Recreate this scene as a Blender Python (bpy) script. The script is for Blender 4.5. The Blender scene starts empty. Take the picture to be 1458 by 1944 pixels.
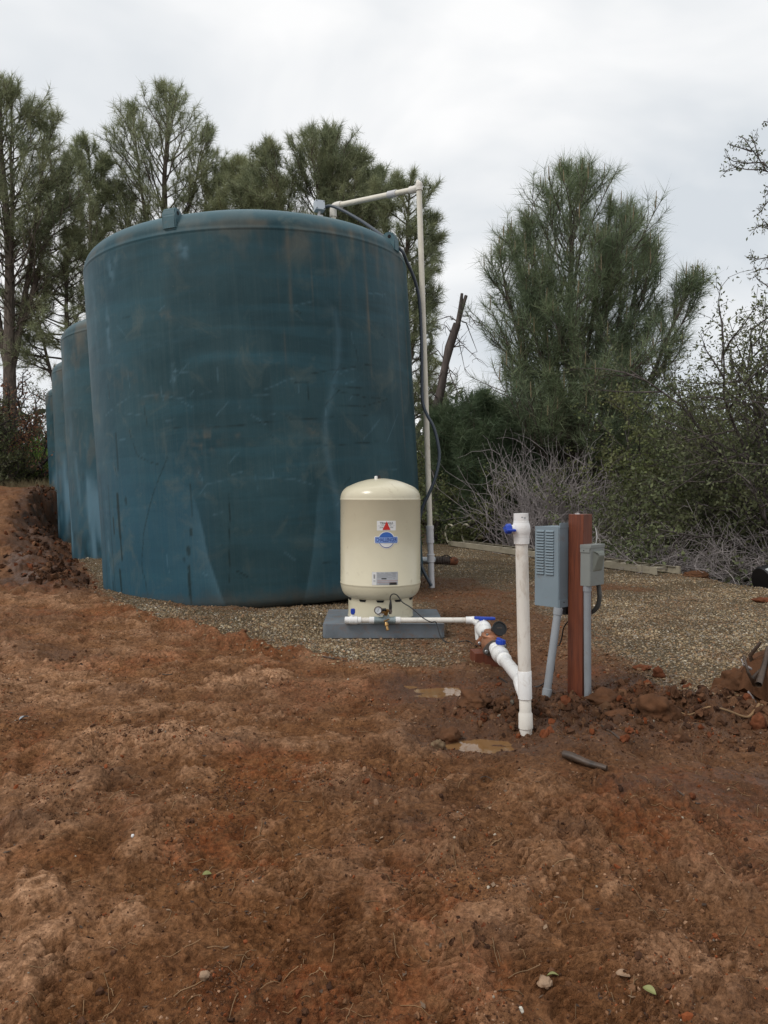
import bpy, bmesh, math, random
import numpy as np
from mathutils import Vector, Matrix, Euler

PI = math.pi
rnd = random.Random(7)
C = bpy.context.scene.collection

# ------------------------------------------------------------------ camera
CAM = (0.0, 0.0, 1.10)
PITCH = math.radians(1.63)
FPX = 1480.0
cd = bpy.data.cameras.new('camera')
cd.sensor_fit = 'VERTICAL'
cd.sensor_height = 24.0
cd.lens = 24.0 * FPX / 1944.0
cd.clip_start = 0.05
cd.clip_end = 2000.0
cam = bpy.data.objects.new('camera', cd)
cam.location = CAM
cam.rotation_euler = (PI / 2 - PITCH, 0, 0)
C.objects.link(cam)
bpy.context.scene.camera = cam

# ------------------------------------------------------------------ sky and sun
SUN_EL = math.radians(50)
SUN_DIR = Vector((-0.62, -0.45, 0.0)).normalized() * math.cos(SUN_EL) + Vector((0, 0, math.sin(SUN_EL)))
world = bpy.data.worlds.new('World')
bpy.context.scene.world = world
world.use_nodes = True
wt = world.node_tree
wt.nodes.clear()
w_out = wt.nodes.new('ShaderNodeOutputWorld')
w_bg = wt.nodes.new('ShaderNodeBackground')
w_bg.inputs['Strength'].default_value = 0.1
w_sky = wt.nodes.new('ShaderNodeTexSky')
w_sky.sky_type = 'NISHITA'
w_sky.sun_disc = False
w_sky.sun_elevation = SUN_EL
w_sky.sun_rotation = math.atan2(SUN_DIR.x, SUN_DIR.y)
w_tc = wt.nodes.new('ShaderNodeTexCoord')
w_map = wt.nodes.new('ShaderNodeMapping')
w_map.inputs['Scale'].default_value = (1.0, 1.0, 2.2)
w_map.inputs['Location'].default_value = (0.35, 0.1, 0.2)
w_n = wt.nodes.new('ShaderNodeTexNoise')
w_n.inputs['Scale'].default_value = 2.1
w_n.inputs['Detail'].default_value = 5.0
w_n.inputs['Roughness'].default_value = 0.48
w_n.inputs['Distortion'].default_value = 0.35
w_r = wt.nodes.new('ShaderNodeValToRGB')
w_r.color_ramp.elements[0].position = 0.38
w_r.color_ramp.elements[0].color = (7.0, 7.45, 7.9, 1)
w_r.color_ramp.elements[1].position = 0.60
w_r.color_ramp.elements[1].color = (10.2, 10.2, 10.2, 1)
w_m = wt.nodes.new('ShaderNodeMix')
w_m.data_type = 'RGBA'
w_m.inputs[0].default_value = 0.965
L = wt.links.new
L(w_tc.outputs['Generated'], w_map.inputs['Vector'])
L(w_map.outputs[0], w_n.inputs['Vector'])
L(w_n.outputs['Fac'], w_r.inputs[0])
L(w_sky.outputs[0], w_m.inputs[6])
L(w_r.outputs[0], w_m.inputs[7])
L(w_m.outputs[2], w_bg.inputs['Color'])
L(w_bg.outputs[0], w_out.inputs['Surface'])

sd = bpy.data.lights.new('sun', 'SUN')
sd.energy = 1.5
sd.angle = math.radians(18)
sd.color = (1.0, 0.965, 0.92)
sun = bpy.data.objects.new('sun', sd)
sun.rotation_euler = (-SUN_DIR).to_track_quat('-Z', 'Y').to_euler()
sun.location = (0, 0, 30)
C.objects.link(sun)

vs = bpy.context.scene.view_settings
bpy.context.scene.display_settings.display_device = 'sRGB'
vs.view_transform = 'Standard'
vs.look = 'None'
vs.exposure = 0.0
vs.gamma = 1.0
vs.use_curve_mapping = False
cy = bpy.context.scene.cycles
cy.max_bounces = 6
cy.diffuse_bounces = 3
cy.glossy_bounces = 3
cy.transparent_max_bounces = 6
cy.use_denoising = True


def P(px, py, Y):
    """photo pixel + real distance Y ahead -> point in the world"""
    u = (px - 729.0) / FPX
    v = (972.0 - py) / FPX
    dy = math.cos(PITCH) + v * math.sin(PITCH)
    dz = -math.sin(PITCH) + v * math.cos(PITCH)
    k = Y / dy
    return Vector((u * k, Y, CAM[2] + dz * k))


# ------------------------------------------------------------------ tagging
def tag(o, label=None, cat=None, group=None, kind=None):
    if label: o['label'] = label
    if cat: o['category'] = cat
    if group: o['group'] = group
    if kind: o['kind'] = kind
    return o


def thing(name, label, cat, loc=(0, 0, 0), group=None, rot=(0, 0, 0)):
    o = bpy.data.objects.new(name, None)
    C.objects.link(o)
    o.location = loc
    o.rotation_euler = rot
    o.empty_display_size = 0.1
    return tag(o, label, cat, group)


def link(name, me, mat=None, parent=None, loc=None, rot=None):
    if mat is not None and len(me.materials) == 0:
        me.materials.append(mat)
    o = bpy.data.objects.new(name, me)
    C.objects.link(o)
    if parent is not None: o.parent = parent
    if loc is not None: o.location = loc
    if rot is not None: o.rotation_euler = rot
    return o


# ------------------------------------------------------------------ mesh helpers
def np_mesh(name, V, F, smooth=False, attrs=None):
    V = np.ascontiguousarray(V, dtype=np.float32)
    F = np.ascontiguousarray(F, dtype=np.int32)
    me = bpy.data.meshes.new(name)
    n, k = F.shape
    me.vertices.add(len(V))
    me.vertices.foreach_set('co', V.ravel())
    me.loops.add(n * k)
    me.loops.foreach_set('vertex_index', F.ravel())
    me.polygons.add(n)
    me.polygons.foreach_set('loop_start', np.arange(0, n * k, k, dtype=np.int32))
    me.polygons.foreach_set('loop_total', np.full(n, k, dtype=np.int32))
    if smooth:
        me.polygons.foreach_set('use_smooth', np.ones(n, dtype=bool))
    me.update(calc_edges=True)
    for nm, arr in (attrs or {}).items():
        arr = np.ascontiguousarray(arr, dtype=np.float32)
        if arr.ndim == 1:
            a = me.attributes.new(nm, 'FLOAT', 'POINT')
            a.data.foreach_set('value', arr)
        elif arr.shape[1] == 4:
            a = me.attributes.new(nm, 'FLOAT_COLOR', 'POINT')
            a.data.foreach_set('color', arr.ravel())
        else:
            a = me.attributes.new(nm, 'FLOAT_VECTOR', 'POINT')
            a.data.foreach_set('vector', arr.ravel())
    return me


class MB:
    """collects shapes into one mesh"""
    def __init__(self):
        self.bm = bmesh.new()

    def box(self, size, loc=(0, 0, 0), rot=None, bevel=0.0, mat=None):
        M = Matrix.Translation(loc)
        if rot is not None:
            M = M @ (rot if isinstance(rot, Matrix) else Euler(rot).to_matrix().to_4x4())
        r = bmesh.ops.create_cube(self.bm, size=1.0)
        vs_ = r['verts']
        for v in vs_:
            v.co = Vector((v.co.x * size[0], v.co.y * size[1], v.co.z * size[2]))
        if bevel > 0:
            es = list({e for v in vs_ for e in v.link_edges})
            rb = bmesh.ops.bevel(self.bm, geom=es, offset=bevel, segments=2, affect='EDGES', profile=0.6)
            vs_ = list({v for f in rb['faces'] for v in f.verts} | {v for v in vs_ if v.is_valid})
        for v in vs_:
            v.co = M @ v.co
        return self

    def tube(self, pts, r, seg=16, cap=True, smooth_path=0):
        pts = [Vector(p) for p in pts]
        if smooth_path:
            pts = catmull(pts, smooth_path)
        n = len(pts)
        rs = r if isinstance(r, (list, tuple)) else [r] * n
        if len(rs) != n:
            rs = list(np.interp(np.linspace(0, 1, n), np.linspace(0, 1, len(rs)), rs))
        t0 = (pts[1] - pts[0]).normalized()
        ref = Vector((0, 0, 1)) if abs(t0.z) < 0.9 else Vector((1, 0, 0))
        nrm = t0.cross(ref).normalized()
        rings = []
        for i in range(n):
            if i == 0: t = t0
            elif i == n - 1: t = (pts[-1] - pts[-2]).normalized()
            else: t = ((pts[i + 1] - pts[i]).normalized() + (pts[i] - pts[i - 1]).normalized()).normalized()
            nrm = (nrm - t * nrm.dot(t)).normalized()
            b = t.cross(nrm)
            rings.append([self.bm.verts.new(pts[i] + (nrm * math.cos(a) + b * math.sin(a)) * rs[i])
                          for a in [2 * PI * k / seg for k in range(seg)]])
        for i in range(n - 1):
            for k in range(seg):
                f = self.bm.faces.new((rings[i][k], rings[i][(k + 1) % seg], rings[i + 1][(k + 1) % seg], rings[i + 1][k]))
                f.smooth = True
        if cap:
            self.bm.faces.new(list(reversed(rings[0])))
            self.bm.faces.new(rings[-1])
        return self

    def turned(self, prof, p0, axis=(0, 0, 1), seg=32, cap=True):
        """prof: list of (distance along axis, radius)"""
        p0 = Vector(p0); ax = Vector(axis).normalized()
        ref = Vector((0, 0, 1)) if abs(ax.z) < 0.9 else Vector((1, 0, 0))
        a1 = ax.cross(ref).normalized(); a2 = ax.cross(a1)
        rings = []
        for (d, r) in prof:
            rings.append([self.bm.verts.new(p0 + ax * d + (a1 * math.cos(t) + a2 * math.sin(t)) * max(r, 1e-5))
                          for t in [2 * PI * k / seg for k in range(seg)]])
        for i in range(len(rings) - 1):
            for k in range(seg):
                f = self.bm.faces.new((rings[i][k], rings[i + 1][k], rings[i + 1][(k + 1) % seg], rings[i][(k + 1) % seg]))
                f.smooth = True
        if cap:
            self.bm.faces.new(rings[0]); self.bm.faces.new(list(reversed(rings[-1])))
        return self

    def poly(self, pts):
        self.bm.faces.new([self.bm.verts.new(Vector(p)) for p in pts])
        return self

    def prism(self, pts2, h0, h1, M=None):
        M = M or Matrix.Identity(4)
        a = [self.bm.verts.new(M @ Vector((p[0], p[1], h0))) for p in pts2]
        b = [self.bm.verts.new(M @ Vector((p[0], p[1], h1))) for p in pts2]
        n = len(pts2)
        self.bm.faces.new(list(reversed(a))); self.bm.faces.new(b)
        for i in range(n):
            self.bm.faces.new((a[i], a[(i + 1) % n], b[(i + 1) % n], b[i]))
        return self

    def build(self, name, mat, parent=None, loc=None, rot=None, sharp=35):
        bmesh.ops.recalc_face_normals(self.bm, faces=self.bm.faces)
        lim = math.radians(sharp)
        for e in self.bm.edges:
            if len(e.link_faces) == 2:
                e.smooth = e.calc_face_angle(0.0) < lim
        me = bpy.data.meshes.new(name)
        self.bm.to_mesh(me); self.bm.free()
        return link(name, me, mat, parent, loc, rot)


def catmull(pts, sub):
    out = []
    n = len(pts)
    for i in range(n - 1):
        p0 = pts[max(i - 1, 0)]; p1 = pts[i]; p2 = pts[i + 1]; p3 = pts[min(i + 2, n - 1)]
        for k in range(sub):
            t = k / sub
            out.append(0.5 * ((2 * p1) + (p2 - p0) * t + (2 * p0 - 5 * p1 + 4 * p2 - p3) * t * t + (3 * p1 - p0 - 3 * p2 + p3) * t ** 3))
    out.append(pts[-1])
    return out


# ------------------------------------------------------------------ numpy noise
_rs = np.random.RandomState(11)
_perm = np.concatenate([_rs.permutation(256)] * 2)
_gx = np.cos(np.linspace(0, 2 * PI, 256, endpoint=False)); _gy = np.sin(np.linspace(0, 2 * PI, 256, endpoint=False))


def pn(x, y):
    xi = np.floor(x).astype(np.int64); yi = np.floor(y).astype(np.int64)
    xf = x - xi; yf = y - yi
    u = xf * xf * xf * (xf * (xf * 6 - 15) + 10); v = yf * yf * yf * (yf * (yf * 6 - 15) + 10)
    def g(ix, iy, dx, dy):
        h = _perm[(_perm[ix & 255] + iy) & 255]
        return _gx[h] * dx + _gy[h] * dy
    a = g(xi, yi, xf, yf); b = g(xi + 1, yi, xf - 1, yf)
    c = g(xi, yi + 1, xf, yf - 1); d = g(xi + 1, yi + 1, xf - 1, yf - 1)
    return (a + u * (b - a)) * (1 - v) + (c + u * (d - c)) * v * 1.0


def fbm(x, y, f, octs=4, gain=0.5, ox=0.0):
    s = 0; a = 1.0
    for i in range(octs):
        s = s + a * pn(x * f + ox + 17.3 * i, y * f - ox + 9.1 * i)
        f *= 2.03; a *= gain
    return s


def sst(a, b, x):
    t = np.clip((x - a) / (b - a), 0, 1)
    return t * t * (3 - 2 * t)


def gauss(x, y, cx, cy, sx, sy=None, ang=0.0):
    sy = sy or sx
    dx = x - cx; dy = y - cy
    c, s = math.cos(ang), math.sin(ang)
    a = (dx * c + dy * s) / sx; b = (-dx * s + dy * c) / sy
    return np.exp(-(a * a + b * b))


# ------------------------------------------------------------------ materials
def mat_new(name):
    m = bpy.data.materials.new(name)
    m.use_nodes = True
    nt = m.node_tree
    b = nt.nodes['Principled BSDF']
    return m, nt, b


def N(nt, typ, **kw):
    n = nt.nodes.new(typ)
    for k, v in kw.items():
        if k in n.inputs: n.inputs[k].default_value = v
        else: setattr(n, k, v)
    return n


def mixc(nt, fac, a, b, mode='MIX'):
    m = nt.nodes.new('ShaderNodeMix'); m.data_type = 'RGBA'; m.blend_type = mode
    for idx, v in ((0, fac), (6, a), (7, b)):
        if hasattr(v, 'links') or isinstance(v, bpy.types.NodeSocket): nt.links.new(v, m.inputs[idx])
        elif isinstance(v, (int, float)): m.inputs[idx].default_value = v
        else: m.inputs[idx].default_value = (v[0], v[1], v[2], 1)
    return m.outputs[2]


def ramp(nt, src, p0, p1, c0=(0, 0, 0), c1=(1, 1, 1)):
    r = nt.nodes.new('ShaderNodeValToRGB')
    r.color_ramp.elements[0].position = p0; r.color_ramp.elements[0].color = (*c0, 1)
    r.color_ramp.elements[1].position = p1; r.color_ramp.elements[1].color = (*c1, 1)
    nt.links.new(src, r.inputs[0])
    return r.outputs[0]


def noise(nt, scale, detail=4, rough=0.55, vec=None, dist=0.0):
    n = nt.nodes.new('ShaderNodeTexNoise')
    n.inputs['Scale'].default_value = scale; n.inputs['Detail'].default_value = detail
    n.inputs['Roughness'].default_value = rough; n.inputs['Distortion'].default_value = dist
    if vec is not None: nt.links.new(vec, n.inputs['Vector'])
    return n.outputs['Fac']


def math_(nt, op, a, b=None):
    m = nt.nodes.new('ShaderNodeMath'); m.operation = op
    for i, v in enumerate((a, b)):
        if v is None: continue
        if isinstance(v, (int, float)): m.inputs[i].default_value = v
        else: nt.links.new(v, m.inputs[i])
    return m.outputs[0]


def bump(nt, b, height, strength=0.3, dist=0.01):
    n = nt.nodes.new('ShaderNodeBump')
    n.inputs['Strength'].default_value = strength; n.inputs['Distance'].default_value = dist
    nt.links.new(height, n.inputs['Height']); nt.links.new(n.outputs[0], b.inputs['Normal'])
    return n


def objvec(nt, scale=(1, 1, 1)):
    tc = nt.nodes.new('ShaderNodeTexCoord'); mp = nt.nodes.new('ShaderNodeMapping')
    mp.inputs['Scale'].default_value = scale
    nt.links.new(tc.outputs['Object'], mp.inputs['Vector'])
    return mp.outputs[0]


def simple(name, col, rough=0.5, metal=0.0, var=0.15, nscale=12.0, col2=None, dirt=0.0, bmp=0.0, bscale=60, spec=0.5,
           dirtcol=(0.12, 0.055, 0.03), stretch=(1, 1, 1)):
    m, nt, b = mat_new(name)
    v = objvec(nt, stretch)
    c2 = col2 or tuple(max(0, c * (1 - var * 1.6)) for c in col)
    out = mixc(nt, ramp(nt, noise(nt, nscale, 5, 0.6, v), 0.35, 0.7), col, c2)
    if dirt > 0:
        dm = ramp(nt, noise(nt, nscale * 2.3, 6, 0.7, v, 0.4), 0.62 - dirt * 0.35, 0.80 - dirt * 0.2)
        out = mixc(nt, math_(nt, 'MULTIPLY', dm, 0.75), out, dirtcol)
    nt.links.new(out, b.inputs['Base Color'])
    b.inputs['Roughness'].default_value = rough
    b.inputs['Metallic'].default_value = metal
    b.inputs['Specular IOR Level'].default_value = spec
    if bmp > 0:
        bump(nt, b, noise(nt, bscale, 4, 0.6, v), bmp, 0.004)
    return m


M = {}
M['pvc'] = simple('white_pvc', (0.76, 0.72, 0.65), 0.38, var=0.07, nscale=9, dirt=0.28, dirtcol=(0.36, 0.27, 0.19), stretch=(1, 1, 0.35))
M['pvc_clean'] = simple('clean_white_pvc', (0.80, 0.79, 0.77), 0.3, var=0.04, nscale=9, dirt=0.16, dirtcol=(0.4, 0.33, 0.26))
M['pvc_old'] = simple('aged_cream_pvc', (0.76, 0.71, 0.60), 0.4, var=0.1, nscale=5, dirt=0.1, dirtcol=(0.4, 0.33, 0.2))
M['pvc_grey'] = simple('pale_pvc_fitting', (0.58, 0.57, 0.58), 0.4, var=0.05, dirt=0.12, dirtcol=(0.35, 0.26, 0.2))
M['cream'] = simple('cream_enamel', (0.64, 0.585, 0.43), 0.22, var=0.05, nscale=3, bmp=0.03, bscale=180, dirt=0.03, dirtcol=(0.3, 0.22, 0.15))
M['blue'] = simple('blue_plastic', (0.012, 0.055, 0.42), 0.38, var=0.12, nscale=30)
M['greybox'] = simple('grey_painted_steel', (0.20, 0.255, 0.29), 0.45, var=0.07, nscale=6, dirt=0.07, dirtcol=(0.17, 0.13, 0.1))
M['greybox2'] = simple('warm_grey_painted_steel', (0.22, 0.235, 0.22), 0.45, var=0.07, nscale=8, dirt=0.07, dirtcol=(0.17, 0.13, 0.1))
M['conduit'] = simple('grey_conduit_plastic', (0.27, 0.29, 0.31), 0.5, var=0.08, nscale=12, dirt=0.22, dirtcol=(0.2, 0.16, 0.12))
M['pad'] = simple('grey_composite_pad', (0.17, 0.195, 0.22), 0.6, var=0.16, nscale=7, dirt=0.3, dirtcol=(0.2, 0.11, 0.065), bmp=0.15, bscale=90)
M['black'] = simple('black_rubber', (0.008, 0.008, 0.009), 0.45, var=0.2, nscale=20)
M['cable'] = simple('slate_grey_liquidtight', (0.045, 0.06, 0.08), 0.42, var=0.15, nscale=8)
M['brass'] = simple('brass', (0.50, 0.30, 0.12), 0.32, 0.9, var=0.25, nscale=40, dirt=0.2)
M['bronze'] = simple('bronze_meter', (0.36, 0.16, 0.085), 0.5, 0.35, var=0.2, nscale=14, dirt=0.1, bmp=0.3, bscale=140)
M['galv'] = simple('galvanised_steel', (0.42, 0.44, 0.45), 0.38, 0.85, var=0.22, nscale=25, dirt=0.1)
M['galvfit'] = simple('zinc_tee', (0.30, 0.36, 0.37), 0.5, 0.3, var=0.2, nscale=30, dirt=0.05)
M['rust'] = simple('rusty_iron', (0.22, 0.075, 0.03), 0.85, var=0.5, nscale=25, bmp=0.6, bscale=80)
M['darkmetal'] = simple('weathered_flange', (0.13, 0.10, 0.085), 0.55, 0.4, var=0.3, nscale=30)
M['glass'] = simple('gauge_face', (0.62, 0.64, 0.66), 0.2, var=0.03)
M['ladder'] = simple('tan_fibreglass', (0.38, 0.335, 0.25), 0.55, var=0.12, nscale=4, dirt=0.2, dirtcol=(0.17, 0.13, 0.09))
M['stain_white'] = simple('white_paper', (0.75, 0.75, 0.74), 0.7, var=0.05)
M['ink_black'] = simple('black_ink', (0.02, 0.02, 0.02), 0.6, var=0.1)
M['ink_red'] = simple('red_ink', (0.55, 0.02, 0.012), 0.45, var=0.08)
M['ink_grey'] = simple('grey_print', (0.30, 0.32, 0.34), 0.6, var=0.1)
M['ink_pink'] = simple('faded_red_print', (0.5, 0.30, 0.28), 0.6, var=0.1)
M['silver'] = simple('silver_label_foil', (0.48, 0.50, 0.53), 0.35, 0.15, var=0.06)
M['ink_navy'] = simple('navy_ink', (0.012, 0.035, 0.22), 0.5, var=0.05)
M['ink_sky'] = simple('light_blue_ink', (0.22, 0.36, 0.72), 0.5, var=0.1)
M['ink_blue'] = simple('blue_ink', (0.035, 0.14, 0.50), 0.4, var=0.12)
M['hole'] = simple('dark_opening', (0.006, 0.006, 0.006), 0.9)
M['twig'] = simple('grey_dead_twig', (0.42, 0.37, 0.36), 0.9, var=0.3, nscale=3)
M['twig2'] = simple('pale_dead_twig', (0.45, 0.40, 0.385), 0.9, var=0.35, nscale=2)
M['deadwood'] = simple('purple_brown_dead_wood', (0.105, 0.080, 0.070), 0.9, var=0.5, nscale=9, bmp=0.8, bscale=18, stretch=(1, 1, 0.2))
M['straw'] = simple('dry_straw', (0.32, 0.19, 0.09), 0.8, var=0.4, nscale=3)
M['candle'] = simple('pale_pine_candle', (0.27, 0.21, 0.12), 0.8, var=0.3)
M['log'] = simple('wet_dark_wood', (0.075, 0.045, 0.028), 0.5, var=0.4, nscale=20, bmp=0.6, bscale=50)
M['rock'] = simple('tan_rock', (0.21, 0.145, 0.085), 0.8, var=0.45, nscale=22, dirt=0.5, bmp=0.7, bscale=40, spec=0.12)
M['clod'] = simple('red_clay_clod', (0.125, 0.056, 0.027), 0.85, var=0.55, nscale=14, col2=(0.07, 0.034, 0.018), bmp=1.6, bscale=26, spec=0.12)
M['clay'] = simple('orange_clay_lump', (0.17, 0.058, 0.026), 0.85, var=0.4, nscale=18, bmp=0.9, bscale=40, spec=0.12)
M['leafdry'] = simple('dry_leaf', (0.36, 0.23, 0.14), 0.7, var=0.4, nscale=20)
M['leafgreen'] = simple('olive_fallen_leaf', (0.24, 0.24, 0.08), 0.6, var=0.3, nscale=20)


def wood_mat():
    m, nt, b = mat_new('redwood_stained_timber')
    v = objvec(nt, (14, 14, 0.9))
    g = noise(nt, 5.0, 6, 0.6, v, 0.6)
    c = mixc(nt, ramp(nt, g, 0.3, 0.72), (0.085, 0.021, 0.009), (0.195, 0.050, 0.018))
    k = ramp(nt, noise(nt, 2.2, 3, 0.5, objvec(nt, (1, 1, 0.5))), 0.45, 0.75)
    c = mixc(nt, math_(nt, 'MULTIPLY', k, 0.45), c, (0.07, 0.016, 0.009))
    nt.links.new(c, b.inputs['Base Color'])
    b.inputs['Roughness'].default_value = 0.55
    bump(nt, b, g, 0.35, 0.003)
    return m


M['redwood'] = wood_mat()


def bark_mat(name, c1, c2):
    m, nt, b = mat_new(name)
    v = objvec(nt, (6, 6, 1.6))
    n = noise(nt, 3.0, 6, 0.65, v, 0.5)
    nt.links.new(mixc(nt, ramp(nt, n, 0.35, 0.68), c1, c2), b.inputs['Base Color'])
    b.inputs['Roughness'].default_value = 0.95
    bump(nt, b, n, 1.0, 0.03)
    return m


M['bark'] = bark_mat('pine_bark', (0.055, 0.042, 0.033), (0.17, 0.135, 0.11))
M['bark_dark'] = bark_mat('dark_bark', (0.018, 0.014, 0.012), (0.06, 0.045, 0.04))
M['bark_grey'] = bark_mat('grey_shrub_bark', (0.05, 0.04, 0.035), (0.15, 0.125, 0.115))


def leaf_mat(name, c1, c2, c3=None, rough=0.6, trans=0.35):
    """c1..c2 by the leaf's own attribute 'v', c3 a wider drift of colour through the plant"""
    m, nt, b = mat_new(name)
    at = nt.nodes.new('ShaderNodeAttribute'); at.attribute_name = 'v'
    c = mixc(nt, at.outputs['Fac'], c1, c2)
    if c3:
        c = mixc(nt, math_(nt, 'MULTIPLY', ramp(nt, noise(nt, 1.1, 3, 0.5, objvec(nt)), 0.42, 0.7), 0.7), c, c3)
    nt.links.new(c, b.inputs['Base Color'])
    b.inputs['Roughness'].default_value = rough
    b.inputs['Specular IOR Level'].default_value = 0.35
    if trans > 0:
        tr = nt.nodes.new('ShaderNodeBsdfTranslucent'); nt.links.new(c, tr.inputs['Color'])
        mx = nt.nodes.new('ShaderNodeMixShader'); mx.inputs[0].default_value = trans
        out = nt.nodes['Material Output']
        nt.links.new(b.outputs[0], mx.inputs[1]); nt.links.new(tr.outputs[0], mx.inputs[2])
        nt.links.new(mx.outputs[0], out.inputs['Surface'])
    return m


M['needle'] = leaf_mat('grey_pine_needles', (0.095, 0.135, 0.072), (0.32, 0.37, 0.20), (0.15, 0.205, 0.13))
M['needle_far'] = leaf_mat('far_pine_needles', (0.12, 0.15, 0.085), (0.42, 0.45, 0.26), (0.32, 0.325, 0.17))
M['needle_dark'] = leaf_mat('dark_pine_needles', (0.045, 0.075, 0.040), (0.18, 0.235, 0.125), (0.08, 0.12, 0.065))
M['oak'] = leaf_mat('live_oak_leaves', (0.065, 0.082, 0.038), (0.25, 0.28, 0.135), (0.14, 0.135, 0.068))
M['shrub'] = leaf_mat('olive_shrub_leaves', (0.062, 0.085, 0.030), (0.24, 0.27, 0.105), (0.16, 0.15, 0.065))
M['deadleaf'] = leaf_mat('rust_brown_dead_leaves', (0.10, 0.05, 0.03), (0.36, 0.16, 0.085), (0.14, 0.09, 0.05))
M['fresh'] = leaf_mat('fresh_green_leaves', (0.14, 0.28, 0.04), (0.34, 0.52, 0.10), None)
M['woods'] = leaf_mat('far_wood_foliage', (0.05, 0.065, 0.04), (0.15, 0.165, 0.095), (0.10, 0.10, 0.06))
M['grass'] = leaf_mat('dry_grass', (0.16, 0.12, 0.06), (0.3, 0.24, 0.13), None)


# ------------------------------------------------------------------ terrain
GX = [-6, -4, -2.9, -2.3, -1.64, -1.2, -0.74, -0.3, 0.1, 0.6, 1.0, 1.4, 1.62, 2.2, 3.2, 6]
GY = [11, 9.0, 7.75, 6.95, 6.2, 5.75, 5.35, 5.15, 4.85, 4.75, 5.3, 4.75, 4.15, 4.2, 4.5, 5.0]
PUD = [(0.335, 4.28, 0.155, 0.10), (0.12, 4.42, 0.05, 0.03), (0.43, 3.39, 0.155, 0.085)]
PZ = -0.028
TREADS = []
_tr = random.Random(5)
for _i in range(52):
    ty = _tr.uniform(1.45, 3.3); tx = _tr.uniform(-0.48, 0.5) * ty * 0.95
    TREADS.append((tx, ty, _tr.uniform(0.05, 0.085), _tr.uniform(0.10, 0.24), _tr.choice([0.25, 0.4, -0.35, 0.15, 0.05]) + _tr.uniform(-0.12, 0.12), _tr.uniform(0.022, 0.030)))


CLUMPS = [(-1.95, 5.0, .17), (-1.38, 4.15, .11), (-0.95, 4.65, .10), (-0.05, 2.85, .11), (0.10, 2.62, .07), (-0.62, 3.35, .10), (-1.05, 3.0, .12), (0.62, 2.55, .06), (1.15, 2.35, .09), (-0.25, 1.78, .12), (0.28, 2.02, .07), (-1.25, 2.6, .10), (0.95, 2.9, .08)]


def ditch_x(y):
    return -3.52 - 0.45 * (y - 9.0) + 0.32 * sst(15.0, 19.0, y) + 2.2 * np.maximum(y - 22.5, 0)


def regions(x, y):
    j = 0.16 * pn(x * 2.1, y * 2.1) + 0.10 * pn(x * 6.3 + 5, y * 6.3) + 0.05 * pn(x * 17, y * 17 + 3)
    front = y - np.interp(x, GX, GY) + j * 1.2
    G = sst(-0.10, 0.14, front)
    dl = x - ditch_x(y) + j
    G = G * sst(0.0, 0.35, dl)
    # right / far limit: line through the ladder and on to the right edge
    lx = np.interp(y, [0, 8.0, 9.2, 10.2, 15.4, 18, 40], [5.2, 4.55, 4.15, 4.0, 1.75, -1.0, -8])
    R = sst(-0.10, 0.30, x - lx + j * 0.8)          # beyond the gravel
    G = G * (1 - R)
    # muddy corridor along the pipes and behind the pad
    cx = np.interp(y, [3.5, 5, 6.5, 8, 10, 13], [1.0, 0.95, 0.95, 0.85, 0.9, 1.6])
    cor = np.exp(-((x - cx) / 0.62) ** 2) * sst(10.8, 7.8, y)
    cor2 = gauss(x, y, 2.0, 8.6, 1.1, 0.5) * 0.7
    ring = np.exp(-((np.hypot(x + 1.33, y - 8.95) - 1.85) / 0.22) ** 2)
    mud = np.clip(1.35 * np.maximum(cor, cor2) + 0.8 * j + 0.45 * sst(0.05, 0.4, fbm(x, y, 1.0, 3, ox=400)) + 0.35 * ring, 0, 1)
    G = G * (1 - 0.62 * mud)
    return G, R, dl, front, mud


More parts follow.
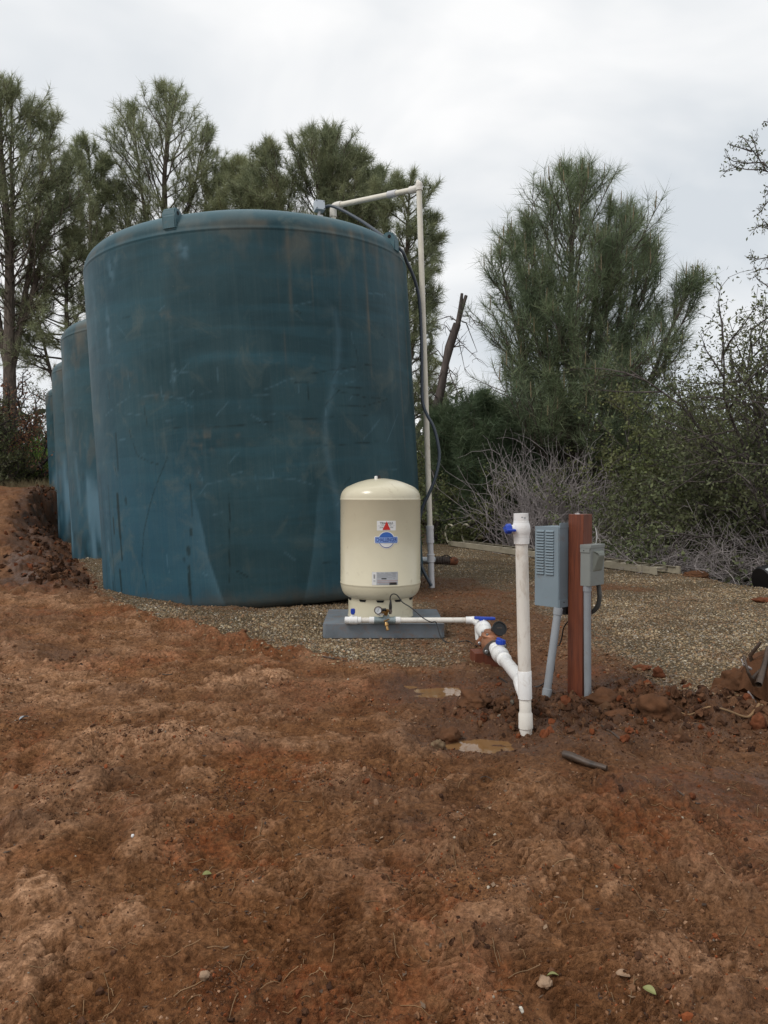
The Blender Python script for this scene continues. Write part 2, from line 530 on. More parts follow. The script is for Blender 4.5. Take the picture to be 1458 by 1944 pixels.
def height(x, y, fine=True):
    x = np.asarray(x, dtype=np.float64); y = np.asarray(y, dtype=np.float64)
    G, R, dl, front, mud = regions(x, y)
    dirt = 1 - G
    z = -0.16 * sst(3.3, 1.2, y) - 0.05 * sst(2.0, 0.3, y)
    # bank left of the ditch
    hb = 1.03 * sst(8.0, 18.5, y)
    s = -dl
    bw = 1.05 - 0.6 * sst(14, 18, y)
    z = z + hb * sst(-0.05, 1.0, (s + 0.12 * pn(x * 3, y * 3)) / bw) + 0.10 * sst(0.6, 3.0, s) * sst(5, 9, y)
    z = z - 0.07 * np.exp(-((dl - 0.12) / 0.22) ** 2) * sst(7.4, 8.6, y)
    # left foreground rises gently
    z = z + 0.10 * sst(-0.8, -3.5, x) * sst(2.5, 6.5, y)
    # lip of red clay along the gravel edge
    z = z + (0.085 + 0.05 * pn(x * 9, y * 9) + 0.03 * pn(x * 23, y * 23)) * np.exp(-((front + 0.13) / 0.10) ** 2) * sst(-0.35, -0.8, x) * sst(-2.2, -1.5, x)
    z = z + 0.03 * np.exp(-((front + 0.2) / 0.2) ** 2) * sst(-1.6, -2.4, x)
    # drop to the brush at right
    z = z - 0.30 * R * sst(6, 8.5, y) + 0.10 * R * fbm(x, y, 0.9, 2)
    far = sst(22, 60, y)
    z = z * (1 - far) + far * (0.6 + 1.2 * fbm(x, y, 0.02, 3))
    amp = dirt * (1 - 0.4 * R)
    rough = gauss(x, y, 1.22, 3.95, 0.42, 0.42) + gauss(x, y, 1.62, 3.85, 0.25, 0.3) + 0.8 * gauss(x, y, 0.62, 3.75, 0.2, 0.3) + 0.5 * gauss(x, y, 0.5, 4.0, 0.25, 0.15) \
        + 0.8 * np.exp(-((s - 0.45) / 0.5) ** 2) * sst(7.0, 8.0, y) * sst(9.0, 8.0, y)
    face = np.exp(-((s - 0.45) / 0.6) ** 2) * sst(7.4, 9.0, y)
    z = z + face * (0.10 * fbm(x, y, 1.7, 2, ox=61) + 0.05 * (0.4 - np.abs(pn(x * 3.2, y * 2.4))))
    clump = 0
    for (qx, qy, qr) in CLUMPS:
        clump = clump + gauss(x, y, qx, qy, qr * 1.6, qr * 0.8)
    rough = rough + 0.75 * clump
    z = z + amp * (0.030 * fbm(x, y, 0.7, 2, ox=3) + 0.018 * fbm(x, y, 2.6, 2, ox=1))
    z = z + G * 0.010 * fbm(x, y, 1.6, 3)
    if fine:
        nf = sst(4.5, 2.2, y); mf = sst(9.0, 5.5, y)
        # long drags and ruts left by wheels and boots, running away to the left
        ca_, sa_ = math.cos(0.62), math.sin(0.62)
        u_ = x * ca_ + y * sa_; w_ = -x * sa_ + y * ca_
        rut = 0.5 - np.abs(pn(u_ * 1.9 + 0.5 * pn(x * 2, y * 2), w_ * 0.75 + 7))
        rut2 = 0.5 - np.abs(pn(x * 4.3 + 0.8 * pn(x * 3, y * 3) + 40, y * 3.1))
        z = z + amp * (0.050 * (rut - 0.35) + 0.026 * (rut2 - 0.33)) * sst(9.5, 6.0, y)
        r1 = fbm(x, y * 1.5, 6.0, 2, 0.55, ox=8)
        ridg = (0.5 - np.abs(pn(x * 8.5 + 0.6 * r1, y * 13 + 4))) * 1.0
        z = z + amp * (0.011 * r1 + 0.018 * (ridg - 0.33) * sst(-0.2, 0.4, pn(x * 1.7 + 9, y * 1.7)))
        crumb = sst(-0.05, 0.30, fbm(x, y, 1.7, 3, 0.6, ox=141))
        t2 = fbm(x, y * 1.2, 15.0, 2, 0.62, ox=151) + 0.2 * nf * pn(x * 40, y * 40)
        z = z + amp * crumb * (0.0085 * sst(0.04, 0.11, t2) + 0.006 * sst(0.22, 0.28, t2) - 0.007 * sst(-0.16, -0.23, t2))
        # broken crumbly patches with sharp steps
        t = fbm(x, y, 3.1, 3, 0.6, ox=21)
        step = sst(0.02, 0.06, t) * 0.012 + sst(0.20, 0.235, t) * 0.012 - sst(-0.23, -0.26, t) * 0.012
        z = z + amp * step * sst(0.9, 1.5, y)
        z = z + (0.25 + 0.75 * amp) * (0.0058 * mf * fbm(x, y, 24, 2, 0.6) + 0.0022 * nf * pn(x * 46, y * 46))
        lump = np.maximum(fbm(x, y, 6.0, 2, 0.6, ox=31), -0.15)
        lump2 = mf * np.abs(fbm(x, y, 15.0, 2, 0.6, ox=51))
        z = z + rough * (0.085 * lump + 0.05 * lump2)
        # pits
        p = fbm(x, y, 11, 2, 0.5, ox=77)
        z = z - mf * amp * 0.016 * sst(0.33, 0.5, p)
        for (tx, ty, sx, sy, an, wl) in TREADS:
            m = np.abs(x - tx) < 0.4
            m &= np.abs(y - ty) < 0.4
            if not m.any(): continue
            xx = x[m]; yy = y[m]
            w = gauss(xx, yy, tx, ty, sx, sy, an)
            w = sst(0.3, 0.75, w + 0.25 * pn(xx * 22, yy * 22))
            c_, s_ = math.cos(an), math.sin(an)
            ph = (-(xx - tx) * s_ + (yy - ty) * c_) / wl + 0.25 * np.abs((xx - tx) * c_ + (yy - ty) * s_) / wl + 0.7 * pn(xx * 14, yy * 14)
            z[m] += w * (0.0105 * np.clip(1.6 * np.sin(2 * PI * ph), -1, 1) - 0.008)
        # wheel tracks with worn tread, running away from the camera
        for (ax_, ay_, bx_, by_, hw) in ((0.02, 1.35, -0.75, 4.3, .085), (0.62, 1.5, 0.28, 3.1, .08), (-0.62, 1.5, -1.75, 4.0, .085)):
            ux_, uy_ = bx_ - ax_, by_ - ay_; L_ = math.hypot(ux_, uy_); ux_ /= L_; uy_ /= L_
            al = (x - ax_) * ux_ + (y - ay_) * uy_; ac = -(x - ax_) * uy_ + (y - ay_) * ux_ + 0.03 * np.sin(al * 2.3 + ax_ * 9)
            band = sst(hw * 1.1, hw * 0.8, np.abs(ac)) * sst(0, 0.3, al) * sst(L_, L_ - 0.7, al)
            worn = sst(-0.05, 0.25, fbm(x, y, 3.3, 2, 0.6, ox=500 + ax_ * 10))
            ph = al / 0.046 + np.abs(ac) / 0.05 * 0.6 + 0.35 * pn(x * 9, y * 9)
            z = z + amp * band * worn * (0.0062 * np.clip(1.8 * np.sin(2 * PI * ph), -1, 1) - 0.010)
            z = z + amp * 0.010 * np.exp(-((np.abs(ac) - hw * 1.25) / (hw * 0.25)) ** 2) * sst(0, 0.3, al) * sst(L_, L_ - 0.7, al) * worn
        # a deep hollow close to the camera
        hol = gauss(x, y, 0.13 - 0.36, 1.78, 0.13, 0.11) + 0.6 * gauss(x, y, -0.36, 1.70, 0.11, 0.06)
        z = z - 0.05 * sst(0.35, 0.75, hol + 0.18 * fbm(x, y, 14, 2))
    # puddle basins
    for (cx, cy_, a, b) in PUD:
        g = gauss(x, y, cx, cy_, a * 1.5, b * 1.6)
        g = np.minimum(1.0, 1.25 * g)
        z = z * (1 - g) + (PZ - 0.010) * g + g * (0.016 * fbm(x, y, 9, 3) + 0.0)
    # seat for the pad and the tanks
    pad = sst(0.62, 0.45, np.abs(x + 0.006)) * sst(0.55, 0.40, np.abs(y - 6.16))
    z = z * (1 - pad) - 0.012 * pad
    return z


def gh(x, y):
    return float(height(np.array([float(x)]), np.array([float(y)]))[0])


def build_ground():
    rows = []
    y = 0.8
    while y < 17.0:
        rows.append(y); y += 0.0026 * y if y < 3.2 else (0.0046 * y if y < 7 else 0.0062 * y)
    while y < 900.0:
        rows.append(y); y += 0.03 * y
    front = [-60, -25, -10, -5, -2.5, -1.2, -0.4, 0.1, 0.4, 0.6, 0.7]
    ys = np.array(front + rows)
    r = np.linspace(-0.535, 0.535, 491)
    side = [0.57, 0.6, 0.65, 0.72, 0.82, 0.95, 1.15, 1.5, 2.1, 3.2, 5.5, 10, 20, 50]
    r = np.concatenate([[-q for q in reversed(side)], r, side])
    yy = np.maximum(ys, 0.8)
    X = yy[:, None] * r[None, :]
    Yg = np.repeat(ys[:, None], len(r), 1)
    x = X.ravel(); yv = Yg.ravel()
    z = height(x, yv)
    # far outside the picture the fine relief would only be noise on long triangles
    V = np.stack([x, yv, z], 1)
    nr, nc = X.shape
    i = np.arange(nr * nc).reshape(nr, nc)
    F = np.stack([i[:-1, :-1].ravel(), i[:-1, 1:].ravel(), i[1:, 1:].ravel(), i[1:, :-1].ravel()], 1)
    G, R, dl, fr, mud = regions(x, yv)
    s = -dl
    wet = 0.9 * gauss(x, yv, 0.75, 3.9, 0.55, 0.6) + 0.85 * gauss(x, yv, 1.3, 3.85, 0.6, 0.5) + 0.8 * gauss(x, yv, 1.55, 2.85, 0.55, 0.22) \
        + 0.5 * mud * sst(3.5, 4.2, yv) + 1.5 * np.exp(-((s - 0.38) / 0.46) ** 4) * sst(7.3, 8.6, yv)
    for (qx, qy, qr) in CLUMPS:
        wet = wet + 0.45 * gauss(x, yv, qx, qy, qr * 1.7, qr * 0.9)
    for (cx, cy_, a, b) in PUD:
        wet = wet + 0.8 * gauss(x, yv, cx, cy_, a * 2.3, b * 2.4)
    wet = wet + 0.25 * sst(0.0, 0.4, fbm(x, yv, 0.9, 3, ox=12)) + 0.25 * sst(-0.3, 1.5, x) * sst(6, 3, yv)
    red = sst(0.05, 0.45, fbm(x, yv, 1.3, 4, 0.6, ox=40)) + 0.95 * np.exp(-((fr + 0.14) / 0.14) ** 2) * sst(-0.25, -0.7, x) * sst(-2.3, -1.5, x) \
        + 0.4 * np.exp(-((s - 0.3) / 0.5) ** 2) * sst(8, 10, yv)
    red = red + 0.25 * sst(2.6, 1.2, yv)
    lgt = sst(-0.1, 0.5, fbm(x, yv, 1.1, 4, 0.6, ox=60)) * (0.55 + 0.45 * sst(0.6, -1.2, x)) + 0.35 * sst(0.1, -2.0, x) * sst(2.2, 4.0, yv)
    lgt = lgt * sst(9.5, 6, yv) + 0.55 * sst(0.5, 1.2, s) * sst(7, 10, yv)
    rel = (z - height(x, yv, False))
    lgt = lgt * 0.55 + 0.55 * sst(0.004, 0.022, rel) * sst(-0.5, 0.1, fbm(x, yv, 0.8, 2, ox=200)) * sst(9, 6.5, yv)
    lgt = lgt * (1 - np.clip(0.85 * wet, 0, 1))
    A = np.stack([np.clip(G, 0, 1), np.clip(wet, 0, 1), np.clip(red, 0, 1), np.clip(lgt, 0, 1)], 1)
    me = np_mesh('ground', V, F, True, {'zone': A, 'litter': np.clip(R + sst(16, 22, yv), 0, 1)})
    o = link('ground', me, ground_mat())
    tag(o, kind='structure')
    return o


def ground_mat():
    m, nt, b = mat_new('wet_clay_and_gravel')
    at = N(nt, 'ShaderNodeAttribute', attribute_name='zone')
    sep = nt.nodes.new('ShaderNodeSeparateColor'); nt.links.new(at.outputs['Color'], sep.inputs[0])
    Gm, Wm, Rm = sep.outputs[0], sep.outputs[1], sep.outputs[2]
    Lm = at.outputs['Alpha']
    v = objvec(nt)
    n1 = noise(nt, 5.0, 8, 0.68, v, 0.3)
    n2 = noise(nt, 38.0, 6, 0.7, v)
    n3 = noise(nt, 190.0, 3, 0.6, v)
    n4 = noise(nt, 14.0, 6, 0.72, v, 0.8)
    base = mixc(nt, ramp(nt, n1, 0.34, 0.66), (0.115, 0.048, 0.0185), (0.235, 0.112, 0.048))
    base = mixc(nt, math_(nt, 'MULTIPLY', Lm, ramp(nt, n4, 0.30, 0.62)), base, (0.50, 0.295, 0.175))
    base = mixc(nt, math_(nt, 'MULTIPLY', math_(nt, 'MULTIPLY', Rm, 0.62), ramp(nt, n4, 0.38, 0.66)), base, (0.260, 0.070, 0.020))
    # darker crumbs and paler grit
    base = mixc(nt, math_(nt, 'MULTIPLY', ramp(nt, n2, 0.56, 0.70), 0.6), base, (0.036, 0.019, 0.010))
    base = mixc(nt, math_(nt, 'MULTIPLY', ramp(nt, n3, 0.60, 0.75), 0.35), base, (0.30, 0.19, 0.12))
    n5 = noise(nt, 70.0, 5, 0.66, v, 0.2)
    n6 = noise(nt, 24.0, 5, 0.66, v, 0.6)
    base = mixc(nt, 0.75, base, ramp(nt, n5, 0.34, 0.62, (0.38, 0.34, 0.30), (1.32, 1.30, 1.28)), 'MULTIPLY')
    base = mixc(nt, 0.6, base, ramp(nt, n6, 0.38, 0.58, (0.60, 0.55, 0.50), (1.22, 1.22, 1.22)), 'MULTIPLY')
    base = mixc(nt, math_(nt, 'MULTIPLY', ramp(nt, noise(nt, 55.0, 5, 0.7, v, 0.3), 0.66, 0.72), 0.45), base, (0.36, 0.26, 0.17))
    wetf = math_(nt, 'MULTIPLY', Wm, ramp(nt, n1, 0.25, 0.55))
    base = mixc(nt, math_(nt, 'MULTIPLY', wetf, 0.8), base, mixc(nt, n4, (0.026, 0.0115, 0.0055), (0.115, 0.050, 0.022)))
    # gravel between the loose stones
    vor = N(nt, 'ShaderNodeTexVoronoi', Scale=62.0); nt.links.new(v, vor.inputs['Vector'])
    vd = nt.nodes.new('ShaderNodeSeparateColor'); nt.links.new(vor.outputs['Color'], vd.inputs[0])
    gcol = mixc(nt, vd.outputs[0], (0.135, 0.095, 0.050), (0.37, 0.285, 0.17))
    gcol = mixc(nt, ramp(nt, vd.outputs[1], 0.75, 0.85), gcol, (0.58, 0.52, 0.42))
    gcol = mixc(nt, ramp(nt, vor.outputs['Distance'], 0.25, 0.55), gcol, (0.085, 0.060, 0.034))
    gcol = mixc(nt, math_(nt, 'MULTIPLY', ramp(nt, noise(nt, 1.6, 5, 0.6, v), 0.5, 0.72), 0.6), gcol, (0.15, 0.085, 0.042))
    gf = ramp(nt, math_(nt, 'ADD', Gm, math_(nt, 'MULTIPLY', math_(nt, 'SUBTRACT', n2, 0.5), 0.9)), 0.35, 0.60)
    gf = math_(nt, 'MULTIPLY', gf, 1.0)
    base = mixc(nt, gf, base, gcol)
    lit = N(nt, 'ShaderNodeAttribute', attribute_name='litter')
    base = mixc(nt, lit.outputs['Fac'], base, mixc(nt, ramp(nt, n2, 0.4, 0.65), (0.03, 0.02, 0.013), (0.12, 0.07, 0.04)))
    nt.links.new(base, b.inputs['Base Color'])
    rr = nt.nodes.new('ShaderNodeMapRange')
    rr.inputs['From Min'].default_value = 0.0; rr.inputs['From Max'].default_value = 1.0
    rr.inputs['To Min'].default_value = 0.86; rr.inputs['To Max'].default_value = 0.42
    nt.links.new(wetf, rr.inputs['Value'])
    nt.links.new(math_(nt, 'ADD', rr.outputs[0], math_(nt, 'MULTIPLY', math_(nt, 'SUBTRACT', n2, 0.5), 0.3)), b.inputs['Roughness'])
    hgt = math_(nt, 'ADD', math_(nt, 'MULTIPLY', n5, 0.9), math_(nt, 'MULTIPLY', n3, 0.35))
    gh_ = math_(nt, 'MULTIPLY', math_(nt, 'SUBTRACT', 0.6, vor.outputs['Distance']), math_(nt, 'MULTIPLY', gf, 1.3))
    nt.links.new(math_(nt, 'ADD', 0.10, math_(nt, 'MULTIPLY', wetf, 0.26)), b.inputs['Specular IOR Level'])
    bump(nt, b, math_(nt, 'ADD', hgt, gh_), 1.0, 0.016)
    return m


ground = build_ground()


# puddles
def puddle_mat():
    m, nt, b = mat_new('muddy_water')
    v = objvec(nt)
    nt.links.new(mixc(nt, noise(nt, 9, 3, 0.5, v), (0.14, 0.075, 0.03), (0.26, 0.14, 0.06)), b.inputs['Base Color'])
    b.inputs['Roughness'].default_value = 0.03
    bump(nt, b, noise(nt, 18, 2, 0.5, v), 0.035, 0.01)
    b.inputs['IOR'].default_value = 1.33
    b.inputs['Specular IOR Level'].default_value = 0.6
    return m


pm = puddle_mat()
PLAB = ['wider brown puddle in the mud left of the water meter', 'tiny film of water just left of the wider puddle', 'brown puddle mirroring the sky at the foot of the standpipe']
for (cx, cy_, a, b), lab in zip(PUD, PLAB):
    mb = MB()
    mb.poly([(cx + a * 1.6 * math.cos(t), cy_ + b * 1.6 * math.sin(t), PZ) for t in np.linspace(0, 2 * PI, 40, endpoint=False)])
    tag(mb.build('puddle', pm), lab, 'puddle')
# ------------------------------------------------------------------ scattered stones (stuff)
def scatter(name, pts, rot, scl, tint, mat, sub=1, rough=0.28, kind='stuff', label=None, cat=None):
    me = bpy.data.meshes.new(name)
    n = len(pts)
    me.vertices.add(n)
    me.vertices.foreach_set('co', np.ascontiguousarray(pts, dtype=np.float32).ravel())
    for nm, arr in (('rot', rot), ('scl', scl)):
        a = me.attributes.new(nm, 'FLOAT_VECTOR', 'POINT'); a.data.foreach_set('vector', np.ascontiguousarray(arr, dtype=np.float32).ravel())
    a = me.attributes.new('tint', 'FLOAT_COLOR', 'POINT'); a.data.foreach_set('color', np.ascontiguousarray(tint, dtype=np.float32).ravel())
    o = link(name, me)
    ng = bpy.data.node_groups.new(name + '_nodes', 'GeometryNodeTree')
    ng.interface.new_socket('Geometry', in_out='INPUT', socket_type='NodeSocketGeometry')
    ng.interface.new_socket('Geometry', in_out='OUTPUT', socket_type='NodeSocketGeometry')
    gi = ng.nodes.new('NodeGroupInput'); go = ng.nodes.new('NodeGroupOutput')
    ico = ng.nodes.new('GeometryNodeMeshIcoSphere')
    ico.inputs['Radius'].default_value = 1.0; ico.inputs['Subdivisions'].default_value = sub + 1
    nz = ng.nodes.new('ShaderNodeTexNoise'); nz.inputs['Scale'].default_value = 1.1; nz.inputs['Detail'].default_value = 2
    sub_ = ng.nodes.new('ShaderNodeVectorMath'); sub_.operation = 'SUBTRACT'; sub_.inputs[1].default_value = (0.5, 0.5, 0.5)
    scn = ng.nodes.new('ShaderNodeVectorMath'); scn.operation = 'SCALE'; scn.inputs['Scale'].default_value = rough * 6
    sp = ng.nodes.new('GeometryNodeSetPosition')
    sm = ng.nodes.new('GeometryNodeSetMaterial'); sm.inputs['Material'].default_value = mat
    ip = ng.nodes.new('GeometryNodeInstanceOnPoints')
    ar = ng.nodes.new('GeometryNodeInputNamedAttribute'); ar.data_type = 'FLOAT_VECTOR'; ar.inputs['Name'].default_value = 'rot'
    as_ = ng.nodes.new('GeometryNodeInputNamedAttribute'); as_.data_type = 'FLOAT_VECTOR'; as_.inputs['Name'].default_value = 'scl'
    e2r = ng.nodes.new('FunctionNodeEulerToRotation')
    l = ng.links.new
    l(gi.outputs[0], ip.inputs['Points'])
    l(ico.outputs['Mesh'], sp.inputs['Geometry'])
    l(nz.outputs['Color'], sub_.inputs[0]); l(sub_.outputs[0], scn.inputs[0]); l(scn.outputs[0], sp.inputs['Offset'])
    l(sp.outputs[0], sm.inputs['Geometry'])
    l(sm.outputs[0], ip.inputs['Instance'])
    l(ar.outputs['Attribute'], e2r.inputs[0]); l(e2r.outputs[0], ip.inputs['Rotation'])
    l(as_.outputs['Attribute'], ip.inputs['Scale'])
    l(ip.outputs[0], go.inputs[0])
    md = o.modifiers.new('scatter', 'NODES'); md.node_group = ng
    tag(o, label, cat, kind=kind)
    return o


def stone_mat(name, rough):
    m, nt, b = mat_new(name)
    at = N(nt, 'ShaderNodeAttribute', attribute_name='tint'); at.attribute_type = 'INSTANCER'
    c = mixc(nt, ramp(nt, noise(nt, 1.6, 4, 0.6, objvec(nt)), 0.35, 0.7), at.outputs['Color'], (0.06, 0.035, 0.02), 'MULTIPLY')
    c = mixc(nt, 0.25, at.outputs['Color'], c)
    nt.links.new(c, b.inputs['Base Color'])
    b.inputs['Roughness'].default_value = rough
    b.inputs['Specular IOR Level'].default_value = 0.15
    return m


def cand(n, y0, y1, power, seed, half=0.53):
    r = np.random.RandomState(seed)
    u = r.rand(n)
    y = (y0 ** power + u * (y1 ** power - y0 ** power)) ** (1 / power)
    x = (r.rand(n) * 2 - 1) * half * y
    return x, y, r


x, y, r = cand(330000, 3.9, 15.5, 0.9, 1)
G, R_, dl, fr, mud = regions(x, y)
keep = r.rand(len(x)) < np.clip(G * 1.05 - 0.05, 0.0, 1) * np.clip(0.55 + 1.2 * fbm(x, y, 1.4, 3, ox=5), 0.12, 1)
keep |= (r.rand(len(x)) < 0.10) & (fr > -0.25) & (dl > 0) & (y < 9)
inpad = (np.abs(x + 0.006) < 0.46) & (np.abs(y - 6.16) < 0.38)
intank = ((x + 1.43) ** 2 + (y - 8.95) ** 2) < 1.72 ** 2
keep &= ~inpad & ~intank
x, y, mud = x[keep], y[keep], mud[keep]
n = len(x)
z = height(x, y)
sz = 0.0040 + 0.0055 * r.rand(n) ** 2 + 0.0065 * (r.rand(n) < 0.09) * r.rand(n)
sc = np.stack([sz * (0.8 + 0.6 * r.rand(n)), sz * (0.8 + 0.6 * r.rand(n)), sz * (0.55 + 0.3 * r.rand(n))], 1)
rt = np.stack([0.5 * r.randn(n), 0.5 * r.randn(n), r.rand(n) * 6.28], 1)
pal = np.array([[0.39, 0.285, 0.165], [0.49, 0.385, 0.24], [0.27, 0.19, 0.105], [0.62, 0.53, 0.38], [0.36, 0.32, 0.26], [0.38, 0.23, 0.13], [0.17, 0.145, 0.11], [0.75, 0.68, 0.57]])
pi = r.choice(len(pal), n, p=[0.24, 0.2, 0.2, 0.08, 0.12, 0.07, 0.075, 0.015])
tn = 0.82 * pal[pi] * (0.6 + 0.7 * r.rand(n, 1))
muddy = np.clip(mud * 0.8 + 0.2 * r.rand(n), 0, 0.9)[:, None]
tn = tn * (1 - muddy) + np.array([[0.17, 0.085, 0.042]]) * muddy
tn = np.concatenate([tn, np.ones((n, 1))], 1)
scatter('gravel', np.stack([x, y, z + sz * 0.25], 1), rt, sc, tn, stone_mat('gravel_stone', 0.7), 0, 0.16,
        label='tan and brown gravel spread over the pad ground')

# crumbs of mud over the clay
x, y, r = cand(170000, 1.3, 8.5, 0.6, 2)
G, R_, dl, fr, mud = regions(x, y)
dens = sst(-0.05, 0.4, fbm(x, y, 2.2, 3, 0.6, ox=91)) * 0.85 + 0.10
dens = dens + 0.8 * (gauss(x, y, 1.22, 3.95, 0.5) + gauss(x, y, 0.6, 3.75, 0.3))
keep = (r.rand(len(x)) < dens) & (G < 0.6)
for (cx, cy_, a, b) in PUD:
    keep &= ~((((x - cx) / (a * 1.1)) ** 2 + ((y - cy_) / (b * 1.1)) ** 2) < 1)
keep &= ~inpad[:0].any() if False else keep
x, y = x[keep], y[keep]
n = len(x)
z = height(x, y)
sz = 0.0014 + 0.0034 * r.rand(n) ** 3 + 0.009 * (r.rand(n) < 0.02) * r.rand(n)
rg = gauss(x, y, 1.25, 3.9, 0.5) + 0.8 * gauss(x, y, 0.6, 3.75, 0.28)
sz = sz * (1 + 1.2 * rg * r.rand(n)) + 0.013 * (r.rand(n) < 0.05 * rg) * (0.4 + r.rand(n))
sc = np.stack([sz * (0.8 + 0.7 * r.rand(n)), sz * (0.8 + 0.7 * r.rand(n)), sz * (0.6 + 0.3 * r.rand(n))], 1)
rt = np.stack([r.rand(n) * 6, r.rand(n) * 6, r.rand(n) * 6.28], 1)
pal = np.array([[0.14, 0.066, 0.032], [0.20, 0.10, 0.05], [0.075, 0.036, 0.02], [0.34, 0.20, 0.12], [0.24, 0.07, 0.025]])
tn = pal[r.choice(5, n, p=[0.3, 0.25, 0.25, 0.08, 0.12])] * (0.8 + 0.4 * r.rand(n, 1))
pale = r.rand(n) < 0.012
tn[pale] = np.array([0.42, 0.36, 0.28]) * (0.6 + 0.7 * r.rand(pale.sum(), 1))
tn = tn * (1 - 0.55 * np.clip(rg, 0, 1))[:, None]
tn = np.concatenate([tn, np.ones((n, 1))], 1)
scatter('dirt_crumbs', np.stack([x, y, z + sz * 0.2], 1), rt, sc, tn, stone_mat('mud_crumb', 0.85), 0, 0.25,
        label='crumbs of clay and grit scattered over the mud')

# churned clods round the posts, in the trench and down the cut face of the bank
x, y, r = cand(14000, 3.2, 5.0, 1.0, 31, 0.5)
w = 1.1 * gauss(x, y, 1.25, 3.9, 0.42, 0.30) + 0.8 * gauss(x, y, 0.62, 3.72, 0.22, 0.16) + 0.8 * gauss(x, y, 1.65, 3.8, 0.3, 0.2) + 0.25 * gauss(x, y, 1.9, 3.7, 0.5, 0.4)
k = r.rand(len(x)) < 0.30 * w
for (cx, cy_, a, b) in PUD: k &= ~((((x - cx) / (a * 1.2)) ** 2 + ((y - cy_) / (b * 1.3)) ** 2) < 1)
k &= np.hypot(x - 0.64, y - 3.5) > 0.05
x1, y1 = x[k], y[k]
y2 = 7.4 + 13 * r.rand(9000) ** 1.3; x2 = ditch_x(y2) + 0.15 - 1.25 * r.rand(9000)
k2 = r.rand(9000) < 0.30 * np.exp(-((ditch_x(y2) - x2 - 0.25) / 0.38) ** 2) * sst(7.3, 9.0, y2) * (0.4 + 1.2 * sst(-0.1, 0.3, fbm(x2, y2, 1.5, 2)))
x2, y2 = x2[k2], y2[k2]
x3, y3, r3 = cand(9000, 1.4, 7.0, 0.9, 33, 0.5)
w3 = np.zeros(len(x3))
for (qx, qy, qr) in CLUMPS: w3 = w3 + gauss(x3, y3, qx, qy, qr * 1.7, qr * 0.9)
G3 = regions(x3, y3)[0]
k3 = (r3.rand(len(x3)) < 0.5 * w3 + 0.010) & (G3 < 0.4)
x3, y3 = x3[k3], y3[k3]
x = np.concatenate([x1, x2, x3]); y = np.concatenate([y1, y2, y3]); n = len(x)
sz = np.concatenate([0.006 + 0.020 * r.rand(len(x1)) ** 2.2, 0.010 + 0.034 * r.rand(len(x2)) ** 3, 0.003 + 0.009 * r.rand(len(x3)) ** 2])
z = height(x, y)
sc = np.stack([sz * (0.8 + 0.7 * r.rand(n)), sz * (0.8 + 0.7 * r.rand(n)), sz * (0.6 + 0.4 * r.rand(n))], 1)
rt = np.stack([r.rand(n) * 6, r.rand(n) * 6, r.rand(n) * 6.28], 1)
pal = np.array([[0.085, 0.040, 0.021], [0.12, 0.056, 0.029], [0.055, 0.027, 0.016], [0.17, 0.085, 0.045], [0.15, 0.048, 0.02]])
tn = pal[r.choice(5, n, p=[0.32, 0.25, 0.25, 0.08, 0.10])] * (0.8 + 0.4 * r.rand(n, 1))
tn = np.concatenate([tn, np.ones((n, 1))], 1)
scatter('mud_clods', np.stack([x, y, z + sz * 0.15], 1), rt, sc, tn, stone_mat('mud_clod', 0.9), 1, 0.42,
        label='churned dark clods of mud round the posts and down the cut bank')
#@@PART2@@
# ------------------------------------------------------------------ storage tanks
TK = Vector((-1.32, 8.95, 0.0)); TR = 1.78; TH = 3.48
LEAN = math.radians(-3.3)


def tank_uv(px, py):
    """angle round the first tank and height on it for a point seen at px, py"""
    cx = TK.x - 0.10 * 1.0
    o = Vector(CAM); d = P(px, py, 1.0) - o
    # shift the centre with height because the tank leans
    t = 7.5
    for _ in range(4):
        zz = o.z + d.z * t
        c = TK.x + math.sin(LEAN) * zz
        ax, ay = o.x - c, o.y - TK.y
        A = d.x ** 2 + d.y ** 2; B = 2 * (ax * d.x + ay * d.y); Cc = ax * ax + ay * ay - TR ** 2
        disc = max(B * B - 4 * A * Cc, 0)
        t = (-B - math.sqrt(disc)) / (2 * A)
    p = o + d * t
    c = TK.x + math.sin(LEAN) * p.z
    return math.atan2(p.y - TK.y, p.x - c), p.z


def seg_dist(S, Z, pts):
    best = np.full(S.shape, 1e9); 
    for (a, b) in zip(pts[:-1], pts[1:]):
        dx, dz = b[0] - a[0], b[1] - a[1]
        L2 = dx * dx + dz * dz + 1e-9
        t = np.clip(((S - a[0]) * dx + (Z - a[1]) * dz) / L2, 0, 1)
        best = np.minimum(best, np.hypot(S - a[0] - t * dx, Z - a[1] - t * dz))
    return best


def tank_profile(nz):
    prof = []
    for t in np.linspace(0, 1, 9):                       # rounded foot
        a = t * PI / 2
        prof.append((TR - 0.09 + 0.09 * math.sin(a), 0.09 - 0.09 * math.cos(a)))
    for z in np.linspace(0.10, TH, nz)[1:]:
        prof.append((TR, z))
    prof += [(TR - 0.001, TH + 0.012), (TR + 0.0035, TH + 0.020), (TR + 0.0035, TH + 0.030), (TR - 0.006, TH + 0.045)]
    for t in np.linspace(0.08, 1, 14):                   # shoulder
        a = t * PI / 2 * 0.80
        prof.append((TR - 0.006 - 0.26 * (1 - math.cos(a)), TH + 0.045 + 0.215 * math.sin(a)))
    r0, z0 = prof[-1]
    for t in np.linspace(0.06, 1, 18):
        prof.append((r0 * (1 - t) + 0.02 * t, z0 + 0.44 * (1 - (1 - t) ** 1.45)))
    return prof


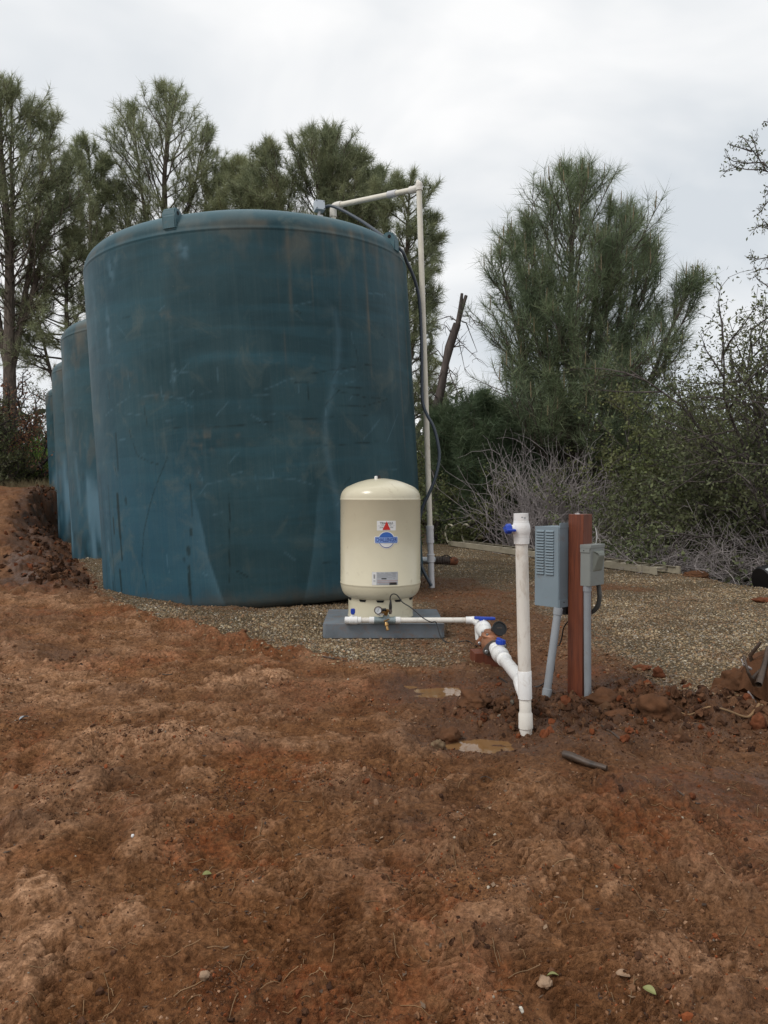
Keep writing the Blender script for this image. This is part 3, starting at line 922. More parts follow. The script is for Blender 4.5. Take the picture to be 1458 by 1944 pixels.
def tank_mesh(name, nth_front, nth_back, nz, paint, seed=0):
    th = np.concatenate([np.linspace(-PI + 0.05, -0.05 + 0.25, nth_front, endpoint=False), np.linspace(0.20, PI + 0.05, nth_back, endpoint=False)])
    prof = np.array(tank_profile(nz))
    T, Rr = np.meshgrid(th, prof[:, 0]); _, Zz = np.meshgrid(th, prof[:, 1])
    cx_, cz_ = np.cos(T) * 2.0, np.sin(T) * 2.0
    wall = sst(0.1, 0.5, Zz) * sst(TH + 0.3, TH - 0.2, Zz)
    d = 0.006 * pn(cx_ * 1.3 + seed, Zz * 0.9 + cz_ * 1.3) + 0.0022 * pn(cx_ * 4 + seed, Zz * 3 + cz_ * 4)
    for zz in (1.02, 1.50, 2.62):
        d = d - 0.0013 * np.exp(-((Zz - zz - 0.01 * np.sin(3 * T)) / 0.012) ** 2)
    Rr = Rr + d * wall
    # the shell sags a little outwards in folds at the foot
    Rr = Rr + 0.012 * sst(0.8, 0.15, Zz) * np.sin(T * 9 + 1.2 * np.sin(T * 4)) * sst(0.0, 0.06, Zz)
    X = Rr * np.cos(T); Y = Rr * np.sin(T)
    V = np.stack([X.ravel(), Y.ravel(), Zz.ravel()], 1)
    nr, nc = T.shape
    i = np.arange(nr * nc).reshape(nr, nc); j = np.roll(i, -1, axis=1)
    F = np.stack([i[:-1].ravel(), j[:-1].ravel(), j[1:].ravel(), i[1:].ravel()], 1)
    attrs = {}
    A = np.zeros((nr * nc, 4), dtype=np.float32); Bm = np.zeros((nr * nc, 4), dtype=np.float32)
    if paint:
        S = (T * TR).ravel(); Z = Zz.ravel()
        wob = 0.012 * fbm(S, Z, 5, 3)
        def cv(pts): return [(tank_uv(*p)[0] * TR, tank_uv(*p)[1]) for p in pts]
        tan = np.zeros(len(S)); pale = np.zeros(len(S)); dark = np.zeros(len(S)); scr = np.zeros(len(S)); blu = np.zeros(len(S))
        # clean dark panel low in the middle, paler outside its curved edges
        Lc = cv([(340, 905), (361, 916), (377, 964), (395, 1050), (422, 1131), (432, 1160)])
        Rc = cv([(612, 905), (604, 941), (594, 1059), (580, 1131), (572, 1160)])
        zl = np.array([p[1] for p in Lc][::-1]); sl = np.array([p[0] for p in Lc][::-1])
        zr = np.array([p[1] for p in Rc][::-1]); sr = np.array([p[0] for p in Rc][::-1])
        sL = np.interp(Z, zl, sl); sR = np.interp(Z, zr, sr)
        top = tank_uv(470, 905)[1]
        low = sst(top + 0.35, top - 0.55, Z)
        inside = sst(-0.012, 0.012, S - sL + 0.5 * wob) * sst(-0.012, 0.012, sR - S + 0.5 * wob)
        edgeL = np.exp(-np.clip(sL - S, 0, 9) / 0.10) * sst(-0.012, 0.012, sL - S - 0.5 * wob) * low
        edgeR = np.exp(-np.clip(S - sR, 0, 9) / 0.09) * sst(-0.012, 0.012, S - sR - 0.5 * wob) * low
        pale += 0.36 * edgeL * sst(top + 0.1, top - 0.5, Z) + 0.18 * edgeR * sst(top + 0.1, top - 0.4, Z)
        dark += 0.42 * low * inside * (0.7 + 0.3 * sst(0.9, 0.2, Z))
        lineT = seg_dist(S, Z, cv([(378, 930), (392, 912), (430, 905), (500, 906), (560, 912), (596, 925)]))
        pale += 0.25 * np.exp(-(lineT / 0.006) ** 2)
        # bluer lower left
        sc0 = tank_uv(380, 1000)[0] * TR
        blu += sst(sc0 + 0.35, sc0 - 0.25, S) * sst(2.0, 0.8, Z) * 0.9 + 0.45 * sst(1.2, 0.6, Z) * sst(tank_uv(585, 1000)[0] * TR, tank_uv(640, 1000)[0] * TR, S)
        blu += 0.35 * sst(tank_uv(300, 700)[0] * TR, tank_uv(200, 700)[0] * TR, S)
        # pale wedge right of the middle
        w = cv([(600, 560), (636, 597), (644, 640), (642, 690), (632, 745), (618, 800), (619, 855), (628, 905), (640, 950), (646, 1010)])
        ww = seg_dist(S, Z, w)
        pale += 0.24 * np.exp(-(ww / 0.034) ** 2) * sst(3.0, 2.5, Z)
        w = cv([(690, 520), (700, 640), (697, 800)])
        dark += 0.12 * np.exp(-(seg_dist(S, Z, w) / 0.16) ** 2)
        # darker soft panels
        for (px_, py_, sx_, sy_, a_) in ((440, 760, 0.36, 0.40, .22), (560, 760, .30, .33, .20), (715, 745, .28, .28, .16), (500, 560, .9, .5, .18), (430, 500, .6, .4, .12), (660, 850, .3, .3, .10)):
            s0, z0 = tank_uv(px_, py_); s0 *= TR
            g = ((S - s0) / sx_) ** 4 + ((Z - z0) / sy_) ** 4
            dark += a_ * sst(1.35, 0.8, g + 0.5 * fbm(S, Z, 2.5, 2))
        for (px_, py_, sx_, sy_, a_) in ((210, 500, .05, .10, .5), (204, 610, .035, .22, .55), (345, 463, .05, .07, .5), (352, 470, .03, .07, .4), (330, 705, .03, .13, .35), (215, 480, .10, .05, .3), (300, 640, .25, .02, .15),
                                         (205, 1010, .035, .5, .45), (178, 560, .05, .6, .2)):
            s0, z0 = tank_uv(px_, py_); s0 *= TR
            pale += a_ * np.exp(-((S - s0) / sx_) ** 2 - ((Z - z0) / sy_) ** 2) * sst(-0.3, 0.3, fbm(S, Z, 9, 3))
        # tan / rust streaks below the rim
        for (px_, y0_, y1_, wd, a_) in ((545, 440, 640, .016, .32), (612, 440, 560, .015, .28), (690, 455, 700, .022, .36), (697, 560, 760, .010, .36), (668, 450, 620, .02, .3), (490, 430, 500, .03, .25),
                                        (540, 640, 760, .01, .2), (640, 470, 640, .01, .25), (715, 470, 560, .03, .35), (752, 560, 900, .018, .35), (768, 600, 800, .02, .4), (335, 450, 520, .03, .25),
                                        (735, 480, 560, .05, .3), (590, 500, 640, .006, .25), (525, 470, 600, .006, .2)):
            s0, z0 = tank_uv(px_, y0_); z1 = tank_uv(px_, y1_)[1]; s0 *= TR
            m_ = sst(z1 - 0.05, z1 + 0.4, Z) * sst(z0 + 0.12, z0 - 0.02, Z)
            tan += a_ * np.exp(-((S - s0 + 0.012 * pn(S * 0, Z * 2 + s0)) / wd) ** 2) * m_ * (0.6 + 0.5 * sst(-0.3, 0.3, fbm(S * 4, Z, 3, 3)))
        rim = sst(TH - 0.42, TH - 0.02, Z) * (Z < TH + 0.25)
        tan += rim * 0.40 * sst(-0.1, 0.5, fbm(S, Z * 0.6, 2.6, 4, 0.6)) * sst(sc0 - 1.2, sc0 + 1.3, S)
        tan += 0.4 * np.exp(-((Z - TH - 0.07) / 0.05) ** 2) * sst(-0.15, 0.35, fbm(S, Z, 2.2, 3, ox=4))
        for (px_, py_, sx_, sy_, a_) in ((388, 830, .12, .10, .55), (596, 818, .08, .06, .4), (545, 1075, .04, .03, .4), (272, 765, .05, .07, .4), (305, 740, .14, .05, .3), (240, 700, .25, .12, .22), (175, 760, .05, .25, .3),
                                         (310, 590, .10, .07, .35), (190, 930, .03, .4, .3), (378, 895, .04, .09, .3), (450, 822, .03, .03, .3)):
            s0, z0 = tank_uv(px_, py_); s0 *= TR
            tan += a_ * np.exp(-((S - s0) / sx_) ** 2 - ((Z - z0) / sy_) ** 2) * sst(-0.2, 0.35, fbm(S, Z, 8, 3, 0.65, ox=2))
        # dark green algae drips
        for (px_, y0_, y1_, wd, a_) in ((219, 800, 880, .016, .5), (222, 915, 1010, .028, .7), (214, 960, 1000, .015, .6), (228, 1000, 1050, .016, .7), (226, 1060, 1110, .02, .7), (204, 900, 1150, .012, .45), (238, 925, 945, .02, .5),
                                        (361, 905, 975, .008, .5), (362, 990, 1012, .022, .9), (356, 995, 1003, .05, .6), (357, 1025, 1050, .02, .7), (350, 1045, 1060, .02, .5), (359, 1060, 1140, .016, .85), (190, 880, 1120, .014, .4), (213, 1080, 1150, .012, .5)):
            s0, z0 = tank_uv(px_, y0_); z1 = tank_uv(px_, y1_)[1]; s0 *= TR
            m_ = sst(z1 - 0.02, z1 + 0.05, Z) * sst(z0 + 0.02, z0 - 0.04, Z)
            dark += 1.3 * a_ * sst(0.25, 0.7, np.exp(-((S - s0) / wd) ** 2) * m_ + 0.35 * fbm(S * 1.6, Z, 9, 3, 0.6, ox=s0))
        # scratches
        R2 = random.Random(4)
        SCR = [([(592, 713), (640, 708), (660, 706), (712, 702)], 1), ([(628, 735), (650, 752), (690, 763), (722, 768)], 1), ([(622, 740), (636, 715), (648, 700)], 1), ([(640, 775), (690, 781), (735, 770)], 1),
               ([(600, 848), (640, 852), (690, 850), (720, 848)], 1), ([(318, 855), (290, 925), (272, 1000), (268, 1060), (278, 1115)], 1), ([(500, 740), (540, 725), (560, 720)], 0), ([(200, 770), (250, 735), (300, 738), (345, 745), (400, 738)], 0),
               ([(340, 750), (365, 765)], 0), ([(375, 885), (385, 905)], 0), ([(222, 600), (240, 625)], 0), ([(330, 715), (332, 690), (322, 715)], 0), ([(710, 630), (735, 655)], 1), ([(735, 850), (755, 800)], 0),
               ([(245, 800), (260, 850), (300, 870)], 1), ([(180, 830), (190, 900)], 1), ([(436, 930), (436, 1100)], 1), ([(560, 730), (620, 735), (690, 748)], 1), ([(330, 800), (420, 805), (520, 800), (700, 798)], 1)]
        for k in range(60):
            px_ = R2.uniform(200, 740); py_ = R2.uniform(560, 1080); l_ = R2.uniform(8, 38); a_ = R2.choice([0.1, -0.2, 1.4, 0.6, -0.8])
            SCR.append(([(px_, py_), (px_ + l_ * math.cos(a_), py_ + l_ * math.sin(a_))], R2.choice([0, 0, 1])))
        for pts, dk in SCR:
            dd = seg_dist(S + wob, Z + wob, cv(pts))
            k = np.exp(-(dd / 0.0058) ** 2) * sst(-0.35, 0.1, fbm(S, Z, 7, 2, ox=9) + 0.15)
            if dk: dark += 0.75 * k
            else: scr += 0.30 * k
        pale += scr
        A[:, 0] = np.clip(tan, 0, 1); A[:, 1] = np.clip(pale, 0, 1); A[:, 2] = np.clip(dark, 0, 1); A[:, 3] = np.clip(blu, 0, 1)
    else:
        S = (T * TR).ravel(); Z = Zz.ravel()
        A[:, 0] = np.clip(0.55 * sst(TH - 0.5, TH, Z) * sst(-0.2, 0.3, fbm(S, Z, 2.2, 3, ox=seed)) + 0.28 * sst(0.15, 0.5, fbm(S * 2.0, Z * 0.9, 1.6, 4, 0.6, ox=seed)), 0, 1)
        A[:, 1] = np.clip(0.8 * sst(0.12, 0.4, fbm(S * 1.8, Z * 0.35, 1.5, 3, ox=seed + 7)) * sst(2.6, 1.2, Z), 0, 1)
        A[:, 2] = np.clip(0.8 * sst(0.7, 0.2, Z) * sst(-0.1, 0.35, fbm(S, Z, 2.5, 3, ox=seed + 3)) + 0.6 * sst(0.3, 0.5, fbm(S * 3, Z, 3, 3, ox=seed + 30)) * sst(1.8, 1.0, Z), 0, 1)
        A[:, 3] = np.clip(0.8 * sst(2.4, 0.8, Z), 0, 1)
    attrs['stain'] = A
    return np_mesh(name, V, F, True, attrs)


def tank_mat():
    m, nt, b = mat_new('blue_green_polyethylene')
    at = N(nt, 'ShaderNodeAttribute', attribute_name='stain')
    sp = nt.nodes.new('ShaderNodeSeparateColor'); nt.links.new(at.outputs['Color'], sp.inputs[0])
    v = objvec(nt)
    streak = noise(nt, 1.0, 7, 0.62, objvec(nt, (16, 16, 0.55)), 0.2)
    fine = noise(nt, 1.0, 5, 0.6, objvec(nt, (70, 70, 2.0)))
    cloud = noise(nt, 1.3, 5, 0.55, v, 0.5)
    band = noise(nt, 1.0, 4, 0.6, objvec(nt, (0.6, 0.6, 5.5)), 0.4)
    hori = noise(nt, 1.0, 4, 0.7, objvec(nt, (3, 3, 60)))
    c = mixc(nt, ramp(nt, cloud, 0.32, 0.68), (0.015, 0.048, 0.060), (0.032, 0.080, 0.096))
    c = mixc(nt, math_(nt, 'MULTIPLY', at.outputs['Alpha'], 0.75), c, (0.026, 0.088, 0.132))
    c = mixc(nt, math_(nt, 'MULTIPLY', ramp(nt, band, 0.48, 0.66), 0.5), c, (0.030, 0.098, 0.130))
    c = mixc(nt, math_(nt, 'MULTIPLY', ramp(nt, streak, 0.50, 0.72), 0.24), c, (0.070, 0.115, 0.125))
    c = mixc(nt, math_(nt, 'MULTIPLY', ramp(nt, fine, 0.5, 0.8), 0.25), c, (0.085, 0.12, 0.12))
    c = mixc(nt, math_(nt, 'MULTIPLY', ramp(nt, hori, 0.55, 0.75), 0.16), c, (0.02, 0.05, 0.07))
    grey = ramp(nt, noise(nt, 2.6, 6, 0.65, v, 0.7), 0.55, 0.72)
    c = mixc(nt, math_(nt, 'MULTIPLY', grey, 0.42), c, (0.125, 0.145, 0.125))
    speck = ramp(nt, noise(nt, 34, 3, 0.6, v), 0.70, 0.78)
    c = mixc(nt, math_(nt, 'MULTIPLY', speck, 0.3), c, (0.2, 0.2, 0.16))
    c = mixc(nt, sp.outputs[2], c, (0.012, 0.030, 0.034))
    c = mixc(nt, math_(nt, 'MULTIPLY', sp.outputs[1], 0.8), c, (0.13, 0.235, 0.30))
    c = mixc(nt, math_(nt, 'MULTIPLY', sp.outputs[0], 0.68), c, (0.19, 0.145, 0.095))
    # dust lies where the shell faces the sky
    geo = nt.nodes.new('ShaderNodeNewGeometry'); sx = nt.nodes.new('ShaderNodeSeparateXYZ'); nt.links.new(geo.outputs['Normal'], sx.inputs[0])
    dust = ramp(nt, sx.outputs[2], 0.25, 0.9)
    c = mixc(nt, math_(nt, 'MULTIPLY', dust, 0.6), c, (0.105, 0.185, 0.215))
    # mud splash at the foot
    tc = nt.nodes.new('ShaderNodeTexCoord'); sz = nt.nodes.new('ShaderNodeSeparateXYZ'); nt.links.new(tc.outputs['Object'], sz.inputs[0])
    mudf = ramp(nt, math_(nt, 'ADD', sz.outputs[2], math_(nt, 'MULTIPLY', math_(nt, 'SUBTRACT', noise(nt, 6, 5, 0.65, v), 0.5), 0.30)), 0.04, 0.20, (1, 1, 1), (0, 0, 0))
    c = mixc(nt, math_(nt, 'MULTIPLY', mudf, 0.55), c, (0.085, 0.065, 0.045))
    nt.links.new(c, b.inputs['Base Color'])
    b.inputs['Roughness'].default_value = 0.55
    b.inputs['Specular IOR Level'].default_value = 0.2
    bump(nt, b, math_(nt, 'ADD', math_(nt, 'MULTIPLY', noise(nt, 3.2, 4, 0.5, v), 1.0), math_(nt, 'MULTIPLY', noise(nt, 60, 3, 0.6, v), 0.05)), 0.35, 0.03)
    return m


tmat = tank_mat()
lugmat = simple('blue_green_lug', (0.055, 0.13, 0.155), 0.55, var=0.3, nscale=7, dirt=0.15, dirtcol=(0.13, 0.13, 0.11))


def lug(parent, ang, z0=TH + 0.03):
    """lifting lug on the shoulder: a block with a rounded head, a sloping back and a hole"""
    mb = MB()
    prof = [(-0.03, 0.03), (0.062, 0.03), (0.060, 0.16), (0.052, 0.205), (0.03, 0.235), (-0.02, 0.24), (-0.055, 0.225), (-0.20, 0.10), (-0.20, 0.05)]
    w = 0.068
    Mx = Matrix.Rotation(ang, 4, 'Z') @ Matrix.Translation((TR - 0.055, 0, z0)) @ Matrix(((1, 0, 0, 0), (0, 0, -1, 0), (0, 1, 0, 0), (0, 0, 0, 1)))
    mb.prism(prof, -w, w, Mx)
    bmesh.ops.bevel(mb.bm, geom=mb.bm.edges[:], offset=0.012, segments=2, affect='EDGES')
    o = mb.build('lifting_lug', lugmat, parent)
    q = Matrix.Rotation(ang, 4, 'Z') @ Matrix.Translation((TR - 0.055, 0, z0))
    for sgn in (-1, 1):
        hb = MB(); hb.turned([(0, 0.019), (0.002, 0.019)], q @ Vector((0.005, sgn * (w + 0.0006), 0.185)), q.to_3x3() @ Vector((0, sgn, 0)), 14)
        hb.build('eye_hole', M['hole'], o)
    return o


def make_tank(loc, me, label, lean, spin):
    t = thing('storage_tank', label, 'water tank', loc, 'blue green storage tanks in a row', (0, lean, 0))
    link('shell', me, tmat, t, rot=(0, 0, spin))
    return t


big = tank_mesh('shell', 390, 44, 190, True)
small = tank_mesh('shell', 120, 40, 50, False, 3)
t1 = make_tank((TK.x, TK.y, -0.02), big, 'large blue green plastic water tank behind the cream pressure tank', LEAN, 0)
lugs = [lug(t1, math.radians(a)) for a in (-104.5, -21.0, 67.0, 157.0)]
# lid over the manway, its rim showing past the dome edge
mb = MB(); mb.turned([(0, 0.24), (0.07, 0.24), (0.09, 0.25), (0.115, 0.25), (0.13, 0.22), (0.15, 0.05)], (0, 0, 0), seg=36)
lid = mb.build('manway_lid', simple('dark_lid', (0.045, 0.065, 0.07), 0.5, var=0.2), t1, loc=(1.02, 0.45, TH + 0.42), rot=(0, math.radians(16), math.radians(20)))
TLAB = ['second blue green tank in the row, half hidden behind the largest one',
        'third blue green tank in the row with pinkish scuffs on its side',
        'farthest and darkest blue green tank at the end of the row']
for (lx, ly, ln, sp_), lab in zip(((-3.26, 12.95, -2.6, 0.0), (-4.98, 16.55, -1.9, 1.3), (-6.86, 20.6, -2.0, 2.4)), TLAB):
    t = make_tank((lx, ly, -0.03), small, lab, math.radians(ln), sp_)
    for l_ in lugs[2:]:
        c = l_.copy(); C.objects.link(c); c.parent = t; c.location = (0, 0, 0)
        for g in l_.children:
            d_ = g.copy(); C.objects.link(d_); d_.parent = c

# ------------------------------------------------------------------ tall fill pipe over the tank
fp = thing('fill_pipe', 'tall white plastic pipe rising beside the tank and bending over its top', 'pipe', (0.541, 8.75, 0))
off = Vector((0.541, 8.75, 0))
b0 = P(820, 1116, 8.75) - off; b0.z = -0.05
b1 = P(795.5, 362, 8.75) - off
def along(z): return b0 + (b1 - b0) * ((z - b0.z) / (b1.z - b0.z))
RP = 0.031
mb = MB(); mb.tube([along(0.62), along(1.8), along(3.2), b1], RP, 20); mb.build('riser', M['pvc_old'], fp)
mb = MB(); mb.tube([along(-0.05), along(0.66)], RP + 0.002, 20); mb.build('riser', M['pvc_grey'], fp)
for za, zb, rr in ((0.545, 0.70, .041), (0.50, 0.55, .043), (0.655, 0.70, .045), (0.29, 0.375, .040), (0.36, 0.38, .044), (0.285, 0.30, .044)):
    mb = MB(); mb.turned([(0, RP), (0.004, rr), ((zb - za) - 0.004, rr), (zb - za, RP)], along(za), b1 - b0, 24); mb.build('coupling', M['pvc_grey'], fp)
e0 = P(795.5, 358, 8.75) - off
far_end = P(636, 391, 9.46) - off
mid_ = e0 + (far_end - e0) * 0.30
mb = MB(); mb.tube([along(4.42), along(4.50), e0 + Vector((-0.004, 0.001, 0.012)), e0 + (far_end - e0) * 0.055, e0 + (far_end - e0) * 0.10], 0.041, 20, smooth_path=3); mb.build('elbow', M['pvc'], fp)
mb = MB(); mb.tube([e0 + (far_end - e0) * 0.06, mid_, far_end], RP, 20); mb.build('cross_pipe', M['pvc_old'], fp)
ax = (far_end - e0).normalized()
mb = MB(); mb.turned([(0, RP), (0.003, .040), (0.117, .040), (0.12, RP)], mid_ - ax * 0.06, ax, 24); mb.build('coupling', M['pvc_grey'], fp)
mb = MB(); mb.tube([far_end - ax * 0.10, far_end - ax * 0.02, far_end + Vector((-0.02, 0.0, -0.03)), far_end + Vector((-0.022, 0, -0.13))], 0.042, 20, smooth_path=3); mb.build('elbow', M['pvc'], fp)
dn = far_end + Vector((-0.022, 0, -0.10))
mb = MB(); mb.tube([dn, dn + Vector((0.004, 0, -0.36))], RP, 20); mb.build('drop_pipe', M['pvc_old'], fp)
mb = MB(); mb.turned([(0, .040), (0.2, .042)], dn + Vector((0.0, 0, -0.32)), (0, 0, 1), 20); mb.build('coupling', M['pvc'], fp)

# junction box on the dome
jb_p = P(606, 392, 9.35)
jb = thing('junction_box', 'small light grey junction box on a stub above the tank dome', 'electrical box', jb_p)
jr = (math.radians(-8), 0, math.radians(22))
mb = MB(); mb.box((0.118, 0.09, 0.118), (0, 0, 0), jr, 0.008); jbb = mb.build('housing', simple('light_grey_box', (0.44, 0.49, 0.53), 0.5, var=0.06), jb)
J = Euler(jr).to_matrix()
mb = MB(); mb.box((0.112, 0.01, 0.112), J @ Vector((0, -0.047, 0)), jr, 0.003); cov = mb.build('cover', simple('pale_box_cover', (0.50, 0.55, 0.60), 0.45, var=0.04), jb)
for sx_ in (-1, 1):
    for sz_ in (-1, 1):
        mb = MB(); mb.turned([(0, 0.006), (0.004, 0.006)], J @ Vector((sx_ * 0.045, -0.052, sz_ * 0.045)), J @ Vector((0, -1, 0)), 10); mb.build('screw', M['ink_black'], cov)
mb = MB(); mb.turned([(0, .016), (.03, .016), (.035, .021), (.09, .021), (.1, .015), (0.32, .015)], (0, 0, -0.06), (0, 0, -1), 16); mb.build('stub', M['pvc_grey'], jb)
mb = MB(); mb.turned([(0, .020), (.045, .022), (.046, .014)], (0.0, -0.0, -0.125), (0.9, -0.35, 0), 16); mb.build('side_port', M['pvc_grey'], jb)
mb = MB(); mb.turned([(0, .021), (0.022, .021), (0.024, .017), (.045, .017)], J @ Vector((0.055, 0, 0.0)), (0.95, 0.2, 0), 16); mb.build('cable_gland', M['darkmetal'], jb)

# grey flexible conduit
cab = MB()
pts = [P(615, 394, 9.36), P(628, 391, 9.3), P(650, 399, 9.22), P(690, 422, 9.0), P(725, 447, 8.72), P(752, 467, 8.45), P(764, 478, 8.38), P(772, 496, 8.44), P(783, 520, 8.5), P(792, 548, 8.56), P(797, 580, 8.6),
       P(800, 640, 8.62), P(801, 700, 8.62), P(802, 760, 8.62), P(811, 788, 8.6), P(822, 808, 8.57), P(830, 835, 8.55), P(834, 868, 8.53), P(827, 905, 8.5), P(814, 938, 8.5), P(802, 964, 8.52), P(794, 1000, 8.55), P(792, 1040, 8.6), P(799, 1072, 8.62), P(810, 1096, 8.62), P(819, 1112, 8.62)]
cab.tube(pts, 0.0175, 12, smooth_path=5)
tag(cab.build('flexible_conduit', M['cable']), 'dark grey flexible conduit looping from the tank top down behind the pressure tank', 'conduit')

# galvanised outlet with its rusty end, lying behind the pressure tank
op = thing('outlet_pipe', 'short galvanised steel pipe with rusty end lying behind the white riser pipe', 'pipe', (0.5, 9.2, 0.1))
oo = Vector((0.5, 9.2, 0.1))
pA = P(770, 1064, 9.2) - oo; pB = P(838, 1064, 9.2) - oo; pC = P(858, 1065, 9.25) - oo
mb = MB(); mb.tube([pA, P(828, 1064, 9.2) - oo], 0.043, 20); mb.build('pipe', M['galv'], op)
mb = MB(); prof = []
for k in range(9): prof += [(k * 0.02, 0.045), (k * 0.02 + 0.008, 0.055), (k * 0.02 + 0.014, 0.045)]
mb.turned(prof, P(826, 1064, 9.2) - oo, pC - pA, 20); mb.build('hose_clamp', M['darkmetal'], op)
mb = MB(); mb.tube([P(852, 1065, 9.24) - oo, P(862, 1065, 9.26) - oo, P(868, 1067, 9.27) - oo], [0.045, 0.052, 0.036], 14); mb.build('pipe_end', M['rust'], op)
mb = MB(); mb.tube([P(836, 1058, 9.2) - oo, P(848, 1054, 9.2) - oo, P(858, 1060, 9.2) - oo], 0.006, 8, smooth_path=3); mb.build('tie_wire', M['hole'], op)

# ------------------------------------------------------------------ pressure tank on its pad
pad = MB()
w2, d2 = 0.455, 0.365
pad.bm.free(); pad.bm = bmesh.new()
lo = [(-w2, -d2), (w2, -d2), (w2 + 0.0, d2), (-w2, d2)]
c0 = 0.0
poly = [(-w2 + 0.02, -d2), (w2 - 0.02, -d2), (w2, -d2 + 0.02), (w2, d2 - 0.02), (w2 - 0.02, d2), (-w2 + 0.02, d2), (-w2, d2 - 0.02), (-w2, -d2 + 0.02)]
pad.prism(poly, -0.01, 0.098)
bmesh.ops.bevel(pad.bm, geom=pad.bm.edges[:], offset=0.004, segments=2, affect='EDGES')
tag(pad.build('equipment_pad', M['pad'], loc=(-0.006, 6.16, 0.0), rot=(0, 0, math.radians(0.6))), 'grey rectangular equipment pad on the gravel under the cream tank', 'pad')

PTX, PTY, PTZ = -0.028, 6.20, 0.098
PR = 0.318
pt = thing('pressure_tank', 'cream steel well pressure tank standing on the grey pad', 'pressure tank', (PTX, PTY, PTZ))
prof = [(0.150, 0.20), (0.158, 0.250)]
for t in np.linspace(0, 1, 14)[0:]:
    a = t * PI / 2
    prof.append((0.262 - 0.100 * math.cos(a) ** 1.15, 0.256 + (PR - 0.256) * math.sin(a) ** 0.95))
prof += [(0.268, PR + 0.0035), (0.273, PR + 0.0035), (0.277, PR), (0.92, PR), (0.924, PR + 0.003), (0.930, PR + 0.003), (0.934, PR)]
for t in np.linspace(0.04, 1, 26):
    # torispherical head
    if t < 0.45:
        a = t / 0.45 * math.radians(62)
        prof.append((0.934 + 0.105 * math.sin(a), PR - 0.105 * (1 - math.cos(a))))
    else:
        k = (t - 0.45) / 0.55
        r0 = PR - 0.105 * (1 - math.cos(math.radians(62))); z0 = 0.934 + 0.105 * math.sin(math.radians(62))
        prof.append((z0 + 0.066 * (1 - (1 - k) ** 2), r0 * (1 - k) + 0.002 * k))
mb = MB(); mb.turned(prof, (0, 0, 0), (0, 0, 1), 96); mb.build('body', M['cream'], pt, sharp=50)
mb = MB(); mb.turned([(0, 0.258), (0.006, 0.262), (0.03, 0.257), (0.172, 0.257)], (0, 0, 0), (0, 0, 1), 80); mb.build('stand', M['cream'], pt)
for a in (-158, -122, -90, -58, -22, 10, 50, 90, 130, 170):
    ar = math.radians(a)
    o = MB(); o.prism([(-0.031, 0.006), (0.031, 0.006), (0.022, -0.010), (-0.022, -0.010)], -0.003, 0.003, Matrix.Rotation(ar, 4, 'Z') @ Matrix.Translation((0.2585, 0, 0.150)) @ Matrix(((0, 0, 1, 0), (1, 0, 0, 0), (0, 1, 0, 0), (0, 0, 0, 1))))
    o.build('vent_slot', M['hole'], pt)
mb = MB(); mb.turned([(0, .016), (0.012, .016), (0.016, .012), (.03, .010)], (-0.01, -0.03, 1.086), (0, 0, 1), 14); mb.build('air_valve', M['black'], pt)
mb = MB(); mb.turned([(0, .013), (0.022, .012), (0.026, .006)], (-0.035, -0.05, 1.085), (0, 0, 1), 12); mb.build('valve_cap', M['pvc_clean'], pt)


def text_mesh(s, size, font_scale_x=1.0, bold=0.0):
    cu = bpy.data.curves.new('lettering', 'FONT'); cu.body = s; cu.size = size; cu.align_x = 'CENTER'; cu.align_y = 'CENTER'
    cu.offset = bold; cu.resolution_u = 3
    o = bpy.data.objects.new('lettering', cu); C.objects.link(o)
    dg = bpy.context.evaluated_depsgraph_get(); dg.update()
    me = bpy.data.meshes.new_from_object(o.evaluated_get(dg))
    bpy.data.objects.remove(o)
    for v in me.vertices: v.co.x *= font_scale_x
    return me


def wrap(me, az, zc, rad):
    """flat x/y sheet -> on the tank's cylinder"""
    for v in me.vertices:
        a = az + v.co.x / PR
        rr = rad + v.co.z
        v.co = Vector((rr * math.cos(a), rr * math.sin(a), zc + v.co.y))


def sheet(pts, name, mat, parent, az, zc, rad, cell=0.008):
    """polygon given in sheet coordinates, cut into strips so that it follows the curve"""
    bm = bmesh.new()
    bm.faces.new([bm.verts.new((p[0], p[1], 0)) for p in pts])
    xs = [p[0] for p in pts]
    x_ = min(xs) + cell
    while x_ < max(xs):
        bmesh.ops.bisect_plane(bm, geom=bm.verts[:] + bm.edges[:] + bm.faces[:], plane_co=(x_, 0, 0), plane_no=(1, 0, 0))
        x_ += cell
    me = bpy.data.meshes.new(name); bm.to_mesh(me); bm.free()
    wrap(me, az, zc, rad)
    me.update()
    return link(name, me, mat, parent)


def rect(w, h, cx=0, cy_=0): return [(cx - w / 2, cy_ - h / 2), (cx + w / 2, cy_ - h / 2), (cx + w / 2, cy_ + h / 2), (cx - w / 2, cy_ + h / 2)]
def ell(a, b, cx=0, cy_=0, t0=0, t1=2 * PI, n=40): return [(cx + a * math.cos(t), cy_ + b * math.sin(t)) for t in np.linspace(t0, t1, n, endpoint=(t1 - t0) < 6.2)]


def lettering(s, size, sx, cx, cy_, mat, parent, az, zc, rad, bold=0.0):
    me = text_mesh(s, size, sx, bold)
    for v in me.vertices: v.co.x += cx; v.co.y += cy_
    wrap(me, az, zc, rad)
    return link('lettering', me, mat, parent)


def az_of(px): return math.asin(((px - 729) / FPX * (PTY - PR) - PTX) / PR) - PI / 2
PXM = (PTY - PR) / FPX
def zof(py): return P(729, py, PTY - PR).z - PTZ

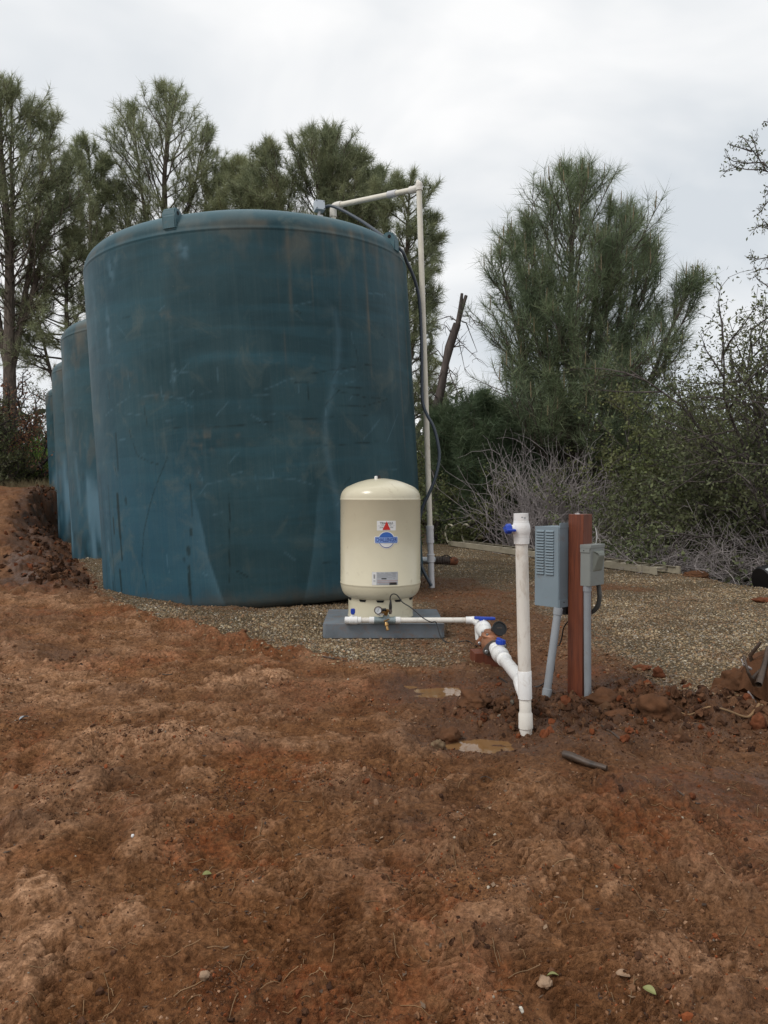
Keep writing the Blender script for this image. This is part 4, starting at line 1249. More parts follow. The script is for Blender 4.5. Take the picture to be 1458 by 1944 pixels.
# dealer sticker
az = az_of(733.7); zc = zof(998); q = PXM
st = sheet(rect(36.5 * q, 18.5 * q), 'dealer_sticker', M['stain_white'], pt, az, zc, PR + 0.0008)
lettering('TRIANGLE', 5.6 * q, 0.98, 0, 4.6 * q, M['ink_black'], st, az, zc, PR + 0.0016, 0.0003)
lettering('WELL', 3.2 * q, 0.9, -7.4 * q, 0.9 * q, M['ink_grey'], st, az, zc, PR + 0.0016, 0.0002)
lettering('INC', 3.2 * q, 0.9, 7.6 * q, 0.9 * q, M['ink_grey'], st, az, zc, PR + 0.0016, 0.0002)
lettering('(530)', 4.0 * q, 0.85, -9.4 * q, -3.4 * q, M['ink_black'], st, az, zc, PR + 0.0016)
lettering('3766', 4.0 * q, 0.85, 9.6 * q, -3.4 * q, M['ink_black'], st, az, zc, PR + 0.0016)
sheet(rect(4 * q, 0.5 * q, -14.2 * q, -0.3 * q), 'rule_line', M['ink_grey'], st, az, zc, PR + 0.0015)
sheet(rect(4 * q, 0.5 * q, 14.2 * q, -0.3 * q), 'rule_line', M['ink_grey'], st, az, zc, PR + 0.0015)
sheet([(-7.6 * q, -8.1 * q), (7.6 * q, -8.1 * q), (0.2 * q, 8.4 * q)], 'triangle_mark', M['ink_red'], st, az, zc, PR + 0.0023)
# CHALLENGER badge
zc = zof(1025.2)
def rrect(w, h, r, cx=0, cy_=0):
    o = []
    for (sx, sy, t0) in ((1, 1, 0), (-1, 1, PI / 2), (-1, -1, PI), (1, -1, 1.5 * PI)):
        for t in np.linspace(t0, t0 + PI / 2, 5): o.append((cx + sx * (w / 2 - r) + r * math.cos(t), cy_ + sy * (h / 2 - r) + r * math.sin(t)))
    return o
bd = sheet(rrect(46.5 * q, 14.2 * q, 3 * q), 'maker_badge', M['stain_white'], pt, az, zc, PR + 0.0008)
sheet(ell(16.6 * q, 16.4 * q), 'badge_oval', M['stain_white'], bd, az, zc, PR + 0.0012)
sheet(ell(15.0 * q, 15.0 * q, t0=0.28, t1=PI - 0.28), 'badge_dome', M['ink_blue'], bd, az, zc, PR + 0.0018)
lo_ = ell(15.0 * q, 15.2 * q, t0=PI + 0.25, t1=2 * PI - 0.25); 
for (a_, b_) in zip(lo_[:-1], lo_[1:]):
    sheet([a_, b_, (b_[0] * 0.93, b_[1] * 0.92), (a_[0] * 0.93, a_[1] * 0.92)], 'badge_outline', M['ink_navy'], bd, az, zc, PR + 0.0018)
sheet(rrect(43.5 * q, 11.6 * q, 2 * q), 'badge_banner', M['ink_navy'], bd, az, zc, PR + 0.0024)
sheet(rrect(42.3 * q, 10.4 * q, 1.8 * q), 'badge_banner', M['ink_sky'], bd, az, zc, PR + 0.0030)
lettering('CHALLENGER', 10.2 * q, 0.64, 0, 0, M['ink_navy'], bd, az, zc, PR + 0.0037, 0.0006)
# data plate
az = az_of(731.2); zc = zof(1098.5)
dp = sheet(rect(50.5 * q, 25 * q), 'data_plate', M['silver'], pt, az, zc, PR + 0.0008)
sheet(rect(8.5 * q, 24.6 * q, -20.8 * q, 0), 'white_strip', M['stain_white'], dp, az, zc, PR + 0.0013)
for k in range(7): sheet(rect(3.4 * q, 0.6 * q, -20.6 * q, (7.4 - k * 1.15) * q), 'barcode_bar', M['ink_black'], dp, az, zc, PR + 0.0018)
sheet(rect(4.2 * q, 0.8 * q, -20.4 * q, -3.5 * q), 'print_line', M['ink_grey'], dp, az, zc, PR + 0.0018)
sheet(rect(4.2 * q, 0.8 * q, -20.4 * q, -5.8 * q), 'print_line', M['ink_grey'], dp, az, zc, PR + 0.0018)
for (cx, w_) in ((-13.6, 5), (-5.6, 5.4), (2.8, 5.6), (17.2, 11)): sheet(rect(w_ * q, 1.1 * q, cx * q, 10.6 * q), 'print_line', M['ink_grey'], dp, az, zc, PR + 0.0015)
for k, (y_, w_) in enumerate(((8.4, 26), (6.4, 34), (4.4, 20), (2.4, 28))): sheet(rect(w_ * q, 0.6 * q, (-15 + w_ / 2) * q, y_ * q), 'print_line', M['ink_grey'], dp, az, zc, PR + 0.0015)
for (y_, w_) in ((8.6, 6), (6.2, 7), (3.2, 8)): sheet(rect(w_ * q, 0.9 * q, 17.5 * q, y_ * q), 'print_line', M['ink_grey'], dp, az, zc, PR + 0.0015)
sheet(rect(9.6 * q, 2.0 * q, -2.2 * q, -0.2 * q), 'print_block', M['ink_black'], dp, az, zc, PR + 0.0015)
sheet(rect(3 * q, 1.2 * q, 17.6 * q, 0.2 * q), 'print_block', M['ink_grey'], dp, az, zc, PR + 0.0015)
for (y_, w_) in ((-4, 40), (-7, 36)): sheet(rect(w_ * q, 0.8 * q, (-15 + w_ / 2) * q, y_ * q), 'print_line', M['ink_pink'], dp, az, zc, PR + 0.0015)
for (y_, w_) in ((-9.2, 22), (-10.9, 20)): sheet(rect(w_ * q, 0.5 * q, (-12 + w_ / 2) * q, y_ * q), 'print_line', M['ink_grey'], dp, az, zc, PR + 0.0015)
sheet(rect(15 * q, 4.6 * q, 15.5 * q, -10.0 * q), 'print_block', M['ink_black'], dp, az, zc, PR + 0.0015)

# ------------------------------------------------------------------ supply pipe with valves, gauge and water meter
so = Vector((0.2, 5.78, 0))
sp_ = thing('supply_pipe', 'white plastic supply pipe with gauge, valves and bronze meter running to the standpipe', 'pipe', so)
def S(px, py, Y): return P(px, py, Y) - so
ZL = 0.130
def sl(px, dz=0.0, Y=5.775): 
    p = P(px, 1178, Y); p.z = ZL + dz
    return p - so
RS = 0.0205
mb = MB(); mb.tube([sl(680), sl(712)], RS, 20); mb.build('pipe', M['pvc'], sp_)
mb = MB(); mb.tube([sl(750), sl(893)], RS, 20); mb.build('pipe', M['pvc'], sp_)
X_ = Vector((1, 0, 0))
# end valve at the left
mb = MB(); mb.turned([(0, .020), (0.002, .027), (.035, .027), (.038, .030), (.092, .031), (.098, .026), (.122, .026), (.124, .020)], sl(654.5), X_, 28); vb = mb.build('valve_body', M['pvc_clean'], sp_)
mb = MB(); mb.turned([(0, .016), (.018, .015)], sl(670, 0.025), (0, 0, 1), 18); mb.build('valve_neck', M['pvc_clean'], sp_)
mb = MB(); mb.box((0.026, 0.034, 0.040), sl(670, 0.066), None, 0.004); mb.box((0.034, 0.012, 0.030), sl(670, 0.068), None, 0.003); mb.build('valve_handle', M['blue'], sp_)
mb = MB(); mb.turned([(0, .020), (.002, .026), (.038, .026), (.040, .020)], sl(701), X_, 24); mb.build('coupling', M['pvc_clean'], sp_)
mb = MB(); mb.turned([(0, .020), (.002, .026), (.038, .026), (.040, .020)], sl(750.5), X_, 24); mb.build('coupling', M['pvc_clean'], sp_)
# zinc tee
mb = MB(); mb.turned([(0, .022), (.002, .029), (.014, .029), (.016, .026), (.144, .026), (.146, .029), (.158, .029), (.16, .022)], sl(710), X_, 28); tee = mb.build('tee', M['galvfit'], sp_)
mb = MB(); mb.turned([(0, .024), (.04, .023), (.042, .018)], sl(733, 0.0), (0, 0, 1), 20); mb.build('tee_branch', M['galvfit'], sp_)
mb = MB(); mb.box((0.030, 0.03, 0.03), sl(732, 0.060, 5.76), (0.4, 0, 0.5), 0.004)
mb.turned([(0, .011), (.03, .011), (.032, .014), (.045, .014)], sl(733, 0.04, 5.76), (0.25, -0.2, 1), 12)
mb.turned([(0, .010), (.05, .010)], sl(724, 0.060, 5.76), (1, 0, 0.1), 12); mb.build('brass_fitting', M['brass'], sp_)
mb = MB(); mb.box((0.03, 0.022, 0.022), sl(726, 0.05, 5.765), None, 0.004); mb.turned([(0, .014), (.028, .012)], sl(723, 0.045, 5.76), (-1, 0, 0.3), 14); mb.build('white_bushing', M['pvc_clean'], sp_)
mb = MB(); mb.turned([(0, .012), (.018, .016), (.026, .016), (.03, .010), (.05, .010), (.052, .013), (.06, .012)], sl(733, -0.010, 5.735), (0.15, -0.3, -0.7), 14)
mb.box((0.045, 0.006, 0.010), sl(734, 0.008, 5.73), (0, -0.4, 0.2), 0.002); mb.build('drain_cock', M['brass'], sp_)
# gauge
gp = sl(718.5, 0.083, 5.73)
gd = Vector((-0.12, -1, 0.05))
mb = MB(); mb.turned([(0, .026), (.004, .030), (.022, .030), (.026, .027), (.0262, .0235), (.022, .0235)], gp - gd.normalized() * 0.0, gd, 32, cap=True); gg = mb.build('gauge', M['darkmetal'], sp_)
mb = MB(); mb.turned([(0.0225, .0235), (.0245, .0235)], gp, gd, 28); dial = mb.build('dial', M['glass'], gg)
gn = gd.normalized()
mb = MB(); mb.box((0.0022, 0.001, 0.026), gp + gn * 0.0256, (0, 0.25, 0)); mb.build('needle', M['ink_black'], dial)
for k in range(9):
    a = math.radians(-135 + k * 33.75)
    mb = MB(); mb.box((0.0018, 0.001, 0.005), gp + gn * 0.0255 + Vector((math.sin(a) * 0.018, 0, math.cos(a) * 0.018)), (0, a, 0)); mb.build('tick_mark', M['ink_black'], dial)
mb = MB(); mb.tube([gp + Vector((0.02, 0.01, 0)), gp + Vector((0.055, 0.02, 0.0))], 0.011, 12); mb.build('gauge_stem', M['black'], sp_)
# sensor
sn = sl(741, 0.048, 5.765)
mb = MB(); mb.turned([(0, .010), (.012, .010), (.013, .014), (.026, .014), (.03, .012), (.036, .012)], sn, (0.0, 0, 1), 14); mb.build('sensor', M['darkmetal'], sp_)
mb = MB(); mb.turned([(0.034, .0115), (.06, .012), (.10, .006), (.105, .004)], sn, (0.02, 0, 1), 14); mb.build('sensor_boot', M['black'], sp_)
# right end: reducing elbow, riser leg and first valve
mb = MB(); mb.turned([(0, .020), (.003, .027), (.05, .028), (.055, .03)], sl(884), X_, 24); mb.build('coupling', M['pvc_clean'], sp_)
mb = MB(); mb.tube([sl(893), sl(902, 0, 5.76), sl(910, -0.01, 5.70), sl(917, -0.012, 5.60)], [0.027, 0.031, 0.036, 0.038], 22, smooth_path=4); mb.build('elbow', M['pvc_clean'], sp_)
LN0 = S(915, 1189, 5.62); LN0.z = 0.122; LN1 = S(921, 1201, 5.22); LN1.z = 0.128
mb = MB(); mb.tube([sl(911, -0.02, 5.64), sl(913, -0.17, 5.62)], [0.040, 0.036], 20); mb.build('drop_pipe', M['pvc_clean'], sp_)
ldir = (LN1 - LN0)
LL = ldir.length
mb = MB(); mb.turned([(0, .037), (0.01, .046), (.08, .046), (.09, .050), (.12, .056), (.18, .056), (.21, .050), (.22, .045), (.28, .045), (.285, .049), (.31, .049), (.33, .040), (LL + .02, .036)], LN0, ldir, 32); mb.build('valve_body', M['pvc_clean'], sp_)
hv = LN0 + ldir.normalized() * 0.13
mb = MB(); mb.turned([(0, .026), (.062, .022)], hv, (0, 0, 1), 20); mb.build('valve_neck', M['pvc_clean'], sp_)
mb = MB(); mb.box((0.150, 0.036, 0.020), hv + Vector((0.012, 0, 0.068)), (0, 0.05, 0.12), 0.008); mb.box((0.045, 0.045, 0.022), hv + Vector((-0.008, 0, 0.064)), (0, 0, 0.12), 0.006)
mb.build('valve_handle', M['blue'], sp_)
# meter
mc = Vector((0.668, 4.86, 0.135)) - so
md = Vector((0.0, -1, 0.06)).normalized()
F1 = mc - md * 0.165; F2 = mc + md * 0.165
def oval_flange(c, d, name, mat, w=0.070, h=0.044, th=0.014, tilt=0.35):
    mbf = MB()
    z_ = d.normalized(); x_ = Vector((1, 0, 0)); x_ = (x_ - z_ * x_.dot(z_)).normalized(); y_ = z_.cross(x_)
    R = Matrix((x_, y_, z_)).transposed().to_4x4()
    Mx = Matrix.Translation(c) @ R @ Matrix.Rotation(tilt, 4, 'Z')
    pts = []
    for t in np.linspace(0, 2 * PI, 36, endpoint=False):
        cx = w if abs(math.cos(t)) > 0.0 else 0
        ex = abs(math.cos(t)) ** 1.0
        pts.append(((w + 0.002) * math.cos(t), (h * (1 - 0.25 * ex)) * math.sin(t)))
    mbf.prism(pts, -th / 2, th / 2, Mx)
    o = mbf.build(name, mat, sp_)
    for sgn in (-1, 1):
        b_ = MB(); b_.turned([(-0.02, .0095), (-0.019, .0115), (0.012, .0115), (0.014, .009)], Mx @ Vector((sgn * w * 0.76, 0, th / 2 + 0.003)), z_, 12); b_.build('bolt', M['galv'], o)
    return o
mb = MB(); mb.turned([(0, .036), (.02, .038), (.07, .040), (.10, .052), (.15, .058), (.20, .058), (.24, .048), (.29, .038), (.33, .037)], F1, md, 28)
mb.box((0.085, 0.14, 0.085), mc + Vector((0, 0, -0.012)), None, 0.02); mb.build('meter_body', M['bronze'], sp_)
mb = MB(); mb.turned([(0, .050), (.012, .066), (.022, .068), (.034, .060), (.036, .052), (.05, .05)], mc + Vector((0.008, 0.0, 0.035)), (0.02, -0.08, 1), 28); mb.build('meter_bonnet', M['bronze'], sp_)
rx = mc + Vector((0.045, -0.01, 0.088))
rd = Vector((0.10, -0.86, 0.42)).normalized()
mb = MB(); mb.turned([(-0.030, .034), (-0.028, .043), (.028, .044), (.040, .046), (.042, .046), (.0421, .039), (.036, .038)], rx, rd, 32); reg = mb.build('register', M['black'], sp_)
lr = text_mesh('neptune'.upper() if False else 'METER', 0.010, 1.1) if False else None
mb = MB(); mb.box((0.032, 0.006, 0.0016), rx + rd * 0.0368 + Vector((0, 0, 0.004)), rd.to_track_quat('Z', 'Y').to_matrix().to_4x4() @ Matrix.Rotation(0, 4, 'Z')); mb.build('register_label', M['darkmetal'], reg)
for a in range(5):
    t = a * 2 * PI / 5 + 0.3
    b_ = MB(); b_.turned([(0, .009), (.010, .009), (.012, .006)], mc + Vector((0.008 + 0.058 * math.cos(t), 0.058 * math.sin(t), 0.062)), (0, 0, 1), 8); b_.build('bolt', M['galv'], sp_)
oval_flange(F1 - md * 0.006, md, 'flange', M['bronze'])
oval_flange(F1 - md * 0.024, md, 'flange', M['rust'])
oval_flange(F2 + md * 0.000, md, 'flange', M['bronze'])
oval_flange(F2 + md * 0.020, md, 'flange', M['darkmetal'], 0.074, 0.048, 0.02)
# second valve and bend into the standpipe
q0 = F2 + md * 0.03
q1 = Vector((0.655, 3.72, 0.190)) - so
qd = (q1 - q0)
mb = MB(); mb.turned([(0, .030), (.002, .037), (.035, .037), (.038, .033), (.07, .033), (.075, .041), (.11, .041), (.115, .037), (.15, .037), (.16, .040), (.19, .048), (.25, .049), (.28, .042), (.30, .038), (.34, .038), (.345, .041), (.40, .041), (.405, .033), (.62, .033), (qd.length, .033)], q0, qd, 28)
mb.build('valve_body', M['pvc_clean'], sp_)
h2 = q0 + qd.normalized() * 0.22 + Vector((0.0, 0, 0.0))
mb = MB(); mb.turned([(0, .022), (.060, .020)], h2, (0.05, 0, 1), 18); mb.build('valve_neck', M['pvc_clean'], sp_)
mb = MB(); mb.turned([(0.0, .026), (.004, .029), (.022, .029), (.026, .025)], h2 + Vector((0.003, 0, 0.058)), (0.05, 0, 1), 10); mb.box((0.018, 0.085, 0.026), h2 + Vector((0.004, 0, 0.078)), (0, 0, 0.25), 0.005); mb.build('valve_handle', M['blue'], sp_)

# block under the meter
wb = MB(); wb.box((0.165, 0.15, 0.10), (0, 0, 0.045), None, 0.004)
tag(wb.build('wooden_block', M['redwood'], loc=(0.640, 4.90, -0.012), rot=(0, 0, 0.10)), 'red brown wooden block propping up the bronze meter', 'block')

# ------------------------------------------------------------------ standpipe
sb = P(999, 1396, 3.50); stp = P(989, 975, 3.50)
spo = thing('standpipe', 'upright white plastic standpipe with blue valve handle near its top', 'standpipe', (sb.x, sb.y, 0))
so2 = Vector((sb.x, sb.y, 0))
A0 = Vector((0, 0, -0.06)); A1 = stp - so2
def az_(py): return P(729, py, 3.5).z
def ap(z): return A0 + (A1 - A0) * ((z - A0.z) / (A1.z - A0.z))
def part(name, y1, y0, r, mat, par=spo, lip=0.003):
    z0, z1 = az_(y0), az_(y1)
    h = z1 - z0
    mb = MB(); mb.turned([(0, r - lip), (lip, r), (h - lip, r), (h, r - lip * 0.7), (h, r * 0.82)], ap(z0), A1 - A0, 32); return mb.build(name, mat, par)
mb = MB(); mb.turned([(0, .0285), (az_(1375) + 0.06, .0285)], ap(-0.06), A1 - A0, 28); mb.build('pipe', M['pvc'], spo)
mb = MB(); z0 = az_(1383); mb.turned([(0, .029), (.003, .0325), (.068, .0315), (.078, .0265), (.085, .0265)], ap(z0), A1 - A0, 28); mb.build('reducer', M['pvc'], spo)
part('pipe', 1320, 1358, .0268, M['pvc'])
part('coupling', 1273, 1327, .0315, M['pvc_clean'], lip=0.0025)
mb = MB(); z0 = az_(1275); mb.turned([(0, .0290), (0.5, .0285), (az_(1030) - z0, .0278)], ap(z0), A1 - A0, 32); mb.build('pipe', M['pvc'], spo)
mb = MB(); z0 = az_(1033); L_ = az_(974.5) - z0
mb.turned([(0, .030), (.002, .0345), (.034, .0355), (.0345, .0365), (.040, .0365), (.046, .038), (.056, .0405), (.070, .041), (.084, .0395), (.094, .036), (.097, .0350), (.103, .0350), (.1035, .0335), (L_, .0332), (L_, .026), (L_ - 0.03, .0255)], ap(z0), A1 - A0, 40); mb.build('valve_body', M['pvc_clean'], spo)
vz = ap(az_(1004)); 
mb = MB(); mb.turned([(0, .020), (0.052, .018)], vz, (-1, -0.15, 0.0), 20); mb.build('valve_neck', M['pvc_clean'], spo)
mb = MB(); hd = Vector((-1, -0.15, 0))
mb.turned([(.046, .018), (.050, .024), (.070, .023), (.076, .016)], vz, hd, 8); mb.box((0.040, 0.070, 0.010), vz + Vector((-0.055, -0.015, -0.002)), (0.1, 0, 0.15), 0.003); mb.build('valve_handle', M['blue'], spo)
# ink marks on the top collar and coupling
for (py_, dx_, w_, h_) in ((981.5, -0.001, .008, .004), (982.5, 0.011, .009, .004), (984.5, 0.011, .007, .002)):
    c_ = ap(az_(py_)) 
    a_ = math.atan2(-1, 0) + dx_ / 0.033
    mb = MB(); mb.poly([c_ + Vector((0.0340 * math.cos(a_ + s1), 0.0340 * math.sin(a_ + s1), s2)) for (s1, s2) in ((-w_ / 2 / .033, -h_ / 2), (w_ / 2 / .033, -h_ / 2), (w_ / 2 / .033, h_ / 2), (-w_ / 2 / .033, h_ / 2))]); mb.build('print_mark', M['ink_grey'], spo)
# wye branch
mb = MB(); mb.tube([ap(0.165), ap(0.195) + Vector((-0.004, 0.05, 0.0)), ap(0.205) + Vector((0.0, 0.12, 0.0)), (q1 + so - so2)], [0.030, 0.033, 0.033, 0.034], 22, smooth_path=4); mb.build('wye_branch', M['pvc_clean'], spo)

# ------------------------------------------------------------------ electrical post
PO = Vector((1.036, 4.11, 0))
W = 0.0445
post = thing('wooden_post', 'square red brown wooden post standing between two grey electrical boxes', 'post', (PO.x, PO.y, 0), rot=(0, 0, math.radians(-45)))
pz = P(729, 976, PO.y).z
mb = MB(); mb.box((2 * W, 2 * W, pz + 0.25), (0, 0, pz / 2 - 0.125), None, 0.003); mb.build('timber', M['redwood'], post)
mb = MB(); mb.prism([(-.012, -.012), (.004, -.016), (.014, .0), (.004, .012), (-.01, .01)], 0, 0.003, Matrix.Translation((0.005, 0.008, pz)))
mb.poly([(-.015, -.005, pz + .004), (.004, -.01, pz + .012), (.016, .004, pz + .004), (0, .014, pz + .003)]); 
tag(mb.build('torn_paper', M['stain_white'], loc=(PO.x - 0.02, PO.y, 0)), 'scrap of white paper on top of the wooden post', 'paper')
# local frame of the post: +x -> screen right/front (n2), +y -> rotated: use a (n2) and b (n1)
n2 = Vector((math.sqrt(.5), -math.sqrt(.5), 0)); n1 = Vector((-math.sqrt(.5), -math.sqrt(.5), 0))
def ab(a, b, z): return n2 * a + n1 * b + Vector((0, 0, z))
RM = Matrix((n2, n1, Vector((0, 0, 1)))).transposed().to_4x4()   # local (a,b,z) -> world (left handed is fine for boxes)

def abox(mb, a0, a1, b0, b1, z0, z1, bevel=0.002):
    mb.box((abs(a1 - a0), abs(b1 - b0), abs(z1 - z0)), ab((a0 + a1) / 2, (b0 + b1) / 2, (z0 + z1) / 2), Matrix.Rotation(-PI / 4, 4, 'Z'), bevel)

# control box with louvres
a1_ = -W - 0.002; a0_ = a1_ - 0.147; b1_ = W + 0.083; b0_ = -0.035
zt, zb = 0.905, 0.485
cb = thing('control_box', 'taller grey metal control box with two columns of louvres, left of the post', 'electrical box', (PO.x, PO.y, 0))
mb = MB(); abox(mb, a0_, a1_, b0_, b1_, zb, zt, 0.0015); mb.build('cabinet', M['greybox'], cb)
mb = MB(); abox(mb, a0_ - 0.001, a1_ - 0.004, b1_ - 0.002, b1_ + 0.0035, zb - 0.001, zt + 0.002, 0.0012); door = mb.build('cover', M['greybox'], cb)
nl = 16
for col in (0, 1):
    ac = a0_ + (0.034 if col == 0 else 0.092)
    for k in range(nl):
        zc = zt - 0.022 - k * (0.238 / nl)
        lv = MB()
        hw = 0.0255; hh = 0.0052; dp_ = 0.008
        Mx = Matrix.Translation(ab(ac, b1_ + 0.0035, zc)) @ RM
        # hood: pushed out at its lower lip
        p = [(-hw, 0, hh), (hw, 0, hh), (hw, 0, -hh), (-hw, 0, -hh), (-hw * .9, dp_, -hh), (hw * .9, dp_, -hh), (hw * .88, dp_ * 0.8, hh * 0.2), (-hw * .88, dp_ * 0.8, hh * 0.2)]
        v_ = [lv.bm.verts.new(Mx @ Vector(c)) for c in p]
        for f in ((0, 1, 6, 7), (7, 6, 5, 4), (4, 5, 2, 3), (0, 7, 4), (0, 4, 3), (1, 2, 5), (1, 5, 6)):
            lv.bm.faces.new([v_[i] for i in f])
        n0 = len(lv.bm.faces)
        g_ = [lv.bm.verts.new(Mx @ Vector(c)) for c in ((-hw, .0006, -hh - .0004), (hw, .0006, -hh - .0004), (hw, .0006, -hh - .0024), (-hw, .0006, -hh - .0024))]
        fq = lv.bm.faces.new([g_[0], v_[3], v_[2], g_[1]]); fq.material_index = 1
        fq = lv.bm.faces.new([g_[3], g_[2], g_[1], g_[0]]); fq.material_index = 1
        lo__ = lv.build('louvre', M['greybox'], door); lo__.data.materials.append(M['hole'])
mb = MB(); abox(mb, a1_ - 0.0035, a1_ + 0.002, W + 0.0008, b1_ - 0.004, zt - 0.006, zt + 0.022, 0.001); mb.build('top_bracket', M['greybox'], cb)
mb = MB(); abox(mb, a1_ - 0.001, a1_ + 0.0035, W + 0.0008, b1_ + 0.001, zb - 0.003, zb + 0.038, 0.001); br = mb.build('bottom_bracket', M['greybox'], cb)
mb = MB(); mb.turned([(0, .003), (.002, .003)], ab(a1_ + 0.0035, (W + b1_) / 2, zb + 0.024), n2, 10); mb.build('screw', M['hole'], br)
mb = MB(); mb.turned([(0, .022), (.012, .022), (.014, .017), (.05, .017)], ab(a1_ - 0.03, 0.02, zb - 0.0), (0, 0, -1), 16); mb.build('cable_gland', M['black'], cb)

# pull-out disconnect box
sa0, sa1 = W + 0.002, 0.1015; sb0, sb1 = -0.065, 0.0745
yt, yb = 0.813, 0.604
db = thing('disconnect_box', 'smaller grey metal disconnect box with raised hood, on the right of the post', 'electrical box', (PO.x, PO.y, 0))
mb = MB(); abox(mb, sa0, sa1, sb0, sb1, yb, yt, 0.0015); mb.build('cabinet', M['greybox2'], db)
mb = MB(); abox(mb, sa0 - 0.002, sa1 + 0.005, sb0 - 0.003, sb1 + 0.003, yt - 0.014, yt + 0.004, 0.0015); mb.build('lid', M['greybox2'], db)
mb = MB(); abox(mb, sa0, sa1 - 0.001, sb1 + 0.0002, sb1 + 0.0042, yt - 0.036, yt - 0.0145, 0.0008); sd_ = mb.build('side_flange', M['greybox2'], db)
mb = MB(); mb.turned([(0, .0025), (.0015, .0025)], ab((sa0 + sa1) / 2 - 0.006, sb1 + 0.0042, yt - 0.026), n1, 10); mb.build('screw', M['hole'], sd_)
mb = MB(); abox(mb, sa1 + 0.0003, sa1 + 0.0032, sb0 + 0.001, sb1 - 0.001, yb + 0.001, yt - 0.015, 0.001); fc = mb.build('cover', M['greybox2'], db)
hd_ = MB()   # hood bulge: b from left (sb1) to right (sb0)
bl, br_ = 0.052, -0.040
x0 = sa1 + 0.0032
ptsH = {'tl': (bl, yt - 0.028), 'tr': (br_, yt - 0.028), 'bl': (bl, yb + 0.075), 'br': (br_, yb + 0.075), 'itl': (bl - 0.008, yt - 0.034), 'itr': (br_ + 0.004, yt - 0.034), 'jtl': (bl - 0.03, yt - 0.052), 'jtr': (br_ + 0.007, yt - 0.052)}
def H(k, out): b_, z_ = ptsH[k]; return ab(x0 + out, b_, z_)
tl, tr, bl_, brr = [hd_.bm.verts.new(H(k, 0.0)) for k in ('tl', 'tr', 'bl', 'br')]
itl, itr = [hd_.bm.verts.new(H(k, 0.017)) for k in ('itl', 'itr')]
jtl, jtr = [hd_.bm.verts.new(H(k, 0.021)) for k in ('jtl', 'jtr')]
kbl = hd_.bm.verts.new(ab(x0 + 0.003, bl - 0.004, yb + 0.079)); kbr = hd_.bm.verts.new(ab(x0 + 0.003, br_ + 0.006, yb + 0.079))
for f in ((tl, tr, itr, itl), (itl, itr, jtr, jtl), (jtl, jtr, kbr, kbl), (tl, itl, jtl), (tl, jtl, kbl, bl_), (tr, brr, kbr, jtr), (tr, jtr, itr), (bl_, kbl, kbr, brr)):
    hd_.bm.faces.new(f)
bmesh.ops.bevel(hd_.bm, geom=[e for e in hd_.bm.edges if len(e.link_faces) == 2], offset=0.0022, segments=2, affect='EDGES')
hd_.build('hood', simple('olive_grey_hood', (0.19, 0.205, 0.175), 0.38, var=0.08, nscale=12), fc)

# conduits
def pw(px, py, Y): return P(px, py, Y)
cA = pw(1060, 1158, 4.06); cA.z = zb - 0.002; cB = pw(1036.5, 1327, 4.02); cC = pw(1036, 1345, 4.0)
c1 = thing('grey_conduit', 'slanting grey conduit running from the louvred control box into the ground', 'conduit', (cB.x, cB.y, 0), 'grey conduits below the boxes')
o_ = Vector((cB.x, cB.y, 0))
mb = MB(); mb.tube([cA - o_, cB - o_], 0.0205, 20); mb.build('pipe', M['conduit'], c1)
dv = (cB - cA).normalized()
mb = MB(); mb.turned([(0, .0205), (.002, .024), (.036, .024), (.038, .0205)], cA - o_, dv, 20); mb.build('coupling', M['conduit'], c1)
mb = MB(); mb.turned([(0, .0205), (.002, .0245), (.048, .0245), (.05, .021)], cB - o_ - dv * 0.055, dv, 20); mb.build('coupling', M['conduit'], c1)
mb = MB(); mb.tube([cB - o_ - dv * 0.01, cB - o_ + dv * 0.025, cB - o_ + Vector((0.008, 0.01, -0.09))], [0.0215, 0.022, 0.0215], 18, smooth_path=3); mb.build('elbow', M['conduit'], c1)
dA = pw(1108.5, 1112, 3.99); dA.z = yb + 0.0; dB = pw(1115, 1338, 3.985); dB.z = -0.08
dA = Vector((PO.x, PO.y, 0)) + ab(0.074, 0.052, yb)
dB = Vector((dA.x + 0.016, dA.y + 0.03, -0.1))
c2 = thing('grey_conduit', 'straight grey conduit running down from the hooded disconnect box beside the post', 'conduit', (dB.x, dB.y, 0), 'grey conduits below the boxes')
o_ = Vector((dB.x, dB.y, 0))
mb = MB(); mb.tube([dA - o_, dB - o_], 0.0185, 20); mb.build('pipe', M['conduit'], c2)
mb = MB(); mb.turned([(0, .0215), (.028, .0215), (.03, .0185)], dA - o_, dB - dA, 20); mb.build('coupling', M['conduit'], c2)
# flexible whip from the disconnect round the back of the post
ww = Vector((PO.x, PO.y, 0))
mb = MB(); mb.tube([ww + ab(0.075, -0.056, yb + 0.004), ww + ab(0.078, -0.060, yb - 0.03), ww + ab(0.080, -0.062, yb - 0.075), ww + ab(0.064, -0.066, yb - 0.125), ww + ab(0.02, -0.070, yb - 0.158), ww + ab(-0.05, -0.062, yb - 0.150), ww + ab(-0.075, -0.03, yb - 0.125)], 0.0125, 12, smooth_path=5)
tag(mb.build('conduit_whip', simple('dark_grey_whip', (0.085, 0.09, 0.085), 0.5, var=0.2)), 'short dark grey flexible whip curving from the disconnect box behind the post', 'conduit')
mb = MB(); mb.tube([ww + ab(0.060, -0.050, 0.90), ww + ab(0.066, -0.052, 0.87), ww + ab(0.07, -0.049, 0.845), ww + ab(0.062, -0.048, yt)], 0.0018, 6, smooth_path=3)
tag(mb.build('ground_wire', M['stain_white']), 'thin pale wire above the disconnect box', 'wire')

